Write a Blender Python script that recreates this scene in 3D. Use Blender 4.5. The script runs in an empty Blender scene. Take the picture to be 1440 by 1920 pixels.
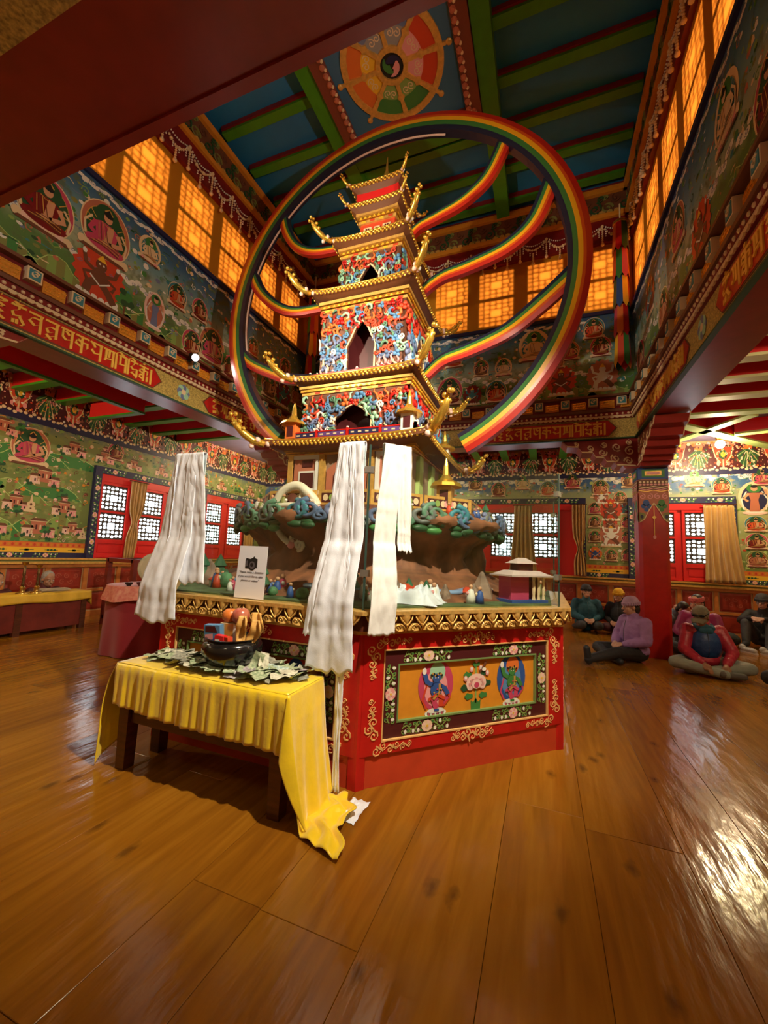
import bpy, math, random
from mathutils import Matrix, Vector, noise
random.seed(7)
PI = math.pi
scn = bpy.context.scene
COL = scn.collection
# ------------------------------------------------------------------ camera
CAM_H = 1.35
def make_camera():
    pi_, ro, ya = map(math.radians, (5.96, 2.39, -21.47))
    fw = Vector((math.sin(ya)*math.cos(pi_), math.cos(ya)*math.cos(pi_), math.sin(pi_)))
    r0 = Vector((math.cos(ya), -math.sin(ya), 0)); u0 = r0.cross(fw)
    r = math.cos(ro)*r0 + math.sin(ro)*u0; u = -math.sin(ro)*r0 + math.cos(ro)*u0
    cd = bpy.data.cameras.new('camera'); co = bpy.data.objects.new('camera', cd); COL.objects.link(co)
    cd.sensor_fit = 'HORIZONTAL'; cd.sensor_width = 36.0; cd.lens = 763.0*36/1440; cd.clip_start = 0.02
    m = Matrix((r, u, -fw)).transposed().to_4x4(); m.translation = (0, 0, CAM_H)
    co.matrix_world = m; scn.camera = co
make_camera()
# ------------------------------------------------------------------ world, lights, exposure
w = bpy.data.worlds.new('sky'); scn.world = w; w.use_nodes = True
w.node_tree.nodes['Background'].inputs[0].default_value = (.75, .87, 1, 1)
w.node_tree.nodes['Background'].inputs[1].default_value = 1.0
vs = scn.view_settings
vs.view_transform = 'Standard'; vs.look = 'None'; vs.gamma = 1; vs.use_curve_mapping = False
vs.exposure = 0.3
WARM = (1, .76, .44)
LAMPS = [  # aisle ceiling bulbs, added unseen fill after the first two: x, y, z, power
    (3.03, 9.02, 3.62, 110), (-6.1, 8.4, 3.60, 130), (-6.3, 1.75, 3.60, 85), (-6.3, -.3, 3.6, 40), (2.9, 3.6, 3.60, 70), (-1.3, -0.75, 3.60, 14), (-3.3, 8.75, 3.6, 70), (2.9, .1, 3.60, 30)]
SPOTS = [  # beam spotlights, last three added for brightness: position, target, power, cone degrees, colour
    ((-4.52, 4.05, 3.97), (-2.0, 3.3, 2.6), 35, 75, (1, .93, .82)),
    ((-2.9, 1.32, 3.97), (-1.8, 4.0, 4.3), 330, 66, (1, .86, .62)),
    ((.35, 1.32, 3.97), (-1.75, 3.4, 1.7), 640, 95, (1, .86, .64)),
    ((1.13, 1.7, 3.97), (-4.7, 4.3, 5.2), 210, 100, (1, .84, .60)),
    ((-4.52, 1.55, 3.97), (.1, 7.2, 4.9), 70, 70, (1, .84, .60))]
PANE_POWER = 5.5
CLERE_POWER = 5.0
# ------------------------------------------------------------------ dimensions
CX, CY = -1.8, 4.2
XL, XR, YN, YF = -4.75, 1.36, 1.2, 7.2       # inner faces of the light well
BW = .42                                     # beam width
WL, WR, WN, WB = -7.8, 4.4, -1.8, 10.0       # outer walls
# ------------------------------------------------------------------ materials
MATS = {}
def mat(name, col, rough=.55, metal=0, var=.0, vscale=8, bump=0, bscale=40, emit=None, estr=0, spec=.5, stretch=None, sheen=0, trans=0, col2=None, detail=4, coat=0):
    if name in MATS: return MATS[name]
    m = bpy.data.materials.new(name); m.use_nodes = True
    nt = m.node_tree; b = nt.nodes['Principled BSDF']
    b.inputs['Base Color'].default_value = (*col, 1)
    b.inputs['Roughness'].default_value = rough; b.inputs['Metallic'].default_value = metal
    b.inputs['Specular IOR Level'].default_value = spec
    if coat: b.inputs['Coat Weight'].default_value = coat; b.inputs['Coat Roughness'].default_value = .15
    if sheen: b.inputs['Sheen Weight'].default_value = sheen
    if emit: b.inputs['Emission Color'].default_value = (*emit, 1); b.inputs['Emission Strength'].default_value = estr
    if var or bump or col2:
        tc = nt.nodes.new('ShaderNodeTexCoord'); mp = nt.nodes.new('ShaderNodeMapping')
        nt.links.new(tc.outputs['Object'], mp.inputs[0])
        if stretch: mp.inputs['Scale'].default_value = stretch
    if var or col2:
        n = nt.nodes.new('ShaderNodeTexNoise'); n.inputs['Scale'].default_value = vscale; n.inputs['Detail'].default_value = detail
        nt.links.new(mp.outputs[0], n.inputs['Vector'])
        cr = nt.nodes.new('ShaderNodeValToRGB'); cr.color_ramp.elements[0].position = .32; cr.color_ramp.elements[1].position = .68
        c2 = col2 if col2 else tuple(min(1, c*(1+var)) for c in col)
        c1 = col if col2 else tuple(c*(1-var) for c in col)
        cr.color_ramp.elements[0].color = (*c1, 1); cr.color_ramp.elements[1].color = (*c2, 1)
        nt.links.new(n.outputs['Fac'], cr.inputs[0]); nt.links.new(cr.outputs[0], b.inputs['Base Color'])
    if bump:
        n2 = nt.nodes.new('ShaderNodeTexNoise'); n2.inputs['Scale'].default_value = bscale; n2.inputs['Detail'].default_value = 3
        nt.links.new(mp.outputs[0], n2.inputs['Vector'])
        bp = nt.nodes.new('ShaderNodeBump'); bp.inputs['Strength'].default_value = bump; bp.inputs['Distance'].default_value = .01
        nt.links.new(n2.outputs['Fac'], bp.inputs['Height']); nt.links.new(bp.outputs[0], b.inputs['Normal'])
    MATS[name] = m
    return m
def P(name, col, rough=.5, **k): return mat('paint_'+name, col, rough, **k)
P('red', (.50, .012, .010), .32, var=.12); P('deepred', (.20, .008, .010), .4, var=.15); P('maroon', (.075, .010, .012), .45)
P('orange', (.72, .17, .03)); P('flame', (.62, .06, .02)); P('ochre', (.70, .27, .02), .5, var=.06, vscale=14); P('yellow', (.86, .50, .03)); P('brown', (.16, .055, .025)); P('cream', (.78, .60, .36)); P('white', (.82, .80, .74))
P('pink', (.80, .34, .34)); P('palepink', (.85, .58, .50)); P('rose', (.55, .06, .13)); P('green', (.05, .22, .05)); P('dgreen', (.02, .085, .03)); P('lgreen', (.24, .38, .09)); P('mint', (.35, .62, .42)); P('blue', (.03, .09, .32)); P('navy', (.018, .018, .075)); P('sky', (.10, .26, .48)); P('teal', (.04, .22, .28)); P('skin', (.66, .34, .19)); P('black', (.012, .011, .012)); P('grey', (.30, .30, .30)); P('terracotta', (.50, .16, .09)); P('olive', (.22, .23, .06)); P('mauve', (.30, .12, .13), .22); P('bluegrey', (.16, .20, .36)); P('limegreen', (.45, .62, .20)); P('redbright', (.70, .02, .02), .35); P('violet', (.11, .05, .20)); P('dblue', (.012, .05, .13), .45, var=.1)
P('ceilblue', (.012, .19, .46), .5, var=.08, vscale=3); P('ceilgreen', (.055, .27, .015), .4, var=.08); P('purpleblue', (.10, .06, .18))
gold = mat('gilt', (.80, .45, .07), .30, .85, var=.18, vscale=30)
goldb = mat('bright_gilt', (.95, .62, .10), .25, .8)
goldp = P('goldpaint', (.72, .42, .10), .4, metal=.35, var=.15, vscale=25)
goldtext = P('goldtext', (.90, .56, .09), .45, metal=.1)
dkwood = mat('dark_wood', (.085, .022, .008), .32, var=.35, vscale=6, stretch=(1, 1, 8), coat=.3)
brass = mat('brass', (.55, .36, .10), .3, 1)
whitecloth = mat('white_silk', (.80, .84, .95), .45, var=.04, vscale=30, bump=.08, bscale=160, sheen=.3)
creamcloth = mat('cream_silk', (.82, .83, .82), .45, var=.05, vscale=30, bump=.08, bscale=160, sheen=.3)
# ------------------------------------------------------------------ mesh building
class MB:
    def __init__(s): s.v = []; s.f = []; s.m = []; s.M = None
    def add(s, vs_, fs, m=0):
        o = len(s.v)
        if s.M is not None: vs_ = [tuple(s.M @ Vector(p)) for p in vs_]
        s.v += [tuple(p) for p in vs_]
        for f in fs: s.f.append(tuple(i+o for i in f)); s.m.append(m)
        return s
    def box(s, x0, x1, y0, y1, z0, z1, m=0):
        return s.add([(x0,y0,z0),(x1,y0,z0),(x1,y1,z0),(x0,y1,z0),(x0,y0,z1),(x1,y0,z1),(x1,y1,z1),(x0,y1,z1)],
                     [(3,2,1,0),(4,5,6,7),(0,1,5,4),(1,2,6,5),(2,3,7,6),(3,0,4,7)], m)
    def cbox(s, c, d, m=0, rz=0):
        M0 = s.M; R = Matrix.Translation(c) @ Matrix.Rotation(rz, 4, 'Z')
        s.M = (M0 @ R) if M0 is not None else R
        s.box(-d[0]/2, d[0]/2, -d[1]/2, d[1]/2, -d[2]/2, d[2]/2, m); s.M = M0; return s
    def poly(s, pts, layer=0, m=0):      # flat painted polygon in (u,v), lying `layer` above the surface
        return s.add([(p[0], p[1], layer) for p in pts], [tuple(range(len(pts)))], m)
    def ell(s, cx, cy, rx, ry, layer=0, m=0, n=16, a0=0, a1=2*PI):
        full = abs(a1-a0-2*PI) < 1e-6; k = n if full else n+1
        return s.poly([(cx+rx*math.cos(a0+(a1-a0)*i/n), cy+ry*math.sin(a0+(a1-a0)*i/n)) for i in range(k)], layer, m)
    def prism(s, pts, w0, w1, m=0, ms=None):   # polygon in (u,v) extruded along w
        n = len(pts); ms = m if ms is None else ms
        o = [(p[0], p[1], w0) for p in pts] + [(p[0], p[1], w1) for p in pts]
        s.add(o, [tuple(range(n, 2*n))], m); s.add(o, [tuple(reversed(range(n)))]+[(i, (i+1) % n, n+(i+1) % n, n+i) for i in range(n)], ms)
        return s
    def tube(s, pts, r, n=8, m=0, cap=True, flat=1):
        pts = [Vector(p) for p in pts]; k = len(pts)
        R = r if isinstance(r, (list, tuple)) else [r]*k
        vs_ = []; fs = []; up = Vector((0, 0, 1))
        t0 = (pts[1]-pts[0]).normalized()
        if abs(t0.z) > .9: up = Vector((0, 1, 0))
        for i, p in enumerate(pts):
            t = (pts[min(i+1, k-1)]-pts[max(i-1, 0)]).normalized()
            a = t.cross(up)
            a = a.normalized() if a.length > 1e-5 else Vector((1, 0, 0))
            b = a.cross(t).normalized(); up = b
            for j in range(n):
                q = 2*PI*j/n; vs_.append(tuple(p + a*math.cos(q)*R[i] + b*math.sin(q)*R[i]*flat))
        for i in range(k-1):
            for j in range(n): fs.append((i*n+j, i*n+(j+1) % n, (i+1)*n+(j+1) % n, (i+1)*n+j))
        if cap: fs += [tuple(reversed(range(n))), tuple(range((k-1)*n, k*n))]
        return s.add(vs_, fs, m)
    def lathe(s, prof, n=16, c=(0, 0, 0), m=0, sx=1, sy=1):
        vs_ = []; fs = []; k = len(prof)
        for r, z in prof:
            for j in range(n): vs_.append((c[0]+r*sx*math.cos(2*PI*j/n), c[1]+r*sy*math.sin(2*PI*j/n), c[2]+z))
        for i in range(k-1):
            for j in range(n): fs.append((i*n+j, i*n+(j+1) % n, (i+1)*n+(j+1) % n, (i+1)*n+j))
        fs += [tuple(reversed(range(n))), tuple(range((k-1)*n, k*n))]
        return s.add(vs_, fs, m)
    def ball(s, c, r, n=10, m=0, k=6):
        r = r if isinstance(r, (list, tuple)) else (r, r, r)
        vs_ = [(c[0], c[1], c[2]-r[2])]
        for i in range(1, k):
            a = -PI/2+PI*i/k
            for j in range(n): vs_.append((c[0]+r[0]*math.cos(a)*math.cos(2*PI*j/n), c[1]+r[1]*math.cos(a)*math.sin(2*PI*j/n), c[2]+r[2]*math.sin(a)))
        vs_.append((c[0], c[1], c[2]+r[2])); fs = []
        for j in range(n): fs.append((0, 1+(j+1) % n, 1+j))
        for i in range(k-2):
            for j in range(n): fs.append((1+i*n+j, 1+i*n+(j+1) % n, 1+(i+1)*n+(j+1) % n, 1+(i+1)*n+j))
        L = len(vs_)-1
        for j in range(n): fs.append((L, 1+(k-2)*n+j, 1+(k-2)*n+(j+1) % n))
        return s.add(vs_, fs, m)
    def caps(s, a, b, ra, rb, n=10, m=0):   # tapered capsule
        a = Vector(a); b = Vector(b); d = b-a; L = max(d.length, 1e-4); t = d/L
        pts = []; R = []
        for i in range(4):
            q = PI/2*(i/4); pts.append(a - t*ra*math.cos(q)*.999); R.append(max(ra*math.sin(q), .0008))
        pts.append(a); R.append(ra); pts.append(b); R.append(rb)
        for i in range(1, 5):
            q = PI/2*(i/4); pts.append(b + t*rb*math.sin(q)*.999); R.append(max(rb*math.cos(q), .0008))
        return s.tube(pts, R, n, m)
    def grid(s, fn, nu, nv, m=0):
        vs_ = [tuple(fn(i/nu, j/nv)) for j in range(nv+1) for i in range(nu+1)]
        fs = [(j*(nu+1)+i, j*(nu+1)+i+1, (j+1)*(nu+1)+i+1, (j+1)*(nu+1)+i) for j in range(nv) for i in range(nu)]
        return s.add(vs_, fs, m)
    def nib(s, pts, nx, ny, w0, w1, m=0):    # broad-nib pen stroke, raised from w0 to w1
        for (a, b) in zip(pts[:-1], pts[1:]):
            q = [(a[0]-nx, a[1]-ny), (b[0]-nx, b[1]-ny), (b[0]+nx, b[1]+ny), (a[0]+nx, a[1]+ny)]
            ar = sum(q[i][0]*q[(i+1) % 4][1]-q[(i+1) % 4][0]*q[i][1] for i in range(4))
            if ar < 0: q.reverse()
            s.prism(q, w0, w1, m)
        return s
    def strip(s, pts, wd, layer=0, m=0):     # flat painted ribbon following a polyline
        n = len(pts); L = []; R = []
        for i, p in enumerate(pts):
            a = pts[max(i-1, 0)]; b = pts[min(i+1, n-1)]
            dx, dy = b[0]-a[0], b[1]-a[1]; l = math.hypot(dx, dy) or 1
            wv = wd[i] if isinstance(wd, (list, tuple)) else wd
            L.append((p[0]-dy/l*wv, p[1]+dx/l*wv)); R.append((p[0]+dy/l*wv, p[1]-dx/l*wv))
        vs_ = [(q[0], q[1], layer) for q in L+R]
        return s.add(vs_, [(i+n, i+1+n, i+1, i) for i in range(n-1)], m)
    def mesh(s, name, mats, smooth=False, sharp=None):
        me = bpy.data.meshes.new(name); me.from_pydata(s.v, [], s.f)
        for mm in mats: me.materials.append(MATS['paint_'+mm] if isinstance(mm, str) and 'paint_'+mm in MATS else (MATS[mm] if isinstance(mm, str) else mm))
        me.polygons.foreach_set('material_index', s.m)
        if smooth:
            me.polygons.foreach_set('use_smooth', [True]*len(s.f))
            if sharp: me.set_sharp_from_angle(angle=math.radians(sharp))
        me.update()
        return me
    def build(s, name, mats, parent=None, smooth=False, sharp=None):
        return link(name, s.mesh(name, mats if isinstance(mats, (list, tuple)) else [mats], smooth, sharp), parent)
def link(name, me, parent=None, M=None):
    o = bpy.data.objects.new(name, me); COL.objects.link(o)
    if parent is not None: o.parent = parent
    if M is not None: o.matrix_local = M
    return o
def tag(o, label=None, cat=None, group=None, kind=None):
    if label: o['label'] = label
    if cat: o['category'] = cat
    if group: o['group'] = group
    if kind: o['kind'] = kind
    return o
def thing(name, label, cat, loc=(0, 0, 0), rz=0, group=None):
    o = bpy.data.objects.new(name, None); COL.objects.link(o); o.empty_display_size = .1
    o.location = loc; o.rotation_euler = (0, 0, rz)
    return tag(o, label, cat, group)
def room(name, label=None, kind='structure'):
    o = bpy.data.objects.new(name, None); COL.objects.link(o); o['kind'] = kind
    if label: o['label'] = label
    return o
def WM(origin, u, w):      # wall frame: u to the right, v up, w out of the wall
    u = Vector(u).normalized(); w = Vector(w).normalized(); v = w.cross(u)
    m = Matrix((u, v, w)).transposed().to_4x4(); m.translation = origin
    return m
def lerp(a, b, t): return a+(b-a)*t
def spiral(cx, cy, r, turns, a0, n=14, hand=1): return [(cx+r*(1-.85*i/n)*math.cos(a0+hand*turns*2*PI*i/n), cy+r*(1-.85*i/n)*math.sin(a0+hand*turns*2*PI*i/n)) for i in range(n+1)]
# ================================================================== SETTING
# ------------------------------------------------------------------ floor of wide varnished planks
def floor_material():
    m = bpy.data.materials.new('varnished_planks'); m.use_nodes = True; nt = m.node_tree; N = nt.nodes; L = nt.links
    b = N['Principled BSDF']; tc = N.new('ShaderNodeTexCoord'); oi = N.new('ShaderNodeObjectInfo'); geo = N.new('ShaderNodeNewGeometry')
    off = N.new('ShaderNodeVectorMath'); off.operation = 'MULTIPLY_ADD'; off.inputs[1].default_value = (37, 53, 0)
    cmb = N.new('ShaderNodeCombineXYZ')
    for i in range(3): L.new(oi.outputs['Random'], cmb.inputs[i])
    L.new(cmb.outputs[0], off.inputs[0]); L.new(geo.outputs['Position'], off.inputs[2])
    def nz(sx, sy, sc, det, dist=0):
        mp = N.new('ShaderNodeMapping'); mp.inputs['Scale'].default_value = (sx, sy, 1); L.new(off.outputs[0], mp.inputs[0])
        n = N.new('ShaderNodeTexNoise'); n.inputs['Scale'].default_value = sc; n.inputs['Detail'].default_value = det; n.inputs['Distortion'].default_value = dist
        L.new(mp.outputs[0], n.inputs['Vector']); return n
    grain = nz(9, .7, 2.2, 6, .6); big = nz(2.2, .5, 1.2, 3)
    cr = N.new('ShaderNodeValToRGB'); e = cr.color_ramp.elements
    e[0].position = .25; e[0].color = (.165, .052, .005, 1); e[1].position = .75; e[1].color = (.40, .170, .015, 1)
    e2 = cr.color_ramp.elements.new(.5); e2.color = (.285, .108, .008, 1)
    mx = N.new('ShaderNodeMix'); mx.data_type = 'FLOAT'; mx.inputs[0].default_value = .5
    L.new(grain.outputs['Fac'], mx.inputs[2]); L.new(big.outputs['Fac'], mx.inputs[3])
    ad = N.new('ShaderNodeMath'); ad.operation = 'MULTIPLY_ADD'; ad.inputs[1].default_value = .16; L.new(oi.outputs['Random'], ad.inputs[0])
    sb = N.new('ShaderNodeMath'); sb.operation = 'SUBTRACT'; sb.inputs[1].default_value = .08; L.new(mx.outputs[0], sb.inputs[0]); L.new(sb.outputs[0], ad.inputs[2])
    L.new(ad.outputs[0], cr.inputs[0])
    mp = N.new('ShaderNodeMapping'); mp.inputs['Scale'].default_value = (2.9, 1.5, 1); L.new(off.outputs[0], mp.inputs[0])
    vo = N.new('ShaderNodeTexVoronoi'); vo.voronoi_dimensions = '2D'; vo.inputs['Scale'].default_value = 1.0; L.new(mp.outputs[0], vo.inputs['Vector'])
    kr = N.new('ShaderNodeValToRGB'); kr.color_ramp.elements[0].position = .035; kr.color_ramp.elements[0].color = (1, 1, 1, 1); kr.color_ramp.elements[1].position = .12; kr.color_ramp.elements[1].color = (0, 0, 0, 1)
    n5 = nz(14, 8, 2, 3); jit = N.new('ShaderNodeMath'); jit.operation = 'MULTIPLY_ADD'; jit.inputs[1].default_value = .14; L.new(n5.outputs['Fac'], jit.inputs[0])
    s5 = N.new('ShaderNodeMath'); s5.operation = 'SUBTRACT'; s5.inputs[1].default_value = .05; L.new(vo.outputs['Distance'], s5.inputs[0]); L.new(s5.outputs[0], jit.inputs[2])
    L.new(jit.outputs[0], kr.inputs[0])
    kf = N.new('ShaderNodeMath'); kf.operation = 'MULTIPLY'; kf.inputs[1].default_value = .65; L.new(kr.outputs[0], kf.inputs[0])
    mc = N.new('ShaderNodeMix'); mc.data_type = 'RGBA'; L.new(kf.outputs[0], mc.inputs[0]); L.new(cr.outputs[0], mc.inputs[6]); mc.inputs[7].default_value = (.06, .022, .006, 1)
    L.new(mc.outputs[2], b.inputs['Base Color'])
    rn = nz(3, .6, 2, 3); rr = N.new('ShaderNodeMapRange'); rr.inputs[3].default_value = .11; rr.inputs[4].default_value = .21; L.new(rn.outputs['Fac'], rr.inputs[0]); L.new(rr.outputs[0], b.inputs['Roughness'])
    b.inputs['Specular IOR Level'].default_value = .42
    bn = nz(3, .8, 3, 4); bp = N.new('ShaderNodeBump'); bp.inputs['Strength'].default_value = .35; bp.inputs['Distance'].default_value = .02
    L.new(bn.outputs['Fac'], bp.inputs['Height']); L.new(bp.outputs[0], b.inputs['Normal'])
    MATS['varnished_planks'] = m; return m
floor_material()
floor = MB().box(WL, WR, WN, WB, -.12, -.03).build('floor', P('subfloor', (.03, .012, .005)))
tag(floor, 'orange-brown varnished wooden plank floor', kind='structure')
rf = random.Random(3)
x = WL
while x < WR-.01:
    wd = min(rf.uniform(.26, .46), WR-x)
    if WR-x-wd < .12: wd = WR-x
    y = WN
    while y < WB-.01:
        ln = rf.uniform(2.6, 4.6)
        if WB-y-ln < 1.4: ln = WB-y
        g = .0008; dz = rf.uniform(-.0008, .0008)
        pb = MB(); x0, x1, y0, y1 = x+g, x+wd-g, y+g, y+ln-g; c = .0015
        pb.add([(x0,y0,-.03),(x1,y0,-.03),(x1,y1,-.03),(x0,y1,-.03),(x0,y0,dz-c),(x1,y0,dz-c),(x1,y1,dz-c),(x0,y1,dz-c),(x0+c,y0+c,dz),(x1-c,y0+c,dz),(x1-c,y1-c,dz),(x0+c,y1-c,dz)],
               [(0,1,5,4),(1,2,6,5),(2,3,7,6),(3,0,4,7),(4,5,9,8),(5,6,10,9),(6,7,11,10),(7,4,8,11),(8,9,10,11)])
        pb.build('floor_plank', MATS['varnished_planks'], floor)
        y += ln
    x += wd
# ------------------------------------------------------------------ painted motif library (flat mural painting)
_cache = {}
LY = .0016
def fig_buddha(aure, inner, robe, halo='green', skin='skin', seat='palepink'):
    key = ('b', aure, inner, robe, halo, skin, seat)
    if key in _cache: return _cache[key]
    b = MB(); mats = [aure, inner, robe, halo, skin, seat, 'cream', 'black', 'brown', 'goldpaint']
    b.ell(0, .50, .42, .50, LY, 0, 20); b.ell(0, .47, .35, .42, 2*LY, 1, 18)
    b.ell(0, .74, .21, .22, 3*LY, 3, 16)
    for i in range(7): b.ell(-.36+.12*i, .09, .075, .08, 4*LY, 5 if i % 2 else 6, 8)
    b.poly([(-.40, 0), (.40, 0), (.34, .06), (-.34, .06)], 4.5*LY, 8)
    b.ell(0, .21, .33, .12, 5*LY, 2, 14)
    b.poly([(-.15, .20), (.15, .20), (.20, .56), (.10, .62), (-.10, .62), (-.20, .56)], 6*LY, 2)
    b.poly([(-.03, .25), (.09, .25), (.12, .60), (.02, .60)], 7*LY, 4)
    b.strip([(-.18, .55), (-.27, .38), (-.06, .27)], .045, 7*LY, 2); b.strip([(.18, .55), (.27, .38), (.05, .27)], .045, 7*LY, 4)
    b.strip([(-.25, .60), (-.36, .45), (-.33, .22)], .018, 7.4*LY, 6); b.strip([(.25, .60), (.36, .45), (.33, .22)], .018, 7.4*LY, 6)
    b.ell(0, .73, .075, .095, 8*LY, 4, 12); b.ell(0, .79, .08, .055, 9*LY, 7, 10); b.ell(0, .85, .035, .035, 9*LY, 7, 8)
    b.ell(0, .27, .07, .045, 9*LY, 4, 8)
    b.strip([(.42*math.cos(a), .50+.50*math.sin(a)) for a in [2*PI*i/28 for i in range(29)]], .010, 1.3*LY, 6)
    b.strip([(.35*math.cos(a), .47+.42*math.sin(a)) for a in [2*PI*i/24 for i in range(25)]], .007, 2.4*LY, 9)
    for i in range(11): a = PI*i/10; b.strip([(.22*math.cos(a), .50+.20*math.sin(a)), (.34*math.cos(a), .48+.40*math.sin(a))], .007, 2.5*LY, 9)
    for k in range(5): b.strip([(-.28+.05*k, .16+.03*k), (-.05+.05*k, .20+.02*k), (.24, .15+.03*k)], .006, 9.2*LY, 9 if k % 2 else 8)
    for k in range(4): b.strip([(-.15+.04*k, .58), (-.12+.05*k, .30)], .006, 9.2*LY, 8 if k % 2 else 9)
    for i in range(9): b.ell(-.09+.0225*i, .60-.03*math.cos((i-4)*.4), .011, .011, 9.6*LY, 9, 6)
    b.strip([(-.07, .82), (0, .90), (.07, .82)], .012, 9.6*LY, 9)
    _cache[key] = b.mesh('painted_figure', mats); return _cache[key]
def fig_wrath(aure, body, limb='brown'):
    key = ('w', aure, body, limb)
    if key in _cache: return _cache[key]
    b = MB(); mats = [aure, body, limb, 'cream', 'white', 'brown', 'black', 'yellow']
    pts = []
    for i in range(36):
        a = 2*PI*i/36; r = 1+(.10 if i % 2 else -.04); top = 1.12 if math.sin(a) > .6 else 1
        pts.append((.44*r*math.cos(a), .52+.46*r*top*math.sin(a)))
    b.poly(pts, LY, 0)
    b.poly([(-.42, 0), (.42, 0), (.36, .08), (-.36, .08)], 2*LY, 3)
    for i in range(6): b.ell(-.32+.128*i, .085, .06, .05, 2.6*LY, 4, 8)
    b.strip([(-.22, .12), (-.18, .30), (-.02, .42)], .07, 3*LY, 1); b.strip([(.28, .12), (.16, .28), (.0, .42)], .07, 3*LY, 2)
    b.ell(0, .50, .15, .17, 4*LY, 1, 14)
    for sx in (-1, 1):
        b.strip([(sx*.12, .58), (sx*.26, .64), (sx*.30, .80)], .035, 4.5*LY, 1); b.strip([(sx*.12, .52), (sx*.28, .46), (sx*.22, .34)], .03, 4.5*LY, 1)
        b.ell(sx*.30, .83, .04, .05, 5*LY, 4, 8)
    b.ell(0, .73, .10, .11, 5*LY, 1, 12); b.ell(-.035, .74, .02, .02, 6*LY, 4, 6); b.ell(.035, .74, .02, .02, 6*LY, 4, 6)
    b.poly([(-.09, .80), (0, .93), (.09, .80)], 6*LY, 7); b.strip([(-.18, .46), (0, .34), (.18, .46)], .015, 6*LY, 4)
    _cache[key] = b.mesh('painted_figure', mats); return _cache[key]
def fig_stand(aure, inner, body):
    key = ('s', aure, inner, body)
    if key in _cache: return _cache[key]
    b = MB(); mats = [aure, inner, body, 'green', 'skin', 'palepink', 'white', 'black']
    b.ell(0, .52, .30, .48, LY, 0, 22); b.ell(0, .50, .24, .40, 2*LY, 1, 20); b.ell(0, .80, .14, .14, 3*LY, 3, 14)
    b.ell(0, .06, .24, .06, 3*LY, 5, 12); b.ell(0, .09, .18, .03, 3.5*LY, 6, 12)
    b.poly([(-.10, .10), (.10, .10), (.07, .45), (.12, .66), (-.12, .66), (-.07, .45)], 4*LY, 2)
    b.strip([(-.10, .64), (-.20, .50), (-.12, .40)], .03, 5*LY, 4); b.strip([(.10, .64), (.22, .62), (.20, .76)], .03, 5*LY, 4)
    b.strip([(-.14, .70), (-.24, .45), (-.2, .15)], .014, 5*LY, 6); b.strip([(.14, .70), (.25, .45), (.2, .15)], .014, 5*LY, 6)
    b.ell(0, .79, .065, .08, 6*LY, 4, 10); b.ell(0, .85, .065, .045, 7*LY, 7, 8)
    _cache[key] = b.mesh('painted_figure', mats); return _cache[key]
def fig_temple(v):
    key = ('t', v)
    if key in _cache: return _cache[key]
    r = random.Random(100+v); b = MB(); mats = ['terracotta', 'pink', 'brown', 'cream', 'olive', 'palepink', 'maroon', 'dgreen']
    def house(x, y, wd, h, m):
        b.poly([(x, y), (x+wd, y), (x+wd*.96, y+h), (x+wd*.04, y+h)], 2*LY, m)
        b.poly([(x-.03, y+h), (x+wd+.03, y+h), (x+wd*.85, y+h+.10), (x+wd*.15, y+h+.10)], 3*LY, 2)
        b.strip([(x-.03, y+h), (x+wd+.03, y+h)], .010, 4*LY, 3)
        k = max(2, int(wd/.11))
        for i in range(k):
            cx = x+wd*(i+.5)/k; b.poly([(cx-.025, y+h*.35), (cx+.025, y+h*.35), (cx+.025, y+h*.72), (cx-.025, y+h*.72)], 3*LY, 6 if i % 2 else 3)
    b.ell(0, .10, .62, .14, LY, 4, 16)
    house(-.5, .05, .36, .26, 5); house(.12, .03, .42, .24, 1); house(-.26, .14, .50, .40, 0)
    if v % 2: house(-.12, .62, .22, .14, 1)
    for i in range(6): b.ell(r.uniform(-.62, .62), r.uniform(-.02, .12), .05, .06, 4*LY, 7, 8)
    for i in range(5): b.ell(r.uniform(-.55, .55), r.uniform(.02, .10), .025, .035, 5*LY, 3, 6)
    _cache[key] = b.mesh('painted_temple', mats); return _cache[key]
def fig_cloud(v, m='white'):
    key = ('c', v, m)
    if key in _cache: return _cache[key]
    r = random.Random(v); b = MB()
    for i in range(9):
        x = -.5+i/8; b.ell(x, .12+.10*math.sin(i*1.7+v)+.05*r.random(), .10, .09, LY+.0002*i, 0, 10); 
    for i in range(6):
        x = -.42+.17*i; b.strip(spiral(x, .13+.08*math.sin(i*2.7+v), .065, 1.3, r.uniform(0, 6), 10), .008, 3*LY, 1)
    _cache[key] = b.mesh('painted_cloud', [m, 'bluegrey' if m == 'white' else 'white']); return _cache[key]
def fig_hill(v):
    key = ('h', v)
    if key in _cache: return _cache[key]
    r = random.Random(50+v); b = MB(); n = 9
    ys = [max(.05, math.sin(PI*i/n)*.5*r.uniform(.65, 1.25)) for i in range(n+1)]; ys[0] = ys[-1] = 0
    for i in range(n):
        x0, x1 = -.6+1.2*i/n, -.6+1.2*(i+1)/n
        b.poly([(x0, 0), (x1, 0), (x1, ys[i+1]), (x0, ys[i])] if ys[i] > 0 and ys[i+1] > 0 else ([(x0, 0), (x1, 0), (x1, ys[i+1])] if ys[i] == 0 else [(x0, 0), (x1, 0), (x0, ys[i])]), LY*.6, (i+v) % 2)
    b.strip([(-.6+1.2*i/n, ys[i]) for i in range(n+1)], .008, LY*.9, 2)
    _cache[key] = b.mesh('painted_hill', ['lgreen' if v % 3 else 'green', 'olive' if v % 2 else 'green', 'limegreen']); return _cache[key]
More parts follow.
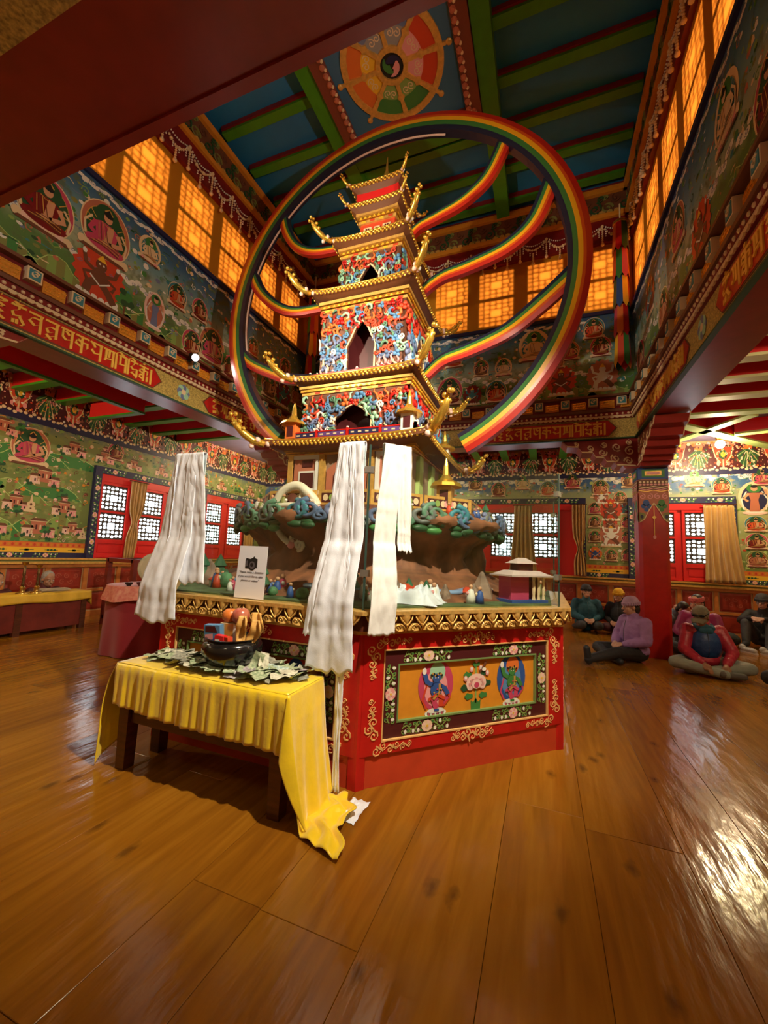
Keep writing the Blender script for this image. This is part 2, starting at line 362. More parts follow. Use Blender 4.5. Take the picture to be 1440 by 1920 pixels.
def fig_tree():
    if 'tree' in _cache: return _cache['tree']
    b = MB(); b.strip([(0, 0), (.02, .4)], .03, LY, 1)
    for i, (x, y, r) in enumerate([(-.18, .45, .16), (.17, .48, .17), (0, .62, .20), (-.08, .78, .14), (.12, .74, .12), (0, .42, .14)]): b.ell(x, y, r, r*.8, 2*LY+.0002*i, 0 if i % 2 else 2, 10)
    _cache['tree'] = b.mesh('painted_tree', ['dgreen', 'brown', 'green']); return _cache['tree']
def fig_stupa():
    if 'stupa' in _cache: return _cache['stupa']
    b = MB(); b.poly([(-.3, 0), (.3, 0), (.3, .15), (-.3, .15)], LY, 0); b.poly([(-.22, .15), (.22, .15), (.22, .28), (-.22, .28)], LY, 0)
    b.ell(0, .42, .2, .18, 2*LY, 0, 14); b.poly([(-.07, .58), (.07, .58), (.02, .95), (-.02, .95)], LY, 0); b.ell(0, .42, .06, .08, 3*LY, 1, 8); b.ell(0, .2, .05, .04, 3*LY, 1, 8)
    _cache['stupa'] = b.mesh('painted_stupa', ['cream', 'brown']); return _cache['stupa']
def put(me, parent, M, u, v, s, sx=None, w=0, name=None, rot=0):
    X = M @ Matrix.Translation((u, v, w)) @ Matrix.Rotation(rot, 4, 'Z') @ Matrix.Diagonal((sx if sx else s, s, 1, 1))
    return link(name or me.name.split('.')[0], me, parent, X)
SEATS = [('rose', 'dgreen', 'deepred', 'dgreen', 'skin', 'palepink'), ('terracotta', 'navy', 'brown', 'green', 'skin', 'cream'), ('olive', 'deepred', 'terracotta', 'dgreen', 'skin', 'pink'), ('terracotta', 'dgreen', 'rose', 'dgreen', 'skin', 'cream'), ('teal', 'maroon', 'flame', 'dgreen', 'skin', 'palepink'), ('cream', 'teal', 'cream', 'green', 'cream', 'pink')]
WRATHS = [('flame', 'brown'), ('deepred', 'teal'), ('terracotta', 'white'), ('orange', 'blue')]
# painted landscape grounds of the murals (paint colours only)
def ground_material(name, ramp, noise_amt, z0, z1, col2):
    m = bpy.data.materials.new(name); m.use_nodes = True; nt = m.node_tree; N = nt.nodes; L = nt.links; b = N['Principled BSDF']
    geo = N.new('ShaderNodeNewGeometry'); sep = N.new('ShaderNodeSeparateXYZ'); L.new(geo.outputs['Position'], sep.inputs[0])
    mr = N.new('ShaderNodeMapRange'); mr.inputs[1].default_value = z0; mr.inputs[2].default_value = z1; L.new(sep.outputs[2], mr.inputs[0])
    n = N.new('ShaderNodeTexNoise'); n.inputs['Scale'].default_value = 1.6; n.inputs['Detail'].default_value = 5; n.inputs['Distortion'].default_value = .8; L.new(geo.outputs['Position'], n.inputs['Vector'])
    a = N.new('ShaderNodeMath'); a.operation = 'MULTIPLY_ADD'; a.inputs[1].default_value = noise_amt; L.new(n.outputs['Fac'], a.inputs[0])
    s = N.new('ShaderNodeMath'); s.operation = 'SUBTRACT'; s.inputs[1].default_value = noise_amt/2; L.new(mr.outputs[0], s.inputs[0]); L.new(s.outputs[0], a.inputs[2])
    cr = N.new('ShaderNodeValToRGB'); el = cr.color_ramp.elements
    el[0].position = ramp[0][0]; el[0].color = (*ramp[0][1], 1); el[1].position = ramp[-1][0]; el[1].color = (*ramp[-1][1], 1)
    for p, c in ramp[1:-1]: q = el.new(p); q.color = (*c, 1)
    L.new(a.outputs[0], cr.inputs[0])
    n2 = N.new('ShaderNodeTexNoise'); n2.inputs['Scale'].default_value = 7; n2.inputs['Detail'].default_value = 6; L.new(geo.outputs['Position'], n2.inputs['Vector'])
    c2 = N.new('ShaderNodeValToRGB'); c2.color_ramp.elements[0].position = .52; c2.color_ramp.elements[0].color = (0, 0, 0, 1); c2.color_ramp.elements[1].position = .66; c2.color_ramp.elements[1].color = (.8, .8, .8, 1); L.new(n2.outputs['Fac'], c2.inputs[0])
    mx = N.new('ShaderNodeMix'); mx.data_type = 'RGBA'; L.new(c2.outputs[0], mx.inputs[0]); L.new(cr.outputs[0], mx.inputs[6]); mx.inputs[7].default_value = (*col2, 1)
    L.new(mx.outputs[2], b.inputs['Base Color']); b.inputs['Roughness'].default_value = .5
    MATS[name] = m; return m
ground_material('mural_upper', [(0, (.06, .16, .035)), (.28, (.10, .22, .06)), (.42, (.36, .42, .28)), (.6, (.16, .32, .36)), (.82, (.05, .15, .28)), (1, (.015, .045, .16))], .35, 4.0, 5.5, (.10, .14, .06))
ground_material('mural_green', [(0, (.12, .17, .045)), (.3, (.20, .26, .07)), (.6, (.16, .23, .06)), (.85, (.24, .29, .09)), (1, (.05, .10, .22))], .5, 1.3, 3.4, (.36, .34, .12))
ground_material('mural_back', [(0, (.16, .22, .05)), (.45, (.36, .40, .16)), (.62, (.48, .46, .20)), (.78, (.30, .36, .22)), (.84, (.06, .16, .34)), (1, (.03, .09, .30))], .22, 1.3, 3.35, (.42, .40, .18))
# ------------------------------------------------------------------ outer walls
M_BACK = WM((0, WB, 0), (1, 0, 0), (0, -1, 0)); M_LEFT = WM((WL, 0, 0), (0, 1, 0), (1, 0, 0))
M_RIGHT = WM((WR, 0, 0), (0, -1, 0), (-1, 0, 0)); M_NEAR = WM((0, WN, 0), (-1, 0, 0), (0, 1, 0))
P('plaster', (.45, .30, .14), .6)
wall_back = tag(MB().box(WL-.2, WR+.2, WB, WB+.2, -.1, 4.15).build('wall_back', 'plaster'), 'lower back wall with painted murals and red panelling', kind='structure')
wall_left = tag(MB().box(WL-.2, WL, WN, WB, -.1, 4.15).build('wall_left', 'plaster'), 'lower left wall with green landscape mural', kind='structure')
wall_right = tag(MB().box(WR, WR+.2, WN, WB, -.1, 4.15).build('wall_right', 'plaster'), kind='structure')
wall_front = tag(MB().box(WL-.2, WR+.2, WN-.2, WN, -.1, 4.15).build('wall_front', 'plaster'), kind='structure')
def frieze_mesh(v):
    b = MB(); T = .0035
    b.poly([(0, 0), (1, 0), (1, .18), (0, .18)], T*.5, 8)
    for i in range(6): b.ell(.08+.17*i, .17+.03*math.sin(i*2+v), .07, .035, T, 5, 10)
    if v % 2 == 0:       # green jewelled fan
        b.poly([(.5+.46*math.cos(PI*(1.1+.8*i/8)), .80+.62*math.sin(PI*(1.1+.8*i/8))) for i in range(9)]+[(.62, .8), (.38, .8)], T*1.5, 0)
        for i in range(8):
            a = PI*(1.12+.76*i/7); b.strip([(.5+.1*math.cos(a), .78+.14*math.sin(a)), (.5+.43*math.cos(a), .78+.58*math.sin(a))], .012, T*2.2, 5 if i % 2 else 1)
            b.ell(.5+.44*math.cos(a), .78+.60*math.sin(a), .028, .03, T*3, 5, 8)
        b.prism([(.36, .76), (.64, .76), (.68, .88), (.32, .88)], 0, T*3, 3); b.ell(.5, .93, .20, .08, T*3.2, 4, 12); b.ell(.5, .99, .10, .05, T*3.6, 5, 10)
    else:                # red lotus drop with white tassels
        b.poly([(.1, .86), (.9, .86), (.72, .34), (.5, .24), (.28, .34)], T*1.5, 2)
        for sx in (-1, 1):
            b.strip([(.5+sx*.40, .86), (.5+sx*.30, .55), (.5+sx*.10, .36)], .02, T*2.2, 5); b.ell(.5+sx*.2, .34, .07, .07, T*2.5, 6, 10)
            b.ell(.5+sx*.33, .92, .13, .08, T*3, 4, 10)
        b.ell(.5, .62, .17, .16, T*2.5, 0, 12); b.ell(.5, .62, .09, .09, T*3, 7, 10); b.strip([(.5, .46), (.5, .20)], .03, T*2.6, 5); b.ell(.5, .2, .06, .05, T*3, 6, 8); b.ell(.5, .93, .12, .07, T*3.4, 6, 10)
    for i in range(5): b.ell(.1+.2*i, .985-.03*(i % 2), .075, .05, T*2.8+.0003*i, (4, 6, 5, 3, 7)[(i+v) % 5], 8)
    r = random.Random(v)
    for i in range(16): b.ell(r.uniform(.03, .97), r.uniform(.25, .95), .02, .022, T*4, 5 if i % 3 else 7, 6)
    for i in range(40):
        x_, y_ = r.uniform(.0, 1), r.uniform(.22, .99); b.ell(x_, y_, r.uniform(.015, .045), r.uniform(.015, .035), T*(4.2+.02*i), r.choice((4, 3, 5, 6, 2, 0, 10, 10, 9)), 7)
    for i in range(9):
        x_, y_ = r.uniform(.05, .95), r.uniform(.30, .9); b.strip(spiral(x_, y_, .05, 1.2, r.uniform(0, 6), 8), .010, T*5.2, r.choice((5, 4, 10)))
    return b.mesh('frieze_motif', ['dgreen', 'lgreen', 'flame', 'orange', 'terracotta', 'cream', 'pink', 'yellow', 'navy', 'white', 'maroon'])
FRZ = [frieze_mesh(i) for i in range(4)]
def dress(wall, M, u0, u1, wins, z_fr0, z_fr1, ground, stiles=.62):
    # wainscot
    b = MB(); b.M = M; b.box(u0, u1, .0, .10, 0, .045); b.box(u0, u1, .90, .96, 0, .05); b.box(u0, u1, .455, .50, 0, .032); b.build('wainscot_rail', P('stile', (.50, .17, .035), .4, var=.15), wall)
    b = MB(); b.M = M; b.box(u0, u1, .96, 1.0, 0, .085, 0); b.box(u0, u1, 1.0, 1.03, 0, .06, 1); b.box(u0, u1, 1.03, 1.06, 0, .10, 0); b.build('dado_moulding', ['goldpaint', 'olive'], wall)
    n = int(round((u1-u0)/stiles)); d = (u1-u0)/n
    st = MB().box(-.035, .035, .10, .90, 0, .03).mesh('wainscot_stile', ['stile'])
    pn = MB(); h = d/2-.06
    for (a, c) in ((.12, .44), (.515, .88)):
        pn.add([(-h, a, .004), (h, a, .004), (h, c, .004), (-h, c, .004), (-h+.04, a+.04, .018), (h-.04, a+.04, .018), (h-.04, c-.04, .018), (-h+.04, c-.04, .018)], [(0, 1, 5, 4), (1, 2, 6, 5), (2, 3, 7, 6), (3, 0, 4, 7), (4, 5, 6, 7)], 0)
    for k in range(5): pn.strip(spiral(-h*.55+k*h*.28, .70+.05*(-1)**k, .05, 1.2, k, 10), .006, .0195, 1)
    pn = pn.mesh('wainscot_panel', [P('panelred', (.30, .030, .014), .4, var=.2), P('panelpink', (.42, .10, .06))])
    for i in range(n+1): put(st, wall, M, u0+i*d, 0, 1)
    for i in range(n): put(pn, wall, M, u0+(i+.5)*d, 0, 1)
    # mural ground, stripes below it, frieze above it
    b = MB(); b.M = M; b.box(u0, u1, 1.06, z_fr1, 0, .006); mu = b.build('mural', ground, wall)
    segs = []; a = u0
    for (c, hw) in sorted(wins): segs.append((a, c-hw)); a = c+hw
    segs.append((a, u1))
    fl = flower_border()
    for (a, c) in segs:
        if c-a < .15: continue
        b = MB(); b.M = M
        b.box(a, c, 1.06, 1.15, 0, .009, 0); b.box(a, c, 1.15, 1.235, 0, .010, 1); b.box(a, c, 1.235, 1.32, 0, .010, 2)
        k = max(1, int((c-a)/.34))
        for i in range(k):
            x = a+(i+.5)*(c-a)/k
            b.strip([(x-.10, 1.192), (x+.10, 1.192)], .004, .012, 3)
            for sx in (-1, 0, 1): b.ell(x+sx*.05*(1 if i % 2 == 0 else .3), 1.192, .022, .018, .0125, 3, 8)
        for i in range(int((c-a)/.05)): b.ell(a+.025+.05*i, 1.277, .018, .028, .0122, 4 if i % 2 else 5, 6)
        b.build('mural_border', ['navy', 'yellow', 'orange', 'dgreen', 'flame', 'ochre'], wall)
        for i in range(max(1, int((c-a)/.5))): put(fl, wall, M, a+.25+.5*i, 1.105, .5, None, .011, 'painted_flower_spray')
    b = MB(); b.M = M; b.box(u0, u1, z_fr0, z_fr1, 0, .012); b.build('frieze_ground', 'maroon', wall)
    n = int((u1-u0)/.40); d = (u1-u0)/n
    for i in range(n): put(FRZ[i % 4], wall, M, u0+i*d, z_fr0-.04, z_fr1-z_fr0+.06, d*1.04, .013+.0004*(i % 2))
    return mu
def flower_border():
    if 'fb' in _cache: return _cache['fb']
    b = MB(); T = .0015
    b.strip([(-.36+.06*i, .045*math.sin(i*1.1)) for i in range(13)], .012, T, 0)
    for i in range(12):
        x = -.36+.065*i; sgn = 1 if i % 2 else -1
        b.ell(x, .055*sgn, .028, .02, 2*T, 1 if i % 3 else 0, 7)
    for x in (-.30, -.17, .17, .30): b.ell(x, .03, .022, .028, 3*T, 4, 8)
    for i in range(8): b.ell(.055*math.cos(i*PI/4), .045*math.sin(i*PI/4), .03, .026, 4*T+.0001*i, 2 if i % 2 else 3, 8)
    b.ell(0, 0, .022, .02, 6*T, 5, 8)
    _cache['fb'] = b.mesh('painted_flower_spray', ['green', 'lgreen', 'pink', 'palepink', 'white', 'yellow']); return _cache['fb']
WIN_L = [(6.02, 1.05), (8.55, 1.0)]; WIN_B = [(-.42, 1.3), (2.62, .93)]
mu_b = dress(wall_back, M_BACK, WL, WR, WIN_B+[(-4.4, 1.2)], 3.28, 3.88, 'mural_back')
mu_l = dress(wall_left, M_LEFT, WN, WB, WIN_L+[(1.0, 1.1)], 3.30, 3.92, 'mural_green')
mu_r = dress(wall_right, M_RIGHT, -WB, -WN, [(-5.5, 1.1), (-1.8, 1.1)], 3.28, 3.9, 'mural_back')
# ------------------------------------------------------------------ windows
m = bpy.data.materials.new('window_glass_daylight'); m.use_nodes = True
bb = m.node_tree.nodes['Principled BSDF']; bb.inputs['Base Color'].default_value = (.7, .8, .85, 1); bb.inputs['Emission Color'].default_value = (.80, .93, 1, 1); bb.inputs['Emission Strength'].default_value = PANE_POWER; bb.inputs['Roughness'].default_value = .2
MATS['window_glass_daylight'] = m
def pane_rects():
    R = []
    for i in range(6):
        for j in range(6):
            if i in (2, 3) and j in (2, 3): continue
            x0, x1, y0, y1 = i/6, (i+1)/6, j/6, (j+1)/6
            s = .03
            if i in (0, 5) and 0 < j < 5 and j % 2: (x0, x1) = (x0, x1-s) if i == 0 else (x0+s, x1)
            if j in (0, 5) and 0 < i < 5 and i % 2: (y0, y1) = (y0-s if j == 0 else y0+s, y1-s if j == 0 else y1+s)
            if i in (1, 4) and 0 < j < 5: y0 += .015*(-1)**j; y1 += .015*(-1)**j
            R.append((x0, x1, y0, y1))
    R.append((2/6, 4/6, 2/6, 4/6)); return R
PR = pane_rects()
def window(idx, M, c, hw, cas, top=2.78):
    rt = room('window_%d' % idx, 'red framed window with small lattice panes and dark blue painted border')
    b = MB(); b.M = M; t = .13
    for (x0, x1, y0, y1) in ((c-hw, c-hw+t, 1.06, top), (c+hw-t, c+hw, 1.06, top), (c-hw+t, c+hw-t, top-t, top)): b.box(x0, x1, y0, y1, 0, .075)
    b.build('painted_border', 'navy', rt)
    fl = flower_border()
    for s in (-1, 1):
        for k in range(3): put(fl, rt, M, c+s*(hw-t/2), 1.36+.5*k, .62, None, .0765, 'painted_flower_spray', PI/2)
    for k in range(max(1, int(hw*2/.62))): put(fl, rt, M, c-hw+.36+.62*k, top-t/2, .62, None, .0765, 'painted_flower_spray')
    b = MB(); b.M = M
    b.box(c-hw+t, c+hw-t, 1.06, top-t, 0, .012)
    for (x0, x1, y0, y1) in ((c-hw+t, c-hw+t+.05, 1.06, top-t), (c+hw-t-.05, c+hw-t, 1.06, top-t), (c-hw+t+.05, c+hw-t-.05, top-t-.14, top-t)): b.box(x0, x1, y0, y1, .0, .06)
    b.build('frame', 'redbright', rt)
    for (p0, p1) in cas:
        b = MB(); b.M = M; g = .05
        for (x0, x1, y0, y1) in ((p0-g, p0, 1.08, 2.52), (p1, p1+g, 1.08, 2.52), (p0, p1, 2.46, 2.52), (p0, p1, 1.925, 1.965), (p0, p1, 1.34, 1.42), (p0, p1, 1.08, 1.13)): b.box(x0, x1, y0, y1, .012, .05)
        b.box(p0, p1, 1.13, 1.34, .012, .026); b.box(p0+.04, p1-.04, 1.17, 1.30, .026, .036)
        cs = b.build('casement', 'redbright', rt)
        b = MB(); b.M = M; b.box(p0, p1, 1.42, 1.925, .012, .022); b.box(p0, p1, 1.965, 2.46, .012, .022); b.build('lattice', P('lattice', (.06, .05, .045)), cs)
        wd = p1-p0
        for (v0, v1) in ((1.42, 1.925), (1.965, 2.46)):
            for (x0, x1, y0, y1) in PR:
                h = v1-v0; e = .0135
                q = (p0+.015+(wd-.03)*x0+e, p0+.015+(wd-.03)*x1-e, v0+.03+(h-.06)*y0+e, v0+.03+(h-.06)*y1-e); ch = .014
                b = MB(); b.M = M
                b.prism([(q[0]+ch, q[2]), (q[1]-ch, q[2]), (q[1], q[2]+ch), (q[1], q[3]-ch), (q[1]-ch, q[3]), (q[0]+ch, q[3]), (q[0], q[3]-ch), (q[0], q[2]+ch)], .022, .026)
                b.build('pane', 'window_glass_daylight', cs)
    return rt
window(1, M_LEFT, 6.02, 1.05, [(5.14, 5.66), (5.96, 6.48)])
window(2, M_LEFT, 8.55, 1.0, [(7.72, 8.24), (8.50, 9.02)])
window(3, M_BACK, -.42, 1.3, [(-1.16, -.60), (-.30, .30)])
window(4, M_BACK, 2.62, .93, [(1.97, 2.52), (2.70, 3.25)])
# ------------------------------------------------------------------ curtains
mat('curtain_satin', (.50, .28, .075), .38, var=.10, vscale=5, sheen=.4)
def curtain(M, u0, u1, b0, b1, z0, z1, folds, label, tie=None):
    def fn(s, t):
        z = lerp(z1, z0, t); a, c = lerp(u0, b0, t**1.6), lerp(u1, b1, t**1.6)
        if tie is not None:
            k = math.exp(-((t-tie[0])/.12)**2)*.55; cc = lerp(a, c, tie[1]); a = lerp(a, cc, k); c = lerp(c, cc, k)
        u = lerp(a, c, s)
        w_ = .115+.040*math.sin(s*folds*2*PI+.8*math.sin(t*3))*(.4+.6*t)+.012*math.sin(s*folds*3.3*PI+t*3)+.03*t**3
        return (u, z, w_)
    b = MB(); b.M = M; b.grid(fn, 72, 24)
    o = b.build('curtain', 'curtain_satin', None, True); s = o.modifiers.new('thick', 'SOLIDIFY'); s.thickness = .006
    b = MB(); b.M = M; b.tube([(u0-.04, z1+.012, .115), (u1+.04, z1+.012, .115)], .011, 8); b.build('curtain_rod', dkwood, o)
    tag(o, label, 'curtain', 'gold satin curtains at the windows')
curtain(M_BACK, 3.0, 3.50, 2.98, 3.62, 1.07, 2.60, 6, 'full-length gold satin curtain on the right back window, beside the red pillar')
curtain(M_BACK, .60, .86, .64, .88, 1.07, 2.62, 4, 'narrow gold curtain at right edge of window behind the teal jacket person', (.62, .6))
curtain(M_BACK, -.62, -.24, -.72, -.12, 1.07, 2.6, 5, 'gold curtain between two lattice casements seen through the glass case')
curtain(M_LEFT, 5.66, 6.0, 5.62, 5.84, 1.07, 2.60, 5, 'gold curtain tied between the casements of the left wall window', (.55, .5))
curtain(M_LEFT, 9.02, 9.45, 9.05, 9.40, 1.07, 2.60, 5, 'gold curtain at the far left window near the room corner')
# ------------------------------------------------------------------ mural painting on the lower walls
rm = random.Random(11)
def clear(u, hwid, wins): return all(abs(u-c) > h+hwid for c, h in wins)
for k in range(3):
    for i in range(16):       # left wall: terraced hills with monasteries
        u = 1.9+i*.53+(.26 if k % 2 else 0); v = 1.36+.62*k+rm.uniform(0, .12)
        if not clear(u, .3, WIN_L) and v < 2.78: continue
        put(fig_hill(rm.randrange(6)), mu_l, M_LEFT, u, v-.04, rm.uniform(.55, .8), .9, .007+.0001*i)
tv = 0
for (u, v, s) in [(2.3, 1.42, .55), (2.9, 1.40, .50), (3.55, 1.42, .46), (4.2, 1.38, .52), (4.72, 1.46, .36), (2.6, 1.95, .50), (3.35, 1.86, .60), (4.55, 1.78, .42), (3.0, 2.35, .42), (4.2, 2.25, .48), (3.85, 1.80, .4), (2.4, 2.75, .48), (3.0, 3.0, .42), (3.55, 2.95, .42), (4.6, 2.85, .42), (5.15, 2.85, .38), (5.75, 2.84, .36), (6.4, 2.84, .34), (7.25, 1.5, .4), (7.2, 2.1, .4), (7.3, 2.7, .42), (8.2, 2.83, .36), (9.3, 2.83, .4)]:
    tv += 1; put(fig_temple(tv % 5), mu_l, M_LEFT, u, v, s, s*.9, .0085)
for (u, v, s, k) in [(3.95, 2.55, .62, 3), (2.1, 2.2, .5, 2), (5.35, 2.95, .36, 0), (6.9, 2.9, .4, 1), (7.6, 2.85, .36, 4)]: put(fig_buddha(*SEATS[k]), mu_l, M_LEFT, u, v, s, s*1.05, .010)
for i in range(30):
    u = rm.uniform(1.9, 9.8); v = rm.choice((1.4, 1.7, 2.05, 2.4, 2.8, 3.0))
    if clear(u, .12, WIN_L) or v > 2.79: put(fig_tree(), mu_l, M_LEFT, u, v, .22, .25, .0125)
put(fig_stupa(), mu_l, M_LEFT, 4.05, 1.80, .30, .3, .0135); put(fig_stupa(), mu_l, M_LEFT, 4.9, 1.40, .22, .26, .0135)
# back wall: rows of deities over green hills with a blue sky band
for i in range(14): put(fig_cloud(i % 4), mu_b, M_BACK, -6.8+i*.82, 3.10+.05*(i % 2), .5, .7, .0075)
for i in range(13):
    for k in range(3):
        u = -6.9+i*.86+.3*k; v = 1.40+.55*k
        if clear(u, .3, WIN_B) or v > 2.8: put(fig_hill((i+k) % 6), mu_b, M_BACK, u, v, .6, .8, .007+.0001*k)
for i, u in enumerate([-6.9, -6.2, -5.6, -3.0, -2.3, -1.55, -1.0, -.45, .1, .62, 1.18, 1.75, 2.3, 2.9, 3.35, 4.0]):
    put(fig_buddha(*SEATS[(i*5) % 6]), mu_b, M_BACK, u, 2.83+.16*(i % 2), .36, .40, .010)
for (u, v, s, k) in [(1.37, 2.28, .46, 0), (1.37, 1.72, .50, 2)]: put(fig_wrath(*WRATHS[k]), mu_b, M_BACK, u, v, s, s, .010)
for i, (u, v) in enumerate([(1.06, 2.42), (1.68, 2.42), (1.06, 2.12), (1.68, 2.12), (1.36, 2.10), (1.06, 1.80), (1.68, 1.80), (1.06, 1.42), (1.37, 1.40), (1.68, 1.42), (1.20, 2.66), (1.56, 2.66)]):
    put(fig_buddha(*SEATS[(i*2+3) % 6]) if i % 3 != 1 else fig_wrath(*WRATHS[i % 4]), mu_b, M_BACK, u, v, .27, .30, .0095)
put(fig_stand('cream', 'navy', 'terracotta'), mu_b, M_BACK, 3.86, 2.42, .66, .85, .010)
for i, v in enumerate((2.08, 1.74, 1.40)): put(fig_buddha(*SEATS[(4, 0, 2)[i]]), mu_b, M_BACK, 3.86, v, .32, .42, .010)
for i in range(18):
    u = -6.9+.42*i
    if clear(u, .2, WIN_B): put(fig_buddha(*SEATS[i % 6]), mu_b, M_BACK, u, (1.4, 1.85, 2.3)[i % 3], .42, .44, .010)
# ------------------------------------------------------------------ aisle ceilings with painted joists
ac = MB()
ac.box(WL, XL-BW+.1, WN, WB, 3.95, 4.05); ac.box(XR+BW-.1, WR, WN, WB, 3.95, 4.05); ac.box(XL-BW+.1, XR+BW-.1, YF+BW-.1, WB, 3.95, 4.05); ac.box(XL-BW+.1, XR+BW-.1, WN, YN-BW+.1, 3.95, 4.05)
aisle = tag(ac.build('ceiling_aisle', P('aisleboard', (.20, .19, .34), .5, var=.12, vscale=2)), 'low boarded ceiling of the aisles around the light well', kind='structure')
def joist(x0, y0, x1, y1, wd=.15, under='ceilgreen'):
    d = Vector((x1-x0, y1-y0, 0)); L = d.length; b = MB()
    b.box(0, L, -wd/2, wd/2, 3.735, 3.948, 0); b.box(0, L, -wd/2-.004, wd/2+.004, 3.70, 3.735, 1)
    o = b.build('joist', ['redbright', under], aisle); o.location = (x0, y0, 0); o.rotation_euler = (0, 0, math.atan2(d.y, d.x))
y = -1.3
while y < 9.9:
    if y < 7.3: joist(WL+.02, y, XL-BW-.01, y)
    if y < 7.0: joist(XR+BW+.01, y, WR-.02, y, .17, P('creamgreen', (.62, .60, .30)))
    y += .62
x = XL+.2
while x < XR+.1:
    joist(x, YF+BW+.01, x, WB-.02); joist(x, WN+.02, x, YN-BW-.01); x += .62
LG = 'limegreen'  # lighter green paints the lamplit look into these joist undersides
joist(XR+BW+.05, YF+BW+.05, WR-.15, WB-.05, .18, LG); joist(XL-BW-.05, YF+BW+.05, WL+.15, WB-.05, .18)
joist(XR+BW+.01, YF+.3, WR-.02, YF+.3, .18, LG); joist(3.0, YF+.45, 1.9, WB-.05, .16, LG); joist(3.15, 8.75, WR-.1, 8.4, .16, LG)
# red framed box with carved cresting hung below the left aisle ceiling
hb = thing('canopy_frame', 'long red hanging canopy frame with carved crest in the left aisle', 'canopy', (0, 0, 0))
MB().box(-6.05, -5.98, 1.2, 4.42, 3.46, 3.70).build('side_board', 'redbright', hb)
MB().box(-7.2, -5.98, 4.42, 4.49, 3.46, 3.70).build('end_board', 'redbright', hb)
b = MB().box(-6.06, -5.97, 1.2, 4.5, 3.43, 3.46); b.box(-7.2, -6.06, 4.41, 4.5, 3.43, 3.46); b.build('bottom_moulding', 'ceilgreen', hb)
b = MB()
for i in range(36): b.ball((-6.015, 1.25+.09*i, 3.715), (.03, .05, .035), 8, 0, 4)
b.build('carved_crest', 'cream', hb)

# ------------------------------------------------------------------ fine painted detail scattered over the murals
def dabs(parent, M, u0, u1, v0, v1, n, cols, seed, skip=(), vmax_skip=0, w0=.0112, smin=.012, smax=.04):
    r = random.Random(seed); b = MB(); b.M = M; k = 0
    for i in range(n):
        u, v = r.uniform(u0, u1), r.uniform(v0, v1)
        if v < vmax_skip and any(abs(u-c) < h+.05 for c, h in skip): continue
        m_ = r.randrange(len(cols)); s = r.uniform(smin, smax); q = r.random(); ly = w0+.0000012*i
        if q < .45: b.ell(u, v, s, s*r.uniform(.5, 1), ly, m_, 7)
        elif q < .70: b.strip(spiral(u, v, s*1.3, 1.1, r.uniform(0, 6), 7, r.choice((-1, 1))), s*.16, ly, m_)
        elif q < .88: b.strip([(u, v), (u+s*1.5, v+s*r.uniform(-.6, 1)), (u+s*3, v+s*r.uniform(-.6, .8))], s*.16, ly, m_)
        else: b.poly([(u-s*.7, v), (u+s*.7, v), (u+s*.6, v+s*1.1), (u, v+s*1.7), (u-s*.6, v+s*1.1)], ly, m_)
    o = b.build('painted_detail', cols, parent); o['kind'] = 'stuff'
dabs(mu_l, M_LEFT, 1.6, 9.9, 1.34, 3.28, 2600, ['olive', 'lgreen', 'green', 'cream', 'terracotta', 'dgreen', 'palepink', 'brown', 'ochre', 'lgreen'], 1, WIN_L, 2.80, .0075)
dabs(mu_b, M_BACK, -7.6, 4.35, 1.34, 3.25, 2600, ['lgreen', 'green', 'cream', 'white', 'terracotta', 'dgreen', 'limegreen', 'olive', 'flame'], 2, WIN_B, 2.82, .0075)
# ------------------------------------------------------------------ light well: beams, lettering, murals, clerestory
P('beamred', (.27, .022, .020), .3, var=.1); P('brocade', (.46, .34, .09), .5, var=.45, vscale=60, detail=3)
m = bpy.data.materials.new('ochre_blind_cloth'); m.use_nodes = True; nt = m.node_tree
for n in list(nt.nodes): nt.nodes.remove(n)
out = nt.nodes.new('ShaderNodeOutputMaterial'); tr = nt.nodes.new('ShaderNodeBsdfTranslucent'); df = nt.nodes.new('ShaderNodeBsdfDiffuse'); mx = nt.nodes.new('ShaderNodeMixShader')
tr.inputs[0].default_value = (.95, .27, .022, 1); df.inputs[0].default_value = (.78, .36, .03, 1); mx.inputs[0].default_value = .42
nt.links.new(df.outputs[0], mx.inputs[1]); nt.links.new(tr.outputs[0], mx.inputs[2]); nt.links.new(mx.outputs[0], out.inputs[0]); MATS['ochre_blind_cloth'] = m
mat('clerestory_daylight', (.8, .85, .9), .5, emit=(1, .97, .92), estr=CLERE_POWER)
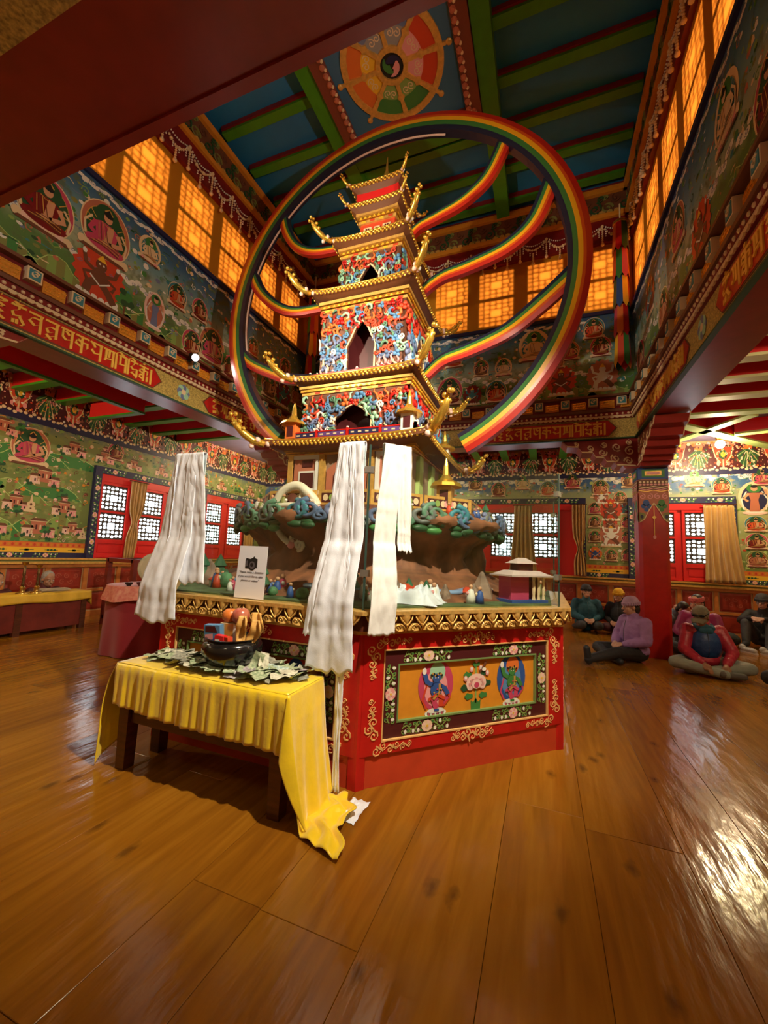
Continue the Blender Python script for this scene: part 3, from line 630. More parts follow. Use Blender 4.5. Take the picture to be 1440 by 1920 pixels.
# Ranjana-like letters drawn with a broad nib
GL = {
 'ga': [[(0, .93), (.62, .93)], [(.52, .93), (.52, .02)], [(.18, .93), (.18, .48), (.10, .36), (.02, .44)], [(.34, .93), (.34, .30)]],
 'im': [[(.05, .93), (.55, .93)], [(.5, .88), (.12, .74), (.46, .60), (.10, .44), (.42, .30), (.18, .16), (.5, .0)], [(.28, 1.10), (.32, 1.12)]],
 'dam': [[(0, .93), (.58, .93)], [(.30, .93), (.30, .76), (.06, .60), (.12, .40), (.40, .48)], [(.34, .42), (.56, .10), (.40, .02)], [(.10, 1.08), (.28, 1.02), (.46, 1.08)], [(.27, 1.18), (.30, 1.2)], [(.12, .22), (.12, .02)], [(.26, .26), (.26, .02)]],
 'va': [[(0, .93), (.60, .93)], [(.50, .93), (.50, .0)], [(.50, .74), (.16, .72), (.04, .52), (.26, .34), (.50, .52)]],
 'jra': [[(0, .93), (.60, .93)], [(.50, .93), (.50, .12)], [(.50, .62), (.28, .66), (.06, .52), (.16, .32), (.34, .42)], [(.50, .30), (.20, .10), (.06, .02)], [(.08, .20), (.30, .0)]],
 'ba': [[(0, .93), (.62, .93)], [(.52, .93), (.52, .0)], [(.10, .90), (.10, .50), (.26, .36), (.52, .48)], [(.22, .84), (.40, .66)]],
 'ka': [[(0, .93), (.66, .93)], [(.32, .93), (.32, .0)], [(.32, .62), (.10, .72), (.02, .48), (.32, .36)], [(.32, .62), (.58, .66), (.60, .38), (.48, .26)]],
 'ya': [[(0, .93), (.66, .93)], [(.56, .93), (.56, .0)], [(.10, .90), (.28, .70), (.08, .52), (.26, .34), (.56, .44)]],
 'ma': [[(0, .93), (.62, .93)], [(.14, .93), (.14, .34)], [(.52, .93), (.52, .0)], [(.08, .36), (.52, .44)], [(.04, .28), (.16, .30)], [(.30, .90), (.30, .48)]],
 'mi': [[(.02, 1.0), (.02, .0)], [(.02, 1.02), (.20, 1.14), (.42, 1.0), (.56, .93)], [(.16, .93), (.66, .93)], [(.26, .93), (.26, .36)], [(.58, .93), (.58, .0)], [(.20, .38), (.58, .46)]],
 'dvi': [[(.02, 1.0), (.02, .0)], [(.02, 1.02), (.20, 1.14), (.42, 1.0)], [(.14, .93), (.60, .93)], [(.36, .93), (.34, .74), (.16, .60), (.30, .46), (.52, .54)], [(.40, .40), (.20, .24), (.44, .14), (.56, .02)], [(.54, .54), (.54, .05)]],
 'kka': [[(0, .93), (.60, .93)], [(.30, .93), (.30, .0)], [(.30, .70), (.08, .76), (.04, .56), (.30, .50)], [(.30, .70), (.54, .72), (.54, .50)], [(.30, .36), (.08, .40), (.06, .18), (.30, .16)], [(.22, 1.10), (.34, 1.12)], [(.54, .42), (.54, .05)]],
 'bar': [[(.1, 1.0), (.1, .0)]]}
GADV = {'bar': .24, 'ka': .72, 'ya': .72, 'mi': .72}
SEQ1 = ['ba', 'va', 'ga', 'im', 'dam', 'va', 'jra', 'ba', 'ka', 'ya', 'ma', 'mi', 'dvi', 'kka', 'bar']
SEQ2 = ['dam', 'ga', 'kka', 'ma', 'im', 'jra', 'dam', 'va', 'mi', 'ka', 'ya', 'dvi', 'ba', 'bar']
GMESH = {}
for k, st in GL.items():
    b = MB()
    for i, s_ in enumerate(st):
        if len(s_) == 2 and abs(s_[0][0]-s_[1][0]) < .01: b.nib(s_, .060, .018, 0, .010+.0004*i)
        elif len(s_) == 2 and abs(s_[0][1]-s_[1][1]) < .03: b.nib(s_, .012, .055, 0, .010+.0004*i)
        else: b.nib(s_, .046, .046, 0, .010+.0004*i)
    GMESH[k] = b.mesh('letter', ['goldtext'])
def lettering(parent, M, u0, u1, seq, v0, h):
    tot = sum(GADV.get(g, .68) for g in seq); k = (u1-u0)/tot; u = u0
    for g in seq:
        link('letter', GMESH[g], parent, M @ Matrix.Translation((u, v0, .034)) @ Matrix.Diagonal((k, h, 1, 1))); u += k*GADV.get(g, .68)
def rosette():
    b = MB()
    for i in range(8): b.ell(.05*math.cos(i*PI/4), .05*math.sin(i*PI/4), .035, .035, .003+.0003*i, i % 2, 10)
    b.ell(0, 0, .03, .03, .007, 2, 10); return b.mesh('rosette', ['bluegrey', 'mint', 'cream'])
ROS = rosette()
def block_meshes():
    b = MB(); b.prism([(-.065, -.065), (.065, -.065), (.065, .065), (-.065, .065)], 0, .075, 0); b.prism([(-.05, -.05), (.05, -.05), (.05, .05), (-.05, .05)], .075, .080, 1)
    b.nib(spiral(0, 0, .038, 1.4, .5, 12), .006, .006, .08, .085, 2); sq = b.mesh('cornice_block', ['cream', 'teal', 'cream'])
    b = MB(); b.prism([(-.105, -.07), (.105, -.07), (.105, .055), (-.105, .055)], 0, .03, 0)
    for i in range(5): b.nib([(-.09+.04*i, -.05), (-.05+.04*i, .04)], .005, .005, .03, .037, 1)
    for i in range(3): b.nib([(-.09, -.045+.04*i), (.09, -.03+.04*i)], .003, .006, .03, .036, 1)
    fr = b.mesh('fret_block', ['ochre', goldb]); return sq, fr
SQB, FRB = block_meshes()
def garland_mesh(v, wd):
    b = MB(); n = int(wd/.032)
    for i in range(n+1):
        t = i/n; b.ball((t*wd, -.20*4*t*(1-t)*(.8+.2*v), .03), .017 if i % 4 else .026, 6, 0, 4)
    for i in range(n-3):
        t = (i+1.5)/n; b.ball((t*wd, .02-.10*4*t*(1-t), .032), .012, 6, 1, 4)
    for k, L in ((0, 9), (.5, 6)):
        for i in range(L): b.ball((k*wd, -.03-.038*i-(.2 if k else 0), .035), .017 if i < L-1 else .03, 6, 0, 4)
        for s in (-1, 1):
            for i in range(L-4): b.ball((k*wd+s*.05, -.03-.038*i-(.18 if k else 0), .03), .012, 6, 1, 4)
    return b.mesh('garland', ['cream', 'white'], True)
GAR = [garland_mesh(0, .42), garland_mesh(1, .42)]
def scroll_mesh():
    b = MB()
    for i, (x, y, r, h) in enumerate([(-.15, .10, .10, 1), (.12, .12, .11, -1), (0, .26, .09, 1), (-.18, .30, .06, -1), (.2, .30, .07, 1)]): b.nib(spiral(x, y, r, 1.4, i, 14, h), .012, .012, 0, .014+.0005*i, i % 3)
    for i in range(5): b.ell(-.22+.11*i, .03, .05, .035, .012, 3, 8)
    return b.mesh('scroll_relief', ['olive', 'dgreen', 'brown', 'goldpaint'])
SCR = scroll_mesh()
def well_side(side, M, L, wins, seqs, figs):
    rt = room('wall_well_'+side, 'upper wall of the light well with lettered beam, mural and glowing blinds')
    b = MB(); b.M = M
    b.box(0, L, 3.35, 5.5, -BW, 0); b.box(0, L, 6.7, 7.85, -BW, 0); b.box(0, L, 5.5, 6.7, -BW, -.34)
    a = 0
    for (p, q) in wins+[(L, L)]: b.box(a, p, 5.5, 6.7, -.34, -.025); a = q
    b.build('beam', 'beamred', rt)
    b = MB(); b.M = M; b.box(0, L, 3.352, 3.655, 0, .022); b.build('lettered_band', 'brocade', rt)
    b = MB(); b.M = M; b.box(0, L, 3.335, 3.352, -.02, .03); b.build('edge_strip', 'dgreen' if side != 'near' else 'beamred', rt)
    for (p, q, seq) in seqs:
        b = MB(); b.M = M; e = .13
        b.prism([(p, 3.37), (q, 3.37), (q+e, 3.505), (q, 3.64), (p, 3.64), (p-e, 3.505)], .022, .028, 1); e2 = .105
        b.prism([(p, 3.385), (q, 3.385), (q+e2, 3.505), (q, 3.625), (p, 3.625), (p-e2, 3.505)], .028, .033, 0)
        pl = b.build('cartouche', ['red', 'brown'], rt); lettering(pl, M, p+.05, q-.02, seq, 3.398, .198)
    for i in range(len(seqs)-1): put(ROS, rt, M, (seqs[i][1]+seqs[i+1][0])/2, 3.505, 1.3, None, .023)
    # mouldings between beam and mural
    b = MB(); b.M = M; b.box(0, L, 3.655, 3.70, 0, .05, 0); b.box(0, L, 3.70, 3.755, 0, .075, 1); b.box(0, L, 3.755, 3.80, 0, .10, 2)
    n = int(L/.075)
    for i in range(n):
        u = (i+.5)*L/n; b.prism([(u+.042*math.cos(PI+PI*k/6), 3.70+.042*math.sin(PI+PI*k/6)) for k in range(7)], .05, .066, 3); b.ball((u, 3.722, .075), (.02, .02, .015), 6, 3, 4)
    b.build('scalloped_moulding', ['deepred', 'deepred', 'brown', 'cream'], rt)
    b = MB(); b.M = M; b.box(0, L, 3.80, 4.02, 0, .03, 0); b.box(0, L, 4.005, 4.04, 0, .12, 1); b.build('cornice_ground', ['deepred', 'brown'], rt)
    n = int(L/.40)
    for i in range(n):
        u = (i+.5)*L/n; put(SQB, rt, M, u, 3.93, 1, None, .03)
        put(FRB, rt, M, u+L/n/2 if i < n-1 else L-.11, 3.90, 1, None, .03)
    # mural
    b = MB(); b.M = M; b.box(0, L, 4.04, 5.44, 0, .012); mu = b.build('mural', 'mural_upper', rt)
    b = MB(); b.M = M; b.box(0, L, 5.44, 5.50, 0, .05); b.build('mural_rail', 'navy', rt)
    r = random.Random(len(side)*7)
    for i in range(int(L/.5)): put(fig_hill((i*2+1) % 6), mu, M, .25+.5*i, 4.045, r.uniform(.35, .55), .62, .0125)
    for i in range(int(L/.62)): put(fig_cloud(i % 4), mu, M, .3+.62*i, 4.42+.1*(i % 2), .35, .5, .0127)
    for i in range(int(L/.7)): put(fig_cloud((i+1) % 4), mu, M, .3+.7*i, 5.34, .22, .62, .0127)
    for (u, v, s, kind, k) in figs:
        me = {'b': lambda: fig_buddha(*SEATS[k % 6]), 'w': lambda: fig_wrath(*WRATHS[k % 4]), 's': lambda: fig_stand(*[('palepink', 'terracotta', 'bluegrey'), ('rose', 'navy', 'deepred')][k % 2]), 't': lambda: fig_tree()}[kind]()
        put(me, mu, M, u, v, s, s*1.02, .0145)
    dabs(mu, M, .05, L-.05, 4.06, 5.40, 1100, ['dgreen', 'green', 'cream', 'lgreen', 'white', 'bluegrey', 'terracotta', 'olive', 'teal'], len(side), (), 0, .0131)
    # clerestory: blinds in front of latticed windows
    b = MB(); b.M = M
    b.grid(lambda s, t: (s*L, 5.5+1.2*t, -.012+.002*math.sin(s*L*9)), int(L*12), 2)
    o = b.build('window_blind', 'ochre_blind_cloth', rt, True)
    for (p, q) in wins:
        b = MB(); b.M = M; b.box(p, q, 5.56, 6.62, -.335, -.30); pn = b.build('clerestory_window', 'clerestory_daylight', rt)
        b = MB(); b.M = M; wd = q-p
        for (v0, v1) in ((5.58, 6.06), (6.12, 6.60)):
            xs = sorted(set(round(e_, 3) for rr in PR for e_ in rr[:2]))
            for (x0, x1, y0, y1) in PR:
                X0, X1, Y0, Y1 = p+wd*x0, p+wd*x1, v0+(v1-v0)*y0, v0+(v1-v0)*y1; t = .010
                b.box(X0-t, X0+t, Y0, Y1, -.046, -.030); b.box(X0, X1, Y0-t, Y0+t, -.0465, -.0295)
        b.box(p, q, 6.055, 6.125, -.06, -.024); b.box(p-.01, p+.02, 5.5, 6.7, -.06, -.024); b.box(q-.02, q+.01, 5.5, 6.7, -.06, -.024); b.box(p, q, 6.60, 6.7, -.06, -.024); b.box(p, q, 5.5, 5.58, -.06, -.024)
        b.build('lattice', dkwood, pn)
    # hanging garland frieze
    b = MB(); b.M = M; b.box(0, L, 6.70, 7.12, 0, .05, 0); b.box(0, L, 7.12, 7.20, 0, .10, 1); b.box(0, L, 7.20, 7.56, 0, .06, 2); b.box(0, L, 7.56, 7.66, 0, .12, 1)
    fz = b.build('garland_frieze', ['deepred', 'ochre', 'brown'], rt)
    n = int(L/.42); d = L/n
    for i in range(n):
        put(GAR[i % 2], fz, M, i*d, 6.98, 1, d/.42, .05); put(SCR, fz, M, (i+.5)*d, 7.21, .95, None, .061)
    return rt
WB_ = [(-4.45, -3.82), (-3.61, -2.97), (-2.78, -2.14), (-1.95, -1.31), (-1.12, -.49), (-.27, .33), (.60, 1.18)]
M_WB = WM((XL, YF, 0), (1, 0, 0), (0, -1, 0)); M_WL = WM((XL, YN, 0), (0, 1, 0), (1, 0, 0)); M_WR = WM((XR, YF, 0), (0, -1, 0), (-1, 0, 0)); M_WN = WM((XR, YN, 0), (-1, 0, 0), (0, 1, 0))
LX, LYW = XR-XL, YF-YN
def X(x): return x-XL
def Yc(y): return y-YN
figs_back = [(X(-1.62), 4.12, .56, 'b', 0), (X(-1.2), 4.10, .36, 'w', 1), (X(-.78), 4.10, .42, 'b', 4), (X(.28), 4.12, .50, 'w', 0), (X(.90), 4.14, .50, 'w', 2), (X(-1.05), 4.62, .32, 'b', 1), (X(-.66), 4.58, .34, 'b', 5), (X(-.15), 4.78, .58, 'b', 5), (X(.42), 4.72, .34, 'b', 3), (X(.88), 4.72, .36, 'b', 0), (X(.78), 5.04, .38, 'b', 4), (X(.2), 4.60, .34, 'b', 2), (X(-2.3), 4.2, .5, 'b', 2), (X(-3.9), 4.12, .6, 'b', 3), (X(-4.35), 4.12, .46, 'w', 0), (X(-3.2), 4.12, .5, 'w', 1), (X(-4.1), 4.75, .42, 'b', 1), (X(-3.4), 4.75, .42, 'b', 0), (X(-2.8), 4.8, .4, 'b', 2), (X(-1.55), 4.85, .4, 'b', 4), (X(-2.1), 4.9, .36, 'b', 1)]
figs_left = [(Yc(2.25), 4.45, .62, 'b', 0), (Yc(2.85), 4.62, .66, 'b', 3), (Yc(2.84), 4.06, .62, 'w', 0), (Yc(3.40), 4.95, .36, 'b', 5), (Yc(3.55), 4.14, .50, 's', 0), (Yc(3.86), 4.62, .36, 'b', 4), (Yc(4.26), 4.66, .34, 'b', 0), (Yc(4.18), 4.05, .42, 'b', 0), (Yc(4.55), 4.12, .58, 'b', 3), (Yc(4.95), 4.06, .40, 'b', 0), (Yc(5.0), 4.66, .34, 'b', 1), (Yc(5.4), 4.12, .46, 'w', 2), (Yc(5.45), 4.7, .34, 'b', 4), (Yc(5.9), 4.7, .34, 'b', 2), (Yc(5.95), 4.12, .5, 'b', 1), (Yc(6.4), 4.12, .5, 'w', 1), (Yc(6.4), 4.72, .4, 'b', 0), (Yc(6.85), 4.3, .5, 'b', 2), (Yc(1.65), 4.2, .6, 'w', 3), (Yc(1.7), 4.9, .4, 'b', 2), (Yc(4.75), 4.10, .4, 't', 0), (Yc(3.15), 4.1, .36, 't', 0)]
figs_gen = [(.5+.62*i, 4.15+.55*(i % 2), .52, 'bwb'[i % 3], i) for i in range(9)]
CW = [(.30+.84*i, .93+.84*i) for i in range(7)]
CWL = [(.15+.8*i, .78+.8*i) for i in range(7)]
well_side('back', M_WB, LX, [(X(p), X(q)) for p, q in WB_], [(.30, 2.62, SEQ2), (3.50, 5.72, SEQ1)], figs_back)
well_side('left', M_WL, LYW, CWL, [(.25, 2.42, SEQ1), (3.38, 5.75, SEQ2)], figs_left)
well_side('right', M_WR, LYW, CWL, [(.30, 2.5, SEQ1), (3.40, 5.70, SEQ2)], figs_gen)
well_side('near', M_WN, LX, CW, [(.30, 2.6, SEQ1), (3.45, 5.75, SEQ2)], figs_gen)
# plain painted outer faces and undersides of the beams keep their red; corner blocks close the ring
b = MB()
for (x0, x1) in ((XL-BW, XL), (XR, XR+BW)):
    for (y0, y1) in ((YN-BW, YN), (YF, YF+BW)): b.box(x0, x1, y0, y1, 3.352, 7.85)
tag(b.build('wall_well_corners', 'beamred'), kind='structure')
# ------------------------------------------------------------------ ceiling of the light well
ceil = MB().box(XL-.4, XR+.4, YN-.4, YF+.4, 7.80, 7.92).build('ceiling', 'ceilblue'); tag(ceil, 'deep blue boarded ceiling with green and red joists above the light well', kind='structure')
def cj(x0, x1, y0, y1, z0=7.60, z1=7.80, mm='ceilgreen', name='joist'): return MB().box(x0, x1, y0, y1, z0, z1).build(name, mm, ceil)
bx = (CX-1.12, CX+1.12)
for xx in bx: cj(xx-.11, xx+.11, YN+.13, YF-.13, 7.56, 7.799, name='main_beam')
for yy in (CY-1.12, CY+1.12): cj(bx[0]+.112, bx[1]-.112, yy-.10, yy+.10, 7.57, 7.799, name='main_beam')
y = YN+.5
while y < YF-.2:
    for (x0, x1) in ((XL+.13, bx[0]-.112), (bx[1]+.112, XR-.13)):
        cj(x0, x1, y-.065, y+.065, 7.69, 7.799); cj(x0, x1, y-.09, y-.065, 7.73, 7.799, 'deepred', 'joist_edge')
    if abs(y-CY) > 1.35: cj(bx[0]+.112, bx[1]-.112, y-.065, y+.065, 7.69, 7.799); cj(bx[0]+.112, bx[1]-.112, y-.09, y-.065, 7.73, 7.799, 'deepred', 'joist_edge')
    y += .655
# framed dharma wheel on the ceiling
wh = thing('wheel_panel', 'painted eight-spoked golden wheel panel framed on the ceiling', 'ceiling panel', (CX, CY, 7.56))
MB().box(-.82, .82, -.82, .82, .0, .22).build('panel', P('panelblue', (.05, .16, .30), .18), wh)
b = MB()
for (x0, x1, y0, y1) in ((-1.0, 1.0, .80, .98), (-1.0, 1.0, -.98, -.80), (-1.0, -.80, -.80, .80), (.80, 1.0, -.80, .80)): b.box(x0, x1, y0, y1, -.05, .10)
fr = b.build('carved_frame', P('framebrown', (.20, .05, .03)), wh)
b = MB()
for i in range(19):
    for (x, y) in ((-.9+.1*i, .84), (-.9+.1*i, -.84), (.84, -.9+.1*i), (-.84, -.9+.1*i)): b.ball((x, y, -.055), (.04, .04, .03), 8, 0, 4); b.ball((x+.03, y+.03, -.06), .022, 6, 1, 4)
b.build('frame_beading', ['terracotta', 'cream'], fr)
FL = Matrix.Diagonal((1, 1, -1, 1))
def wheel_part(name, fn, mats, w0):
    b = MB(); b.M = Matrix.Translation((0, 0, w0)) @ FL; fn(b); return b.build(name, mats, wh)
for i, (c1, c2) in enumerate([('pink', 'flame'), ('lgreen', 'green'), ('lgreen', 'green'), ('yellow', 'orange'), ('yellow', 'orange'), ('grey', 'bluegrey'), ('grey', 'bluegrey'), ('pink', 'flame')]):
    a0, a1 = PI/4*i, PI/4*(i+1)
    def seg(b):
        b.poly([(0, 0)]+[(.60*math.cos(lerp(a0, a1, k/6)), .60*math.sin(lerp(a0, a1, k/6))) for k in range(7)], .004, 1)
        b.poly([(0, 0)]+[(.40*math.cos(lerp(a0, a1, k/6)), .40*math.sin(lerp(a0, a1, k/6))) for k in range(7)], .006, 0)
        am = (a0+a1)/2
        for q in (-.12, .12): b.strip(spiral(.33*math.cos(am+q), .33*math.sin(am+q), .05, 1.3, am, 10), .006, .008, 2)
    wheel_part('wheel_sector', seg, [c1, c2, 'cream'], 0)
def rim(b):
    n = 48
    for i in range(n):
        a, c = 2*PI*i/n, 2*PI*(i+1)/n
        b.prism([(.58*math.cos(a), .58*math.sin(a)), (.66*math.cos(a), .66*math.sin(a)), (.66*math.cos(c), .66*math.sin(c)), (.58*math.cos(c), .58*math.sin(c))], .0, .022)
wheel_part('wheel_rim', rim, ['goldpaint'], 0)
for i in range(8):
    a = PI/4*i+PI/8*0
    def spoke(b):
        M0 = b.M; b.M = M0 @ Matrix.Rotation(a, 4, 'Z')
        b.prism([(.15, -.03), (.34, -.022), (.38, -.05), (.42, -.022), (.60, -.035), (.60, .035), (.42, .022), (.38, .05), (.34, .022), (.15, .03)], .0, .028); b.prism([(.66, -.02), (.70, -.02), (.70, .02), (.66, .02)], 0, .02)
        b.ball((.735, 0, .012), (.04, .04, .02), 10, 0, 5)
    wheel_part('spoke', spoke, ['goldpaint'], 0)
def hub(b):
    n = 24
    for i in range(n):
        a, c = 2*PI*i/n, 2*PI*(i+1)/n
        b.prism([(.15*math.cos(a), .15*math.sin(a)), (.21*math.cos(a), .21*math.sin(a)), (.21*math.cos(c), .21*math.sin(c)), (.15*math.cos(c), .15*math.sin(c))], 0, .034)
wheel_part('hub', hub, ['goldpaint'], 0)
def swirl(b):
    b.ell(0, 0, .15, .15, .010, 0, 20)
    for k in range(3):
        pts = []; W = []
        for i in range(9):
            t = i/8; r = .075*(1-t)+.125*t; a = 2*PI*k/3+t*2.0; r = .03+.09*t; pts.append((r*math.cos(a), r*math.sin(a))); W.append(.055*(1-t)**.7+.004)
        b.strip(pts, W, .014+.001*k, 1+k)
wheel_part('three_colour_swirl', swirl, ['black', 'pink', 'green', 'navy'], 0)
# ------------------------------------------------------------------ pillars with carved brackets
def drape_mesh():
    b = MB(); T = .0025; h = .195
    b.poly([(-h, 2.50), (h, 2.50), (h, 2.66), (-h, 2.66)], T, 0)
    for i in range(8): b.ell(-h+.024+.049*i, 2.625, .017, .017, 2*T, 1, 8); b.ell(-h+.024+.049*i, 2.585, .022, .016, 2*T, 5, 8)
    for k in range(3): b.strip([(-h+.0487*i, 2.545-.03*k+.012*math.cos(i*PI/2)) for i in range(9)], .007, 3*T, (1, 5, 6)[k])
    b.poly([(-h, 2.46), (h, 2.46), (h, 2.02), (.13, 2.06), (.09, 2.16), (.02, 2.26), (0, 2.30), (-.02, 2.26), (-.09, 2.16), (-.13, 2.06), (-h, 2.02)], T, 2)
    for s in (-1, 1):
        for (x, y, r, m_) in ((.05, 2.40, .045, 5), (.15, 2.40, .045, 5)): b.strip(spiral(s*x, y, r, 1.3, PI/2, 12, s), .008, 3*T, m_)
        m_ = 3 if s < 0 else 4
        for (x, y, r) in ((.10, 2.30, .045), (.06, 2.25, .03), (.14, 2.25, .03), (.10, 2.20, .03)): b.ell(s*x, y, r, r*1.2, 2.5*T, m_, 10)
        b.poly([(s*.195, 2.16), (s*.12, 2.14), (s*.10, 2.08), (s*.15, 2.02), (s*.195, 2.0)][::s], 3*T, 7); b.ell(s*.16, 2.09, .022, .03, 4*T, 8, 8)
        b.strip([(s*.195, 2.0), (s*.13, 2.05), (s*.08, 2.16), (0, 2.30)], .006, 4*T, 1)
    b.strip([(0, 2.30), (0, 1.80)], .005, 3*T, 6); b.ell(0, 2.08, .03, .03, 4*T, 6, 4); b.ell(0, 1.78, .022, .03, 4*T, 5, 8)
    b.poly([(-.18, 2.68), (.18, 2.68), (.18, 2.84), (-.18, 2.84)], T, 9); b.poly([(-.15, 2.70), (.15, 2.70), (.15, 2.82), (-.15, 2.82)], 2*T, 10)
    b.poly([(-.11, 2.725), (.11, 2.725), (.11, 2.795), (-.11, 2.795)], 3*T, 6); b.poly([(-.085, 2.742), (.085, 2.742), (.085, 2.778), (-.085, 2.778)], 4*T, 5)
    return b.mesh('painted_drapery', ['brown', 'cream', 'terracotta', 'blue', 'green', 'pink', 'goldpaint', 'olive', 'navy', 'blue', 'green'])
DRP = drape_mesh()
BPROF = [(0, 2.85), (.16, 2.85), (.20, 2.90), (.28, 2.90), (.32, 2.96), (.42, 2.96), (.46, 3.03), (.58, 3.04), (.62, 3.12), (.78, 3.13), (.84, 3.22), (1.0, 3.24), (1.08, 3.33), (0, 3.33)]
def bracket_scroll():
    b = MB()
    pts = [(.02, 2.88)]+BPROF[2:-1]
    b.nib([(x, z+.012) for x, z in pts], .008, .010, 0, .014, 0)
    for i, (x, z, r, h) in enumerate([(.12, 2.97, .065, 1), (.30, 3.02, .07, -1), (.10, 3.13, .075, -1), (.48, 3.12, .065, 1), (.28, 3.20, .07, 1), (.66, 3.20, .055, -1), (.46, 3.25, .05, -1), (.86, 3.27, .04, 1), (.12, 3.27, .045, 1)]):
        b.nib(spiral(x, z, r, 1.5, i, 14, h), .009, .009, 0, .012+.0004*i, 0)
    return b.mesh('bracket_scroll', ['cream'])
BSC = bracket_scroll()
def pillar(x, y, label, arms):
    t = thing('pillar', label, 'pillar', (x, y, 0), 0, 'red pillars around the light well'); h = .20; c = .045
    oct_ = [(-h+c, -h), (h-c, -h), (h, -h+c), (h, h-c), (h-c, h), (-h+c, h), (-h, h-c), (-h, -h+c)]
    MB().prism(oct_, .0, 2.66).build('shaft', 'red', t)
    MB().prism([(p[0]*1.02, p[1]*1.02) for p in oct_], 2.46, 2.67).build('painted_band', 'terracotta', t)
    MB().box(-.20, .20, -.20, .20, 2.67, 2.85).build('capital', 'blue', t)
    for k, (u, w_) in enumerate((((1, 0, 0), (0, -1, 0)), ((0, -1, 0), (-1, 0, 0)))):
        o = Vector(w_)*.2045; link('painted_drapery', DRP, t, WM(o, u, w_))
    for d in arms:
        u = Vector(d); wv = Vector((0, -1, 0)) if abs(d[0]) else Vector((-1, 0, 0))
        hw = .19
        b = MB(); Mx = Matrix((u, Vector((0, 0, 1)), u.cross(Vector((0, 0, 1))))).transposed().to_4x4(); b.M = Mx
        b.prism([(q[0]-.2 if q[0] == 0 else q[0]+.2, q[1]) for q in BPROF], -hw, hw)
        br = b.build('bracket', 'beamred', t)
        for sg in (-1, 1):
            Ms = Mx @ Matrix.Translation((.2, 0, sg*hw)) @ Matrix.Diagonal((1, 1, sg, 1)); link('bracket_scroll', BSC, br, Ms)
px0, px1, py0, py1 = XL-BW/2, XR+BW/2, YN-BW/2, YF+BW/2
pillar(px1, py1, 'red pillar with painted drapery beside the seated people, right of the shrine', [(-1, 0, 0), (0, -1, 0)])
pillar(px0, py1, 'far red pillar behind the shrine case, seen through glass', [(1, 0, 0), (0, -1, 0)])
pillar(px0, py0, 'near left red pillar outside the picture edge', [(1, 0, 0), (0, 1, 0)])
pillar(px1, py0, 'near right red pillar outside the picture edge', [(-1, 0, 0), (0, 1, 0)])
tag(MB().box(XL-BW, XR+BW, YN-BW-.30, YN-BW-.002, 3.345, 3.698).build('trim_1', 'brocade'), 'floral gilt fascia on the outer side of the near beam', kind='structure')
# patchwork victory banners hanging in the far corners of the well
def banner(x, y, label):
    t = thing('victory_banner', label, 'banner', (x, y, 4.45), 0, 'patchwork banners hanging in the corners of the well')
    cols = ['orange', 'blue', 'green', 'red', 'yellow', 'rose', 'dgreen', 'flame']
    for k in range(5):
        z0 = .48*k; b = MB(); n = 8
        for j in range(n):
            a, c = 2*PI*j/n, 2*PI*(j+1)/n; r0, r1 = .12, .10
            b.add([(r0*math.cos(a), r0*math.sin(a), z0+.03), (r0*math.cos(c), r0*math.sin(c), z0+.03), (r1*math.cos(c), r1*math.sin(c), z0+.48), (r1*math.cos(a), r1*math.sin(a), z0+.48), (r0*math.cos((a+c)/2)*1.02, r0*math.sin((a+c)/2)*1.02, z0-.06)], [(0, 1, 2, 3), (0, 4, 1)], (j*3+k) % 8)
        b.build('banner_tier', cols, t)
    MB().lathe([(.012, 2.3), (.012, 2.75)], 8).build('hanging_cord', 'cream', t)
    MB().lathe([(.02, 2.36), (.11, 2.38), (.11, 2.42), (.02, 2.46)], 12).build('banner_top', gold, t)
banner(XR-.2, YF-.22, 'patchwork cloth banner hanging in the right far corner of the light well')
banner(XL+.22, YF-.22, 'patchwork cloth banner hanging in the left far corner behind the rainbow ring')
# ------------------------------------------------------------------ lamps
mat('lit_bulb', (1, .9, .7), .3, emit=(1, .86, .60), estr=26)
LNAMES = ['round lit ceiling bulb under diagonal joists in the right back aisle', 'round lit ceiling bulb in the far left aisle corner', 'added fill bulb above the left aisle bench, out of view', 'added fill bulb in the near left aisle, out of view', 'added fill bulb in the right aisle, out of view', 'added fill bulb overhead in the front aisle, out of view', 'added fill bulb in the back aisle, hidden behind the shrine', 'added fill bulb in the front right aisle, out of view']
for i, (x, y, z, pw) in enumerate(LAMPS):
    t = thing('ceiling_lamp', LNAMES[i], 'lamp', (x, y, z), 0, 'round ceiling bulbs in the aisles')
    MB().ball((0, 0, 0), .075, 16, 0, 10).build('bulb', 'lit_bulb', t, True)
    MB().lathe([(.05, .07), (.055, .10), (.07, .11), (.07, 3.95-z)], 16).build('lamp_holder', brass, t, True, 40)
    ld = bpy.data.lights.new('lamp_light', 'POINT'); ld.energy = pw; ld.color = WARM; ld.shadow_soft_size = .10
    lo = bpy.data.objects.new('lamp_light', ld); COL.objects.link(lo); lo.parent = t; lo.location = (0, 0, -.13)
mat('lit_lens', (1, 1, 1), .3, emit=(1, .97, .90), estr=45)
SN = ['small lit spotlight clamped on the left lettered beam', 'small spotlight on the near beam aimed at the pagoda', 'added unseen spotlight on the near beam brightening the shrine front', 'added unseen spotlight on the right beam brightening the left mural', 'added unseen spotlight on the left beam brightening the back mural']
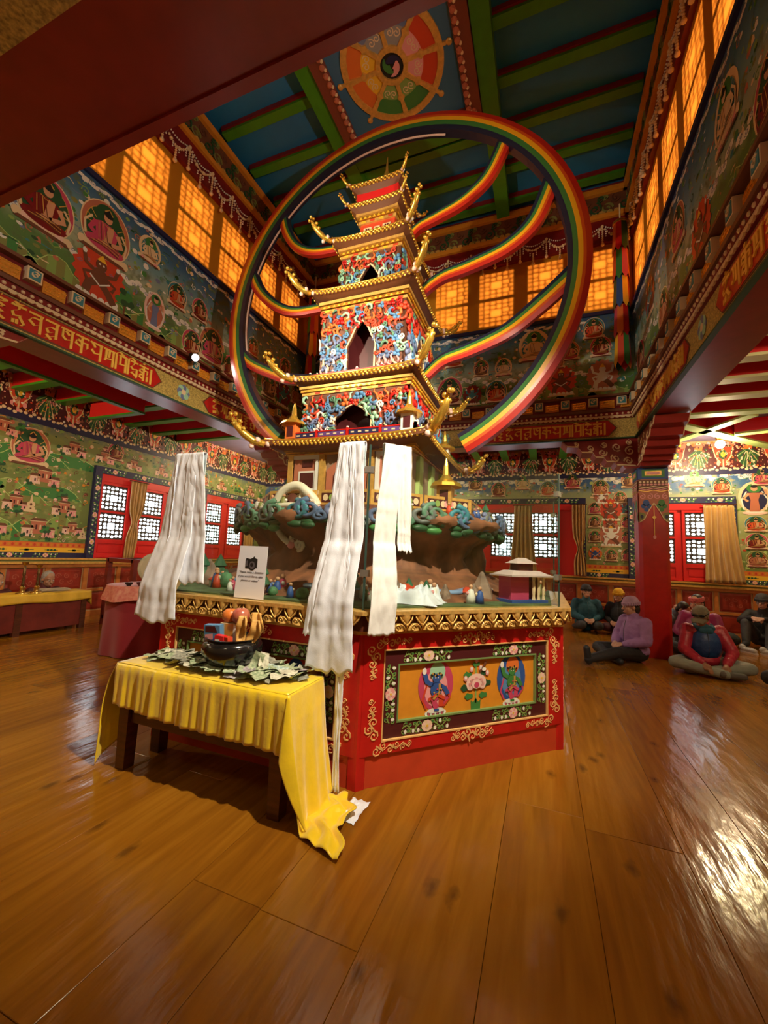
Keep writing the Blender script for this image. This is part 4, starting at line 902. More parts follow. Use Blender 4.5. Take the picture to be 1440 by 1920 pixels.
for i, (p, q, pw, cone, col) in enumerate(SPOTS):
    d = (Vector(q)-Vector(p)).normalized(); t = thing('spotlight', SN[i], 'spotlight', p, 0, 'small spotlights on the beams')
    R = d.to_track_quat('Z', 'Y').to_matrix().to_4x4()
    b = MB(); b.M = R; b.lathe([(.03, -.14), (.035, -.13), (.04, -.02), (.055, .0), (.058, .03), (.05, .03), (.045, .01)], 16); b.build('housing', 'black', t, True, 40)
    b = MB(); b.M = R; b.lathe([(.044, .012), (.040, .020), (.015, .024)], 16); b.build('lens', 'lit_lens', t, True)
    bk = (Vector((-1, 0, 0)), Vector((0, -1, 0)), Vector((0, -1, 0)), Vector((1, 0, 0)), Vector((-1, 0, 0)))[i]
    MB().tube([(0, 0, -.03), tuple(bk*.10+Vector((0, 0, -.05))), tuple(bk*.15+Vector((0, 0, -.02)))], .012, 8).build('clamp', 'black', t, True)
    ld = bpy.data.lights.new('spot_light', 'SPOT'); ld.energy = pw; ld.color = col; ld.spot_size = math.radians(cone); ld.spot_blend = .7; ld.shadow_soft_size = .04
    lo = bpy.data.objects.new('spot_light', ld); COL.objects.link(lo); lo.parent = t; lo.location = d*.06; lo.rotation_euler = d.to_track_quat('-Z', 'Y').to_euler()
# ================================================================== SHRINE PEDESTAL (octagonal)
AP = 1.94; SL = 2*AP*math.tan(PI/8)
ped = thing('shrine_pedestal', 'octagonal red pedestal with painted ochre panels and gilt lotus cornice', 'pedestal', (CX, CY, 0))
def octo(a): 
    R_ = a/math.cos(PI/8); return [(R_*math.cos(PI/8+PI/4*i), R_*math.sin(PI/8+PI/4*i)) for i in range(8)]
MB().prism(octo(AP-.05), 0, .86).build('core', 'red', ped)
MB().prism(octo(AP-.012), 0, .18).build('skirting', P('skirt', (.55, .055, .02), .3, var=.08), ped)
P('scrollgold', (.78, .46, .17), .45)
def face_M(k, a): 
    th = -PI/2+PI/4*k; w_ = Vector((math.cos(th), math.sin(th), 0)); u = Vector((-math.sin(th), math.cos(th), 0))
    return WM(w_*a, u, w_)
def scroll_line(b, u0, v0, u1, v1, n, r, m=0, w0=.0, w1=.004, both=True):
    d = Vector((u1-u0, v1-v0)); p = Vector((-d.y, d.x)).normalized()
    for i in range(n):
        t = (i+.5)/n; c = Vector((u0, v0))+d*t; s = 1 if i % 2 else -1; rr = r*(1-.5*t) if both is True else r*(1-.55*abs(2*t-1))
        b.nib(spiral(c.x+p.x*s*rr*.5, c.y+p.y*s*rr*.5, rr, 1.25, math.atan2(d.y, d.x)+i, 9, s), rr*.11, rr*.11, w0, w1+.0003*(i % 3), m)
    for i in range(n-1):
        t0, t1 = (i+.5)/n, (i+1.5)/n; a = Vector((u0, v0))+d*t0; c = Vector((u0, v0))+d*t1; s = 1 if i % 2 else -1
        b.nib([tuple(a-p*s*r*.5), tuple(c+p*s*r*.5)], r*.10, r*.10, w0, w1, m)
h = SL/2
def pframe():
    b = MB()
    for (x0, x1, y0, y1, m_) in ((-h+.02, h-.02, .76+.02, .87, 0), (-h+.02, h-.02, .18, .25, 0), (-h+.02, -h+.15, .25, .78, 0), (h-.15, h-.02, .25, .78, 0)): b.box(x0, x1, y0, y1, -.05, .0, m_)
    g = .008                               # gilt fillet
    for (x0, x1, y0, y1) in ((-h+.15, h-.15, .78-g, .78), (-h+.15, h-.15, .25, .25+g), (-h+.15, -h+.15+g, .25+g, .78-g), (h-.15-g, h-.15, .25+g, .78-g)): b.box(x0, x1, y0, y1, -.05, .004, 1)
    return b.mesh('red_frame', ['red', 'scrollgold'])
def pmaroon():
    b = MB(); x, y0, y1, t = h-.158, .258, .772, .095
    for (a, c, d, e) in ((-x, x, y1-t+.01, y1), (-x, x, y0, y0+t-.01), (-x, -x+t, y0+t-.01, y1-t+.01), (x-t, x, y0+t-.01, y1-t+.01)): b.box(a, c, d, e, -.05, -.012, 0)
    x -= t; y0 += t-.01; y1 -= t-.01; g = .010
    for (a, c, d, e) in ((-x, x, y1-g, y1), (-x, x, y0, y0+g), (-x, -x+g, y0+g, y1-g), (x-g, x, y0+g, y1-g)): b.box(a, c, d, e, -.05, -.008, 1)
    return b.mesh('maroon_border', ['maroon', P('frgreen', (.16, .26, .08))])
def pvine():
    b = MB(); T = .0015
    b.strip([(-.17+.0142*i, .016*math.sin(i*.9)) for i in range(25)], .0035, T, 0)
    r = random.Random(2)
    for i in range(22):
        x = -.165+.0155*i; s = 1 if i % 2 else -1; b.strip(spiral(x, .018*s, .016, 1.0, i, 8, s), .0028, 2*T, 0)
        b.ell(x+.006, .030*s*r.uniform(.5, 1), .008, .006, 2.4*T, 1, 6)
    for x in (-.15, -.095, -.06, .06, .095, .15): b.ell(x, .02*(1 if x*100 % 2 > 1 else -1), .0095, .013, 3*T, 4, 8)
    for i in range(9): b.ell(.024*math.cos(i*2*PI/9), .022*math.sin(i*2*PI/9), .016, .014, 4*T+.0001*i, 2+i % 2, 8)
    b.ell(0, 0, .016, .014, 5.5*T, 3, 8); b.ell(0, 0, .007, .007, 6.2*T, 5, 6)
    return b
VN = {k: pvine().mesh('flower_vine', ['lgreen', 'green', a, c, 'white', 'yellow']) for k, (a, c) in {'p': ('pink', 'palepink'), 'o': ('palepink', 'cream')}.items()}
def pscroll():
    b = MB()
    for sx in (-1, 1):
        scroll_line(b, sx*(h-.085), .27, sx*(h-.085), .50, 6, .034); scroll_line(b, sx*(h-.085), .80, sx*(h-.085), .60, 5, .034)
        scroll_line(b, sx*(h-.10), .215, sx*(h-.36), .215, 6, .030); scroll_line(b, sx*(h-.10), .825, sx*(h-.34), .825, 6, .030)
    scroll_line(b, -.17, .825, .17, .825, 9, .036, both=False); scroll_line(b, -.17, .215, .17, .215, 9, .036, both=False)
    return b.mesh('gilt_scrollwork', ['scrollgold'])
def pdeity(aure, aure2, halo, body, sash):
    b = MB(); T = .0016; mats = [aure, aure2, halo, body, sash, 'white', 'rose', 'black', 'goldpaint', 'skin', 'dgreen']
    b.ell(0, .19, .112, .162, T, 0, 24); b.ell(0, .17, .075, .12, 1.6*T, 1, 20); b.ell(.008, .275, .05, .062, 2.2*T, 2, 18)
    for i in range(9): b.ell(-.056+.014*i, .012, .012, .014, 2.4*T, 6 if i % 2 else 5, 8)
    b.ell(0, .028, .055, .017, 3*T, 5, 16)
    b.strip([(.005, .04), (-.015, .09), (.02, .13)], .017, 4*T, 6); b.strip([(.03, .05), (.035, .10), (.01, .14)], .016, 4*T, 4); b.strip([(-.01, .03), (.02, .03)], .008, 4.5*T, 3)
    b.ell(0, .165, .038, .05, 5*T, 3, 14); b.strip([(-.02, .19), (-.06, .215), (-.075, .265)], .014, 5*T, 3); b.strip([(.02, .19), (.055, .165), (.075, .125)], .013, 5*T, 3)
    b.ell(-.078, .285, .014, .022, 5.4*T, 5, 10); b.ell(.0, .235, .026, .03, 6*T, 3, 12)
    b.strip([(-.05, .10), (0, .13), (.055, .10)], .010, 6*T, 4); b.strip([(.02, .20), (.02, .145), (-.02, .10)], .007, 6.4*T, 8)
    for i in range(9): b.ell(-.034+.0085*i, .258+.008*math.sin(i*1.3), .007, .008, 6.6*T, 8 if i % 2 else 7, 6)
    b.strip([(-.06, .19), (-.085, .10), (-.06, .045)], .006, 3*T, 4); b.strip([(.06, .18), (.09, .10), (.05, .05)], .006, 3*T, 4)
    b.ell(-.008, .238, .004, .004, 7*T, 5, 6); b.ell(.008, .238, .004, .004, 7*T, 5, 6)
    for i in range(10): b.ell(.03*math.cos(i*.7), .13+.035*math.sin(i*.9), .006, .006, 7*T, (8, 10, 6)[i % 3], 6)
    return b.mesh('painted_deity', mats)
def ppeony():
    b = MB(); T = .0016; mats = ['green', 'dgreen', 'palepink', 'pink', 'rose', 'lgreen', 'brown', 'white']
    b.poly([(-.032, 0), (.032, 0), (.035, .06), (.018, .045), (0, .07), (-.018, .045), (-.035, .06)], T, 0)
    b.strip([(0, .04), (0, .30)], .005, T, 5)
    for (x, y, r) in ((-.05, .085, 1), (.05, .085, 1), (-.075, .14, 1.1), (.075, .16, 1.1), (-.06, .22, 1), (.055, .225, .9), (0, .285, .9)):
        b.poly([(x+r*.03*math.cos(a), y+r*.024*math.sin(a)*(1 if k % 2 else .6)) for k, a in enumerate([2*PI*i/10 for i in range(10)])], 2*T, k % 2 if (k := int(abs(x)*1000)) else 0)
    for i in range(11):
        a = -PI*.15+PI*1.3*i/10; b.ell(.048*math.cos(a), .165+.036*math.sin(a), .024, .026, 3*T+.0002*i, 2, 10); b.ell(.042*math.cos(a), .160+.030*math.sin(a), .014, .016, 5*T, 3 if i % 2 else 2, 8)
    b.ell(0, .16, .034, .03, 6*T, 2, 12); b.ell(0, .155, .018, .018, 7*T, 4, 10)
    for (x, y) in ((-.075, .20), (.078, .225), (-.035, .255), (.03, .26), (0, .31)): b.ell(x, y, .014, .018, 4*T, 3, 8); b.ell(x, y+.004, .008, .012, 5*T, 7, 8)
    b.strip([(.02, .23), (.05, .27), (.068, .30)], .007, 5*T, 6); b.ell(.052, .25, .016, .012, 6*T, 7, 8)
    return b.mesh('painted_peony', mats)
MF, MM_, MS = pframe(), pmaroon(), pscroll()
DE = [pdeity('rose', 'pink', 'mint', 'blue', 'flame'), pdeity('blue', 'sky', 'orange', 'green', 'rose'), pdeity('flame', 'orange', 'blue', 'dgreen', 'teal')]
PE = ppeony()
x_o, y0_o, y1_o = h-.158-.095, .258+.085, .772-.085
PAN = MB().box(-x_o, x_o, y0_o, y1_o, -.05, -.028).mesh('ochre_panel', ['ochre'])
for k in range(8):
    Mk = face_M(k, AP)
    f = link('red_frame', MF, ped, Mk)
    link('maroon_border', MM_, ped, Mk); p_ = link('ochre_panel', PAN, ped, Mk)
    if k in (7, 0, 1, 2):
        link('gilt_scrollwork', MS, ped, Mk)
        for (u, v, rt, c) in ((-.34, .727, 0, 'o'), (.34, .727, 0, 'p'), (-.34, .303, 0, 'o'), (.34, .303, 0, 'p'), (-h+.205, .515, PI/2, 'p'), (h-.205, .515, PI/2, 'o')):
            put(VN[c], ped, Mk, u, v, 1, None, -.0115, 'flower_vine', rt)
        ds = (DE[0], DE[1]) if k % 2 else (DE[0], DE[2])
        put(ds[0], p_, Matrix.Translation((0, 0, 0)) @ Mk.inverted() @ Mk, -.27, y0_o+.010, .96, 1.16, -.027); put(PE, p_, Matrix(), .04, y0_o+.010, 1.02, 1.15, -.027); put(ds[1], p_, Matrix(), .34, y0_o+.010, .96, 1.12, -.027)
# corner posts
for k in range(8):
    a = PI/8+PI/4*k-PI/2; R_ = AP/math.cos(PI/8)
    b = MB(); b.M = Matrix.Translation((math.cos(a)*(R_-.055), math.sin(a)*(R_-.055), 0)) @ Matrix.Rotation(a, 4, 'Z')
    b.prism([(-.05, -.075), (.03, -.048), (.055, 0), (.03, .048), (-.05, .075)], 0, .87); b.build('corner_post', 'red', ped)
# gilt lotus cornice: stepped fillets plus two rows of carved petals
for (a, z0, z1) in ((AP+.01, .872, .892), (AP+.02, .895, .99), (AP+.055, .99, 1.012)):
    MB().prism(octo(a), z0, z1).build('cornice_fillet', mat('cornice_gold', (.74, .46, .13), .38, .45, var=.2, vscale=40) if z1-z0 < .05 else P('cornice_ground2', (.11, .022, .008)), ped)
cgold = mat('cornice_gold', (.74, .46, .13), .38, .45, var=.2, vscale=40)
def petal(up):
    b = MB()
    def fn(s, t):      # pointed lotus petal, tip down (up) or a rounded swirl (not up)
        x_ = 2*s-1
        if up: hw = .050*(1-t**1.5); return (x_*hw, .050-.056*t, .010+.030*(1-x_*x_)*(1-.5*t)+.016*t)
        hw = .054*math.sqrt(max(0, 1-t**2)); return (x_*hw, -.004+.040*t, .012+.034*(1-x_*x_)*(1-t*.55))
    b.grid(fn, 8, 7)
    if up:
        for k in (-1, 1): b.tube([(k*.052, .050, .020), (k*.040, .022, .030), (k*.016, -.002, .034), (0, -.012, .036)], [.006, .006, .006, .004], 6)
        b.ball((0, -.010, .036), (.011, .011, .010), 8, 0, 4)
    else:
        sp = spiral(-.012, .012, .024, 1.3, 0, 10); b.tube([(p[0], p[1], .040) for p in sp], .005, 5); b.tube([(.058, -.006, .022), (.040, .018, .034), (.018, .034, .036), (-.02, .036, .034)], .005, 5)
    return b.mesh('lotus_petal', [cgold], True)
PU, PD = petal(True), petal(False)
for k in range(8):
    Mk = face_M(k, AP+.018); n = 15; d = (SL+.01)/n
    for i in range(n):
        put(PU, ped, Mk, -SL/2+(i+.5)*d, .940, 1, d/.118, 0)
        if i < n-1: put(PD, ped, Mk, -SL/2+(i+1)*d, .900, 1, d/.118, 0)
TOPZ = 1.012
# ------------------------------------------------------------------ glass case
m = bpy.data.materials.new('case_glass'); m.use_nodes = True; nt = m.node_tree
for n in list(nt.nodes): nt.nodes.remove(n)
out = nt.nodes.new('ShaderNodeOutputMaterial'); tp = nt.nodes.new('ShaderNodeBsdfTransparent'); gl = nt.nodes.new('ShaderNodeBsdfGlossy'); mx = nt.nodes.new('ShaderNodeMixShader'); fr_ = nt.nodes.new('ShaderNodeFresnel')
tp.inputs[0].default_value = (.93, .965, .95, 1); gl.inputs['Roughness'].default_value = .02; fr_.inputs[0].default_value = 1.35
nt.nodes.remove(fr_); mx.inputs[0].default_value = .055; nt.links.new(tp.outputs[0], mx.inputs[1]); nt.links.new(gl.outputs[0], mx.inputs[2]); nt.links.new(mx.outputs[0], out.inputs[0]); MATS['case_glass'] = m
case = thing('glass_case', 'octagonal glass case enclosing the shrine landscape', 'glass case', (CX, CY, TOPZ))
GA = AP-.02; GS = 2*GA*math.tan(PI/8)
for k in range(8):
    Mk = face_M(k, GA); b = MB(); b.box(-GS/2+.006, GS/2-.006, .0, 1.02, -.008, 0)
    link('glass_panel', b.mesh('glass_panel', ['case_glass']), case, Mk)
    a = PI/8+PI/4*k-PI/2; R_ = GA/math.cos(PI/8)-.006
    b = MB(); b.M = Matrix.Translation((math.cos(a)*R_, math.sin(a)*R_, 0)) @ Matrix.Rotation(a, 4, 'Z'); b.box(-.006, .004, -.007, .007, 0, 1.02); b.build('corner_seal', P('seal', (.03, .06, .05), .3), case)
    for z in (.20, .84):
        b = MB(); b.M = Matrix.Translation((math.cos(a)*R_, math.sin(a)*R_, 0)) @ Matrix.Rotation(a, 4, 'Z'); b.box(-.03, .008, -.03, .03, z, z+.04); b.build('corner_clip', P('steel', (.55, .55, .53), .3, metal=.9), case)
# printed notice taped inside the front glass
sg = thing('notice', 'white printed notice with camera picture taped to the glass', 'sign', (-1.845, CY-GA-.006, TOPZ+.006))
b = MB(); b.add([(-.128, -.002, 0), (.118, -.002, 0), (.118, .0, 0), (-.128, 0, 0), (-.105, -.002, .352), (.128, -.002, .352), (.128, 0, .352), (-.105, 0, .352)], [(3, 2, 1, 0), (4, 5, 6, 7), (0, 1, 5, 4), (1, 2, 6, 5), (2, 3, 7, 6), (3, 0, 4, 7)]); b.build('paper', P('paper', (.80, .82, .93), .6), sg)
b = MB(); b.M = WM((0, -.0028, .235), (1, 0, 0), (0, -1, 0))
b.poly([(-.05, -.035), (-.018, -.035), (-.012, -.04), (.035, -.03), (.048, -.03), (.050, .03), (.03, .036), (.024, .05), (.008, .036), (-.01, .030), (-.044, .034), (-.05, .02)], 0, 0); b.ell(.008, -.012, .034, .036, .0006, 0, 16); b.ell(.008, -.012, .024, .026, .0010, 1, 14); b.ell(.006, -.010, .013, .014, .0014, 0, 12); b.poly([(-.044, -.02), (-.03, -.02), (-.03, .018), (-.044, .018)], .0008, 1)
b.build('camera_print', ['black', P('camgrey', (.10, .09, .11))], sg)
for i, tx in enumerate(('"Please make a donation', 'if you would like to take', 'photos or videos"')):
    cu = bpy.data.curves.new('printed_text', 'FONT'); cu.body = tx; cu.size = .0205; cu.align_x = 'CENTER'; cu.shear = .25; cu.offset = .0004
    o = bpy.data.objects.new('printed_text', cu); COL.objects.link(o)
    dg = bpy.context.evaluated_depsgraph_get(); me = bpy.data.meshes.new_from_object(o.evaluated_get(dg)); bpy.data.objects.remove(o)
    me.materials.clear(); me.materials.append(MATS['paint_camgrey']); link('printed_text', me, sg, WM((.003-.004*i, -.0030, .168-.028*i), (1, 0, 0), (0, -1, 0)))
# ================================================================== LANDSCAPE INSIDE THE CASE
rock = mat('brown_rock', (.085, .034, .018), .7, col2=(.34, .13, .055), vscale=5, bump=1.0, bscale=9, stretch=(1, 1, .45))
land = thing('shrine_landscape', 'modelled rocky mountain landscape with swirling clouds inside the glass case', 'landscape', (CX, CY, TOPZ))
b = MB(); NS = 96
prof = [(1.74, 0), (1.62, .04), (1.40, .10), (1.22, .20), (1.16, .32), (1.22, .44), (1.36, .55), (1.44, .62), (1.42, .68), (1.30, .71), (.3, .71)]
vs_ = []; fs = []
for i, (r, z) in enumerate(prof):
    for j in range(NS):
        a = 2*PI*j/NS; k = noise.noise(Vector((math.cos(a)*4, math.sin(a)*4, z*5)))+.5*noise.noise(Vector((math.cos(a)*11, math.sin(a)*11, z*12)))
        rr = r+(.17*k if 0 < i < 8 else .02*k if i < 9 else 0); vs_.append((rr*math.cos(a), rr*math.sin(a), z+(.03*k if 0 < i < 4 else 0)))
for i in range(len(prof)-1):
    for j in range(NS): fs.append((i*NS+j, i*NS+(j+1) % NS, (i+1)*NS+(j+1) % NS, (i+1)*NS+j))
b.add(vs_, fs); b.build('mountain', rock, land, True)
MB().prism(octo(1.86), .0, .012).build('ground_sheet', P('grass', (.08, .13, .05), .7, var=.5, vscale=9), land)
def swirl3(r, mats_):
    b = MB()
    for k, (cx_, cz_, rr, h_) in enumerate([(-.10, .08, .10, 1), (.10, .08, .10, -1), (0, .02, .06, 1)]):
        sp = spiral(cx_, cz_, rr, 1.6, PI/2, 16, h_); b.tube([(p[0], -.02-.03*(i/16), p[1]) for i, p in enumerate(sp)], [.030*(1-.55*i/16) for i in range(17)], 6, k % 2)
    for i in range(5): b.ball((-.2+.1*i, -.0, -.05-.025*math.cos(i*1.6)), (.065, .04, .04), 8, 2, 5)
    return b.mesh('cloud_swirl', mats_, True)
P('swblue', (.09, .15, .27)); P('swgreen', (.10, .24, .15)); P('swgrey', (.14, .16, .15)); SW = [swirl3(1, ['swblue', 'bluegrey', 'dgreen']), swirl3(1, ['swgreen', 'teal', 'dgreen']), swirl3(1, ['swgreen', 'swgrey', 'green']), swirl3(1, ['swgrey', 'swblue', 'dgreen'])]
for j in range(26):
    a = 2*PI*j/26; M_ = Matrix.Translation((1.40*math.cos(a), 1.40*math.sin(a), .60+.02*math.sin(j*2))) @ Matrix.Rotation(a+PI/2, 4, 'Z') @ Matrix.Diagonal((1.15, .8, .80, 1)); link('cloud_swirl', SW[(j*7) % 4], land, M_)
rl = random.Random(21)
tr_m = MB().lathe([(.012, 0), (.012, .05), (.055, .055), (.03, .10), (.045, .11), (.0, .19)], 8).mesh('miniature_tree', [P('minitree', (.03, .14, .06), .7, var=.4)])
bu_m = MB().ball((0, 0, .04), (.06, .05, .05), 8, 0, 5).mesh('miniature_bush', [P('minibush', (.10, .26, .12), .7, var=.4, vscale=20)], True)
rk_m = MB(); rk_m.lathe([(.07, 0), (.055, .06), (.03, .11), (.008, .15)], 6); rk_m = rk_m.mesh('miniature_crag', [P('crag', (.30, .20, .14), .7, var=.5, vscale=12)])
def fig_m(c1, c2):
    b = MB(); b.lathe([(.030, 0), (.026, .04), (.018, .075), (.008, .085)], 8, m=0); b.ball((0, 0, .098), .014, 8, 1, 5); b.ball((.02, 0, .06), (.016, .012, .012), 6, 2, 4); return b.mesh('figurine', [c1, 'skin', c2], True)
fg = [fig_m('rose', 'white'), fig_m('blue', 'cream'), fig_m('flame', 'mint'), fig_m('white', 'pink'), fig_m('olive', 'white')]
hm = MB(); hm.box(-.05, .05, -.035, .035, 0, .05, 0); hm.prism([(-.06, -.045), (.06, -.045), (.06, .045), (-.06, .045)], .05, .056, 1); hm.add([(-.06, -.045, .056), (.06, -.045, .056), (.06, .045, .056), (-.06, .045, .056), (-.03, 0, .09), (.03, 0, .09)], [(0, 1, 5, 4), (1, 2, 5), (2, 3, 4, 5), (3, 0, 4)], 1); hm = hm.mesh('miniature_house', ['white', 'flame'])
for i in range(120):
    a = rl.uniform(-PI*1.12, PI*.12); r = rl.uniform(1.52, 1.78)
    if -.75 < a < -.15 and r < 1.80: 
        if rl.random() < .7: continue
    me = rl.choice([tr_m, tr_m, bu_m, bu_m, rk_m, rk_m, hm]+fg); s = rl.uniform(.7, 1.5)
    x_, y_ = r*math.cos(a), r*math.sin(a)
    if max(x_*math.cos(-PI/2+PI/4*k)+y_*math.sin(-PI/2+PI/4*k) for k in range(8)) > 1.82: continue
    link(me.name.split('.')[0], me, land, Matrix.Translation((x_, y_, .012)) @ Matrix.Rotation(rl.uniform(0, 6), 4, 'Z') @ Matrix.Scale(s, 4))
for i in range(26):
    a = rl.uniform(-PI*1.05, PI*.05); r = 1.36; me = rl.choice([tr_m, bu_m]+fg)
    link(me.name.split('.')[0], me, land, Matrix.Translation((1.30*math.cos(a), 1.30*math.sin(a), .70)) @ Matrix.Scale(rl.uniform(.7, 1.2), 4))
b = MB()   # blue stream winding round the foot of the mountain
pts = [(1.50*math.cos(-2.4+.05*i)*(1+.03*math.sin(i)), 1.50*math.sin(-2.4+.05*i)*(1+.03*math.sin(i)), .075+.01*math.sin(i*.7)) for i in range(40)]
b.tube(pts, .045, 8, 0, True, .5); b.build('stream', P('stream', (.25, .38, .62), .2), land, True)
# terrace with balustrade
MB().prism(octo(1.22), .70, .735).build('terrace', 'brown', land)
ba = MB(); ba.box(-.24, .24, 0, .13, -.012, .0, 0); ba.box(-.21, .21, .025, .105, 0, .004, 1); 
for i in range(7): ba.ell(-.17+.057*i, .065, .026, .03, .006+.0004*i, 2 if i % 2 else 4, 8)
ba.ell(0, .065, .05, .04, .01, 3, 10); ba = ba.mesh('balustrade_panel', ['goldpaint', 'maroon', 'lgreen', 'pink', 'cream'])
for k in range(8):
    for s in (-1, 1): link('balustrade_panel', ba, land, face_M(k, 1.19) @ Matrix.Translation((s*.25, .735, 0)))
# elephant-trunk ornaments in cream curling out in front of the lower storey
def trunk(name, pts, r0, r1, tip):
    P_ = [Vector(p) for p in pts]; out_ = []
    for i in range(len(P_)-1):
        p0, p1, p2, p3 = P_[max(i-1, 0)], P_[i], P_[i+1], P_[min(i+2, len(P_)-1)]
        for k in range(6):
            t = k/6; out_.append(.5*((2*p1)+(-p0+p2)*t+(2*p0-5*p1+4*p2-p3)*t*t+(-p0+3*p1-3*p2+p3)*t**3))
    out_.append(P_[-1]); n = len(out_)
    b = MB(); b.tube(out_, [lerp(r0, r1, i/(n-1)) for i in range(n)], 8); o = b.build(name, P('ivory', (.78, .72, .56), .35), land, True)
    b = MB(); b.ball(tuple(out_[-1]), (.035, .03, .035), 8, 0, 6); b.ball(tuple(out_[-1]+Vector((.01, 0, .03))), .02, 8, 1, 5); b.build('trunk_tip', ['pink', 'palepink'], o, True)
ox, oy, oz = -CX, -CY, -TOPZ
def T(p): return (p[0]+ox, p[1]+oy, p[2]+oz)
trunk('ivory_trunk', [T(p) for p in [(-1.80, 3.02, 1.74), (-1.86, 2.98, 1.83), (-1.97, 2.95, 1.91), (-2.10, 2.93, 1.86), (-2.17, 2.93, 1.74), (-2.16, 2.93, 1.60), (-2.10, 2.94, 1.48), (-2.00, 2.95, 1.40)]], .045, .024, 0)
trunk('ivory_trunk', [T(p) for p in [(-2.32, 2.93, 1.71), (-2.15, 2.92, 1.73), (-1.95, 2.92, 1.73), (-1.76, 2.95, 1.69)]], .022, .030, 0)
b = MB()
for (x_, z_, r) in ((-1.90, 1.80, .07), (-1.84, 1.74, .06), (-1.97, 1.45, .07), (-1.93, 1.40, .05), (-1.82, 1.66, .05)):
    sp = spiral(x_-CX, z_-TOPZ, r, 1.5, r*90, 12); b.tube([(p[0], 2.97-CY, p[1]) for p in sp], .018, 6)
b.build('ivory_curls', 'ivory', land, True)
# model house with pale roof near the right-hand glass
ho = thing('model_house', 'small dark red model house with pale pink roof inside the case', 'model house', (-.16, 3.46, TOPZ+.012), PI/4)
MB().box(-.18, .18, -.10, .10, 0, .022).build('base', 'blue', ho); MB().box(-.15, .03, -.05, .09, .022, .20).build('wall', 'rose', ho)
for x_ in (.06, .11, .16): MB().lathe([(.014, .022), (.010, .05), (.014, .10), (.010, .16), (.015, .20)], 8, (x_, -.07, 0)).build('column', 'cream', ho)
MB().box(.03, .17, .0, .09, .022, .20).build('rear_wall', 'maroon', ho)
rfm = MB(); rfm.box(-.21, .21, -.13, .13, .20, .212, 0); rfm.add([(-.20, -.12, .212), (.20, -.12, .212), (.20, .12, .212), (-.20, .12, .212), (-.13, -.06, .245), (.13, -.06, .245), (.13, .06, .245), (-.13, .06, .245)], [(0, 1, 5, 4), (1, 2, 6, 5), (2, 3, 7, 6), (3, 0, 4, 7), (4, 5, 6, 7)], 0); rfm.build('roof', P('paleroof', (.62, .48, .46)), ho)
MB().box(-.08, .08, -.04, .04, .245, .30).build('upper_room', 'maroon', ho)
rfm = MB(); rfm.add([(-.11, -.07, .30), (.11, -.07, .30), (.11, .07, .30), (-.11, .07, .30), (-.04, 0, .345), (.04, 0, .345)], [(0, 1, 5, 4), (1, 2, 5), (2, 3, 4, 5), (3, 0, 4), (3, 2, 1, 0)]); rfm.build('upper_roof', 'paleroof', ho)
# white scarf lying crumpled inside
def crumple(name, c, sx, sy, h_, label, seed, mm, parent=None):
    b = MB()
    def fn(s, t):
        x_, y_ = (s-.5)*2, (t-.5)*2; e = max(0, 1-(x_*x_)**2)*max(0, 1-(y_*y_)**2); k = noise.noise(Vector((x_*2.2+seed, y_*2.2, seed)))
        k2 = abs(noise.noise(Vector((x_*5, y_*5+seed, 1))))
        return (c[0]+sx*x_*(1+.25*k), c[1]+sy*y_*(1+.25*k), c[2]+.004+h_*max(0, e*(.45+.9*abs(k)+.5*k2)))
    b.grid(fn, 36, 28); o = b.build(name, mm, parent, True)
    if label: tag(o, label, 'scarf')
    return o
crumple('ceremonial_scarf', (-.86, 2.78, TOPZ+.012), .21, .15, .13, 'crumpled white scarf lying on the landscape inside the case', 3, whitecloth)
# ================================================================== PAGODA
pg = thing('pagoda', 'multi-tiered painted pagoda with gilt roofs and swirling cloud carving', 'pagoda', (CX, CY, TOPZ+.735))
PZ = TOPZ+.735
def curl(v, big):
    b = MB()
    if v == 0: sp = spiral(0, 0, .045, 1.4, 0, 9); b.tube([(p[0], p[1], .012+.012*i/9) for i, p in enumerate(sp)], [.016*(1-.5*i/9) for i in range(10)], 5)
    elif v == 1: b.tube([(-.05, -.02, .01), (-.015, .03, .02), (.03, .03, .022), (.05, -.005, .018), (.025, -.025, .02)], [.012, .018, .018, .014, .008], 5)
    elif v == 2: b.tube([(0, -.05, .008), (.012, -.01, .018), (-.01, .03, .02), (.012, .06, .016)], [.018, .016, .012, .004], 5)
    else:
        for i in range(3): b.ball((.028*math.cos(i*2.1), .028*math.sin(i*2.1), .012), (.028, .028, .02), 6, 0, 4)
    return b
CC = {c: [curl(v, 0).mesh('cloud_carving', ['carv_'+c if 0 else c], True) for v in range(4)] for c in ('flame', 'red', 'mint', 'sky', 'white', 'bluegrey', 'cream', 'green', 'orange', 'pink', 'swgreen', 'swblue')}
def arch_hw(t, w_):   # half width of a cusped opening at height fraction t
    if t < .45: return w_
    k = (t-.45)/.55; return max(0, w_*(1-k**2.0)*(1+.08*math.sin(k*9)))
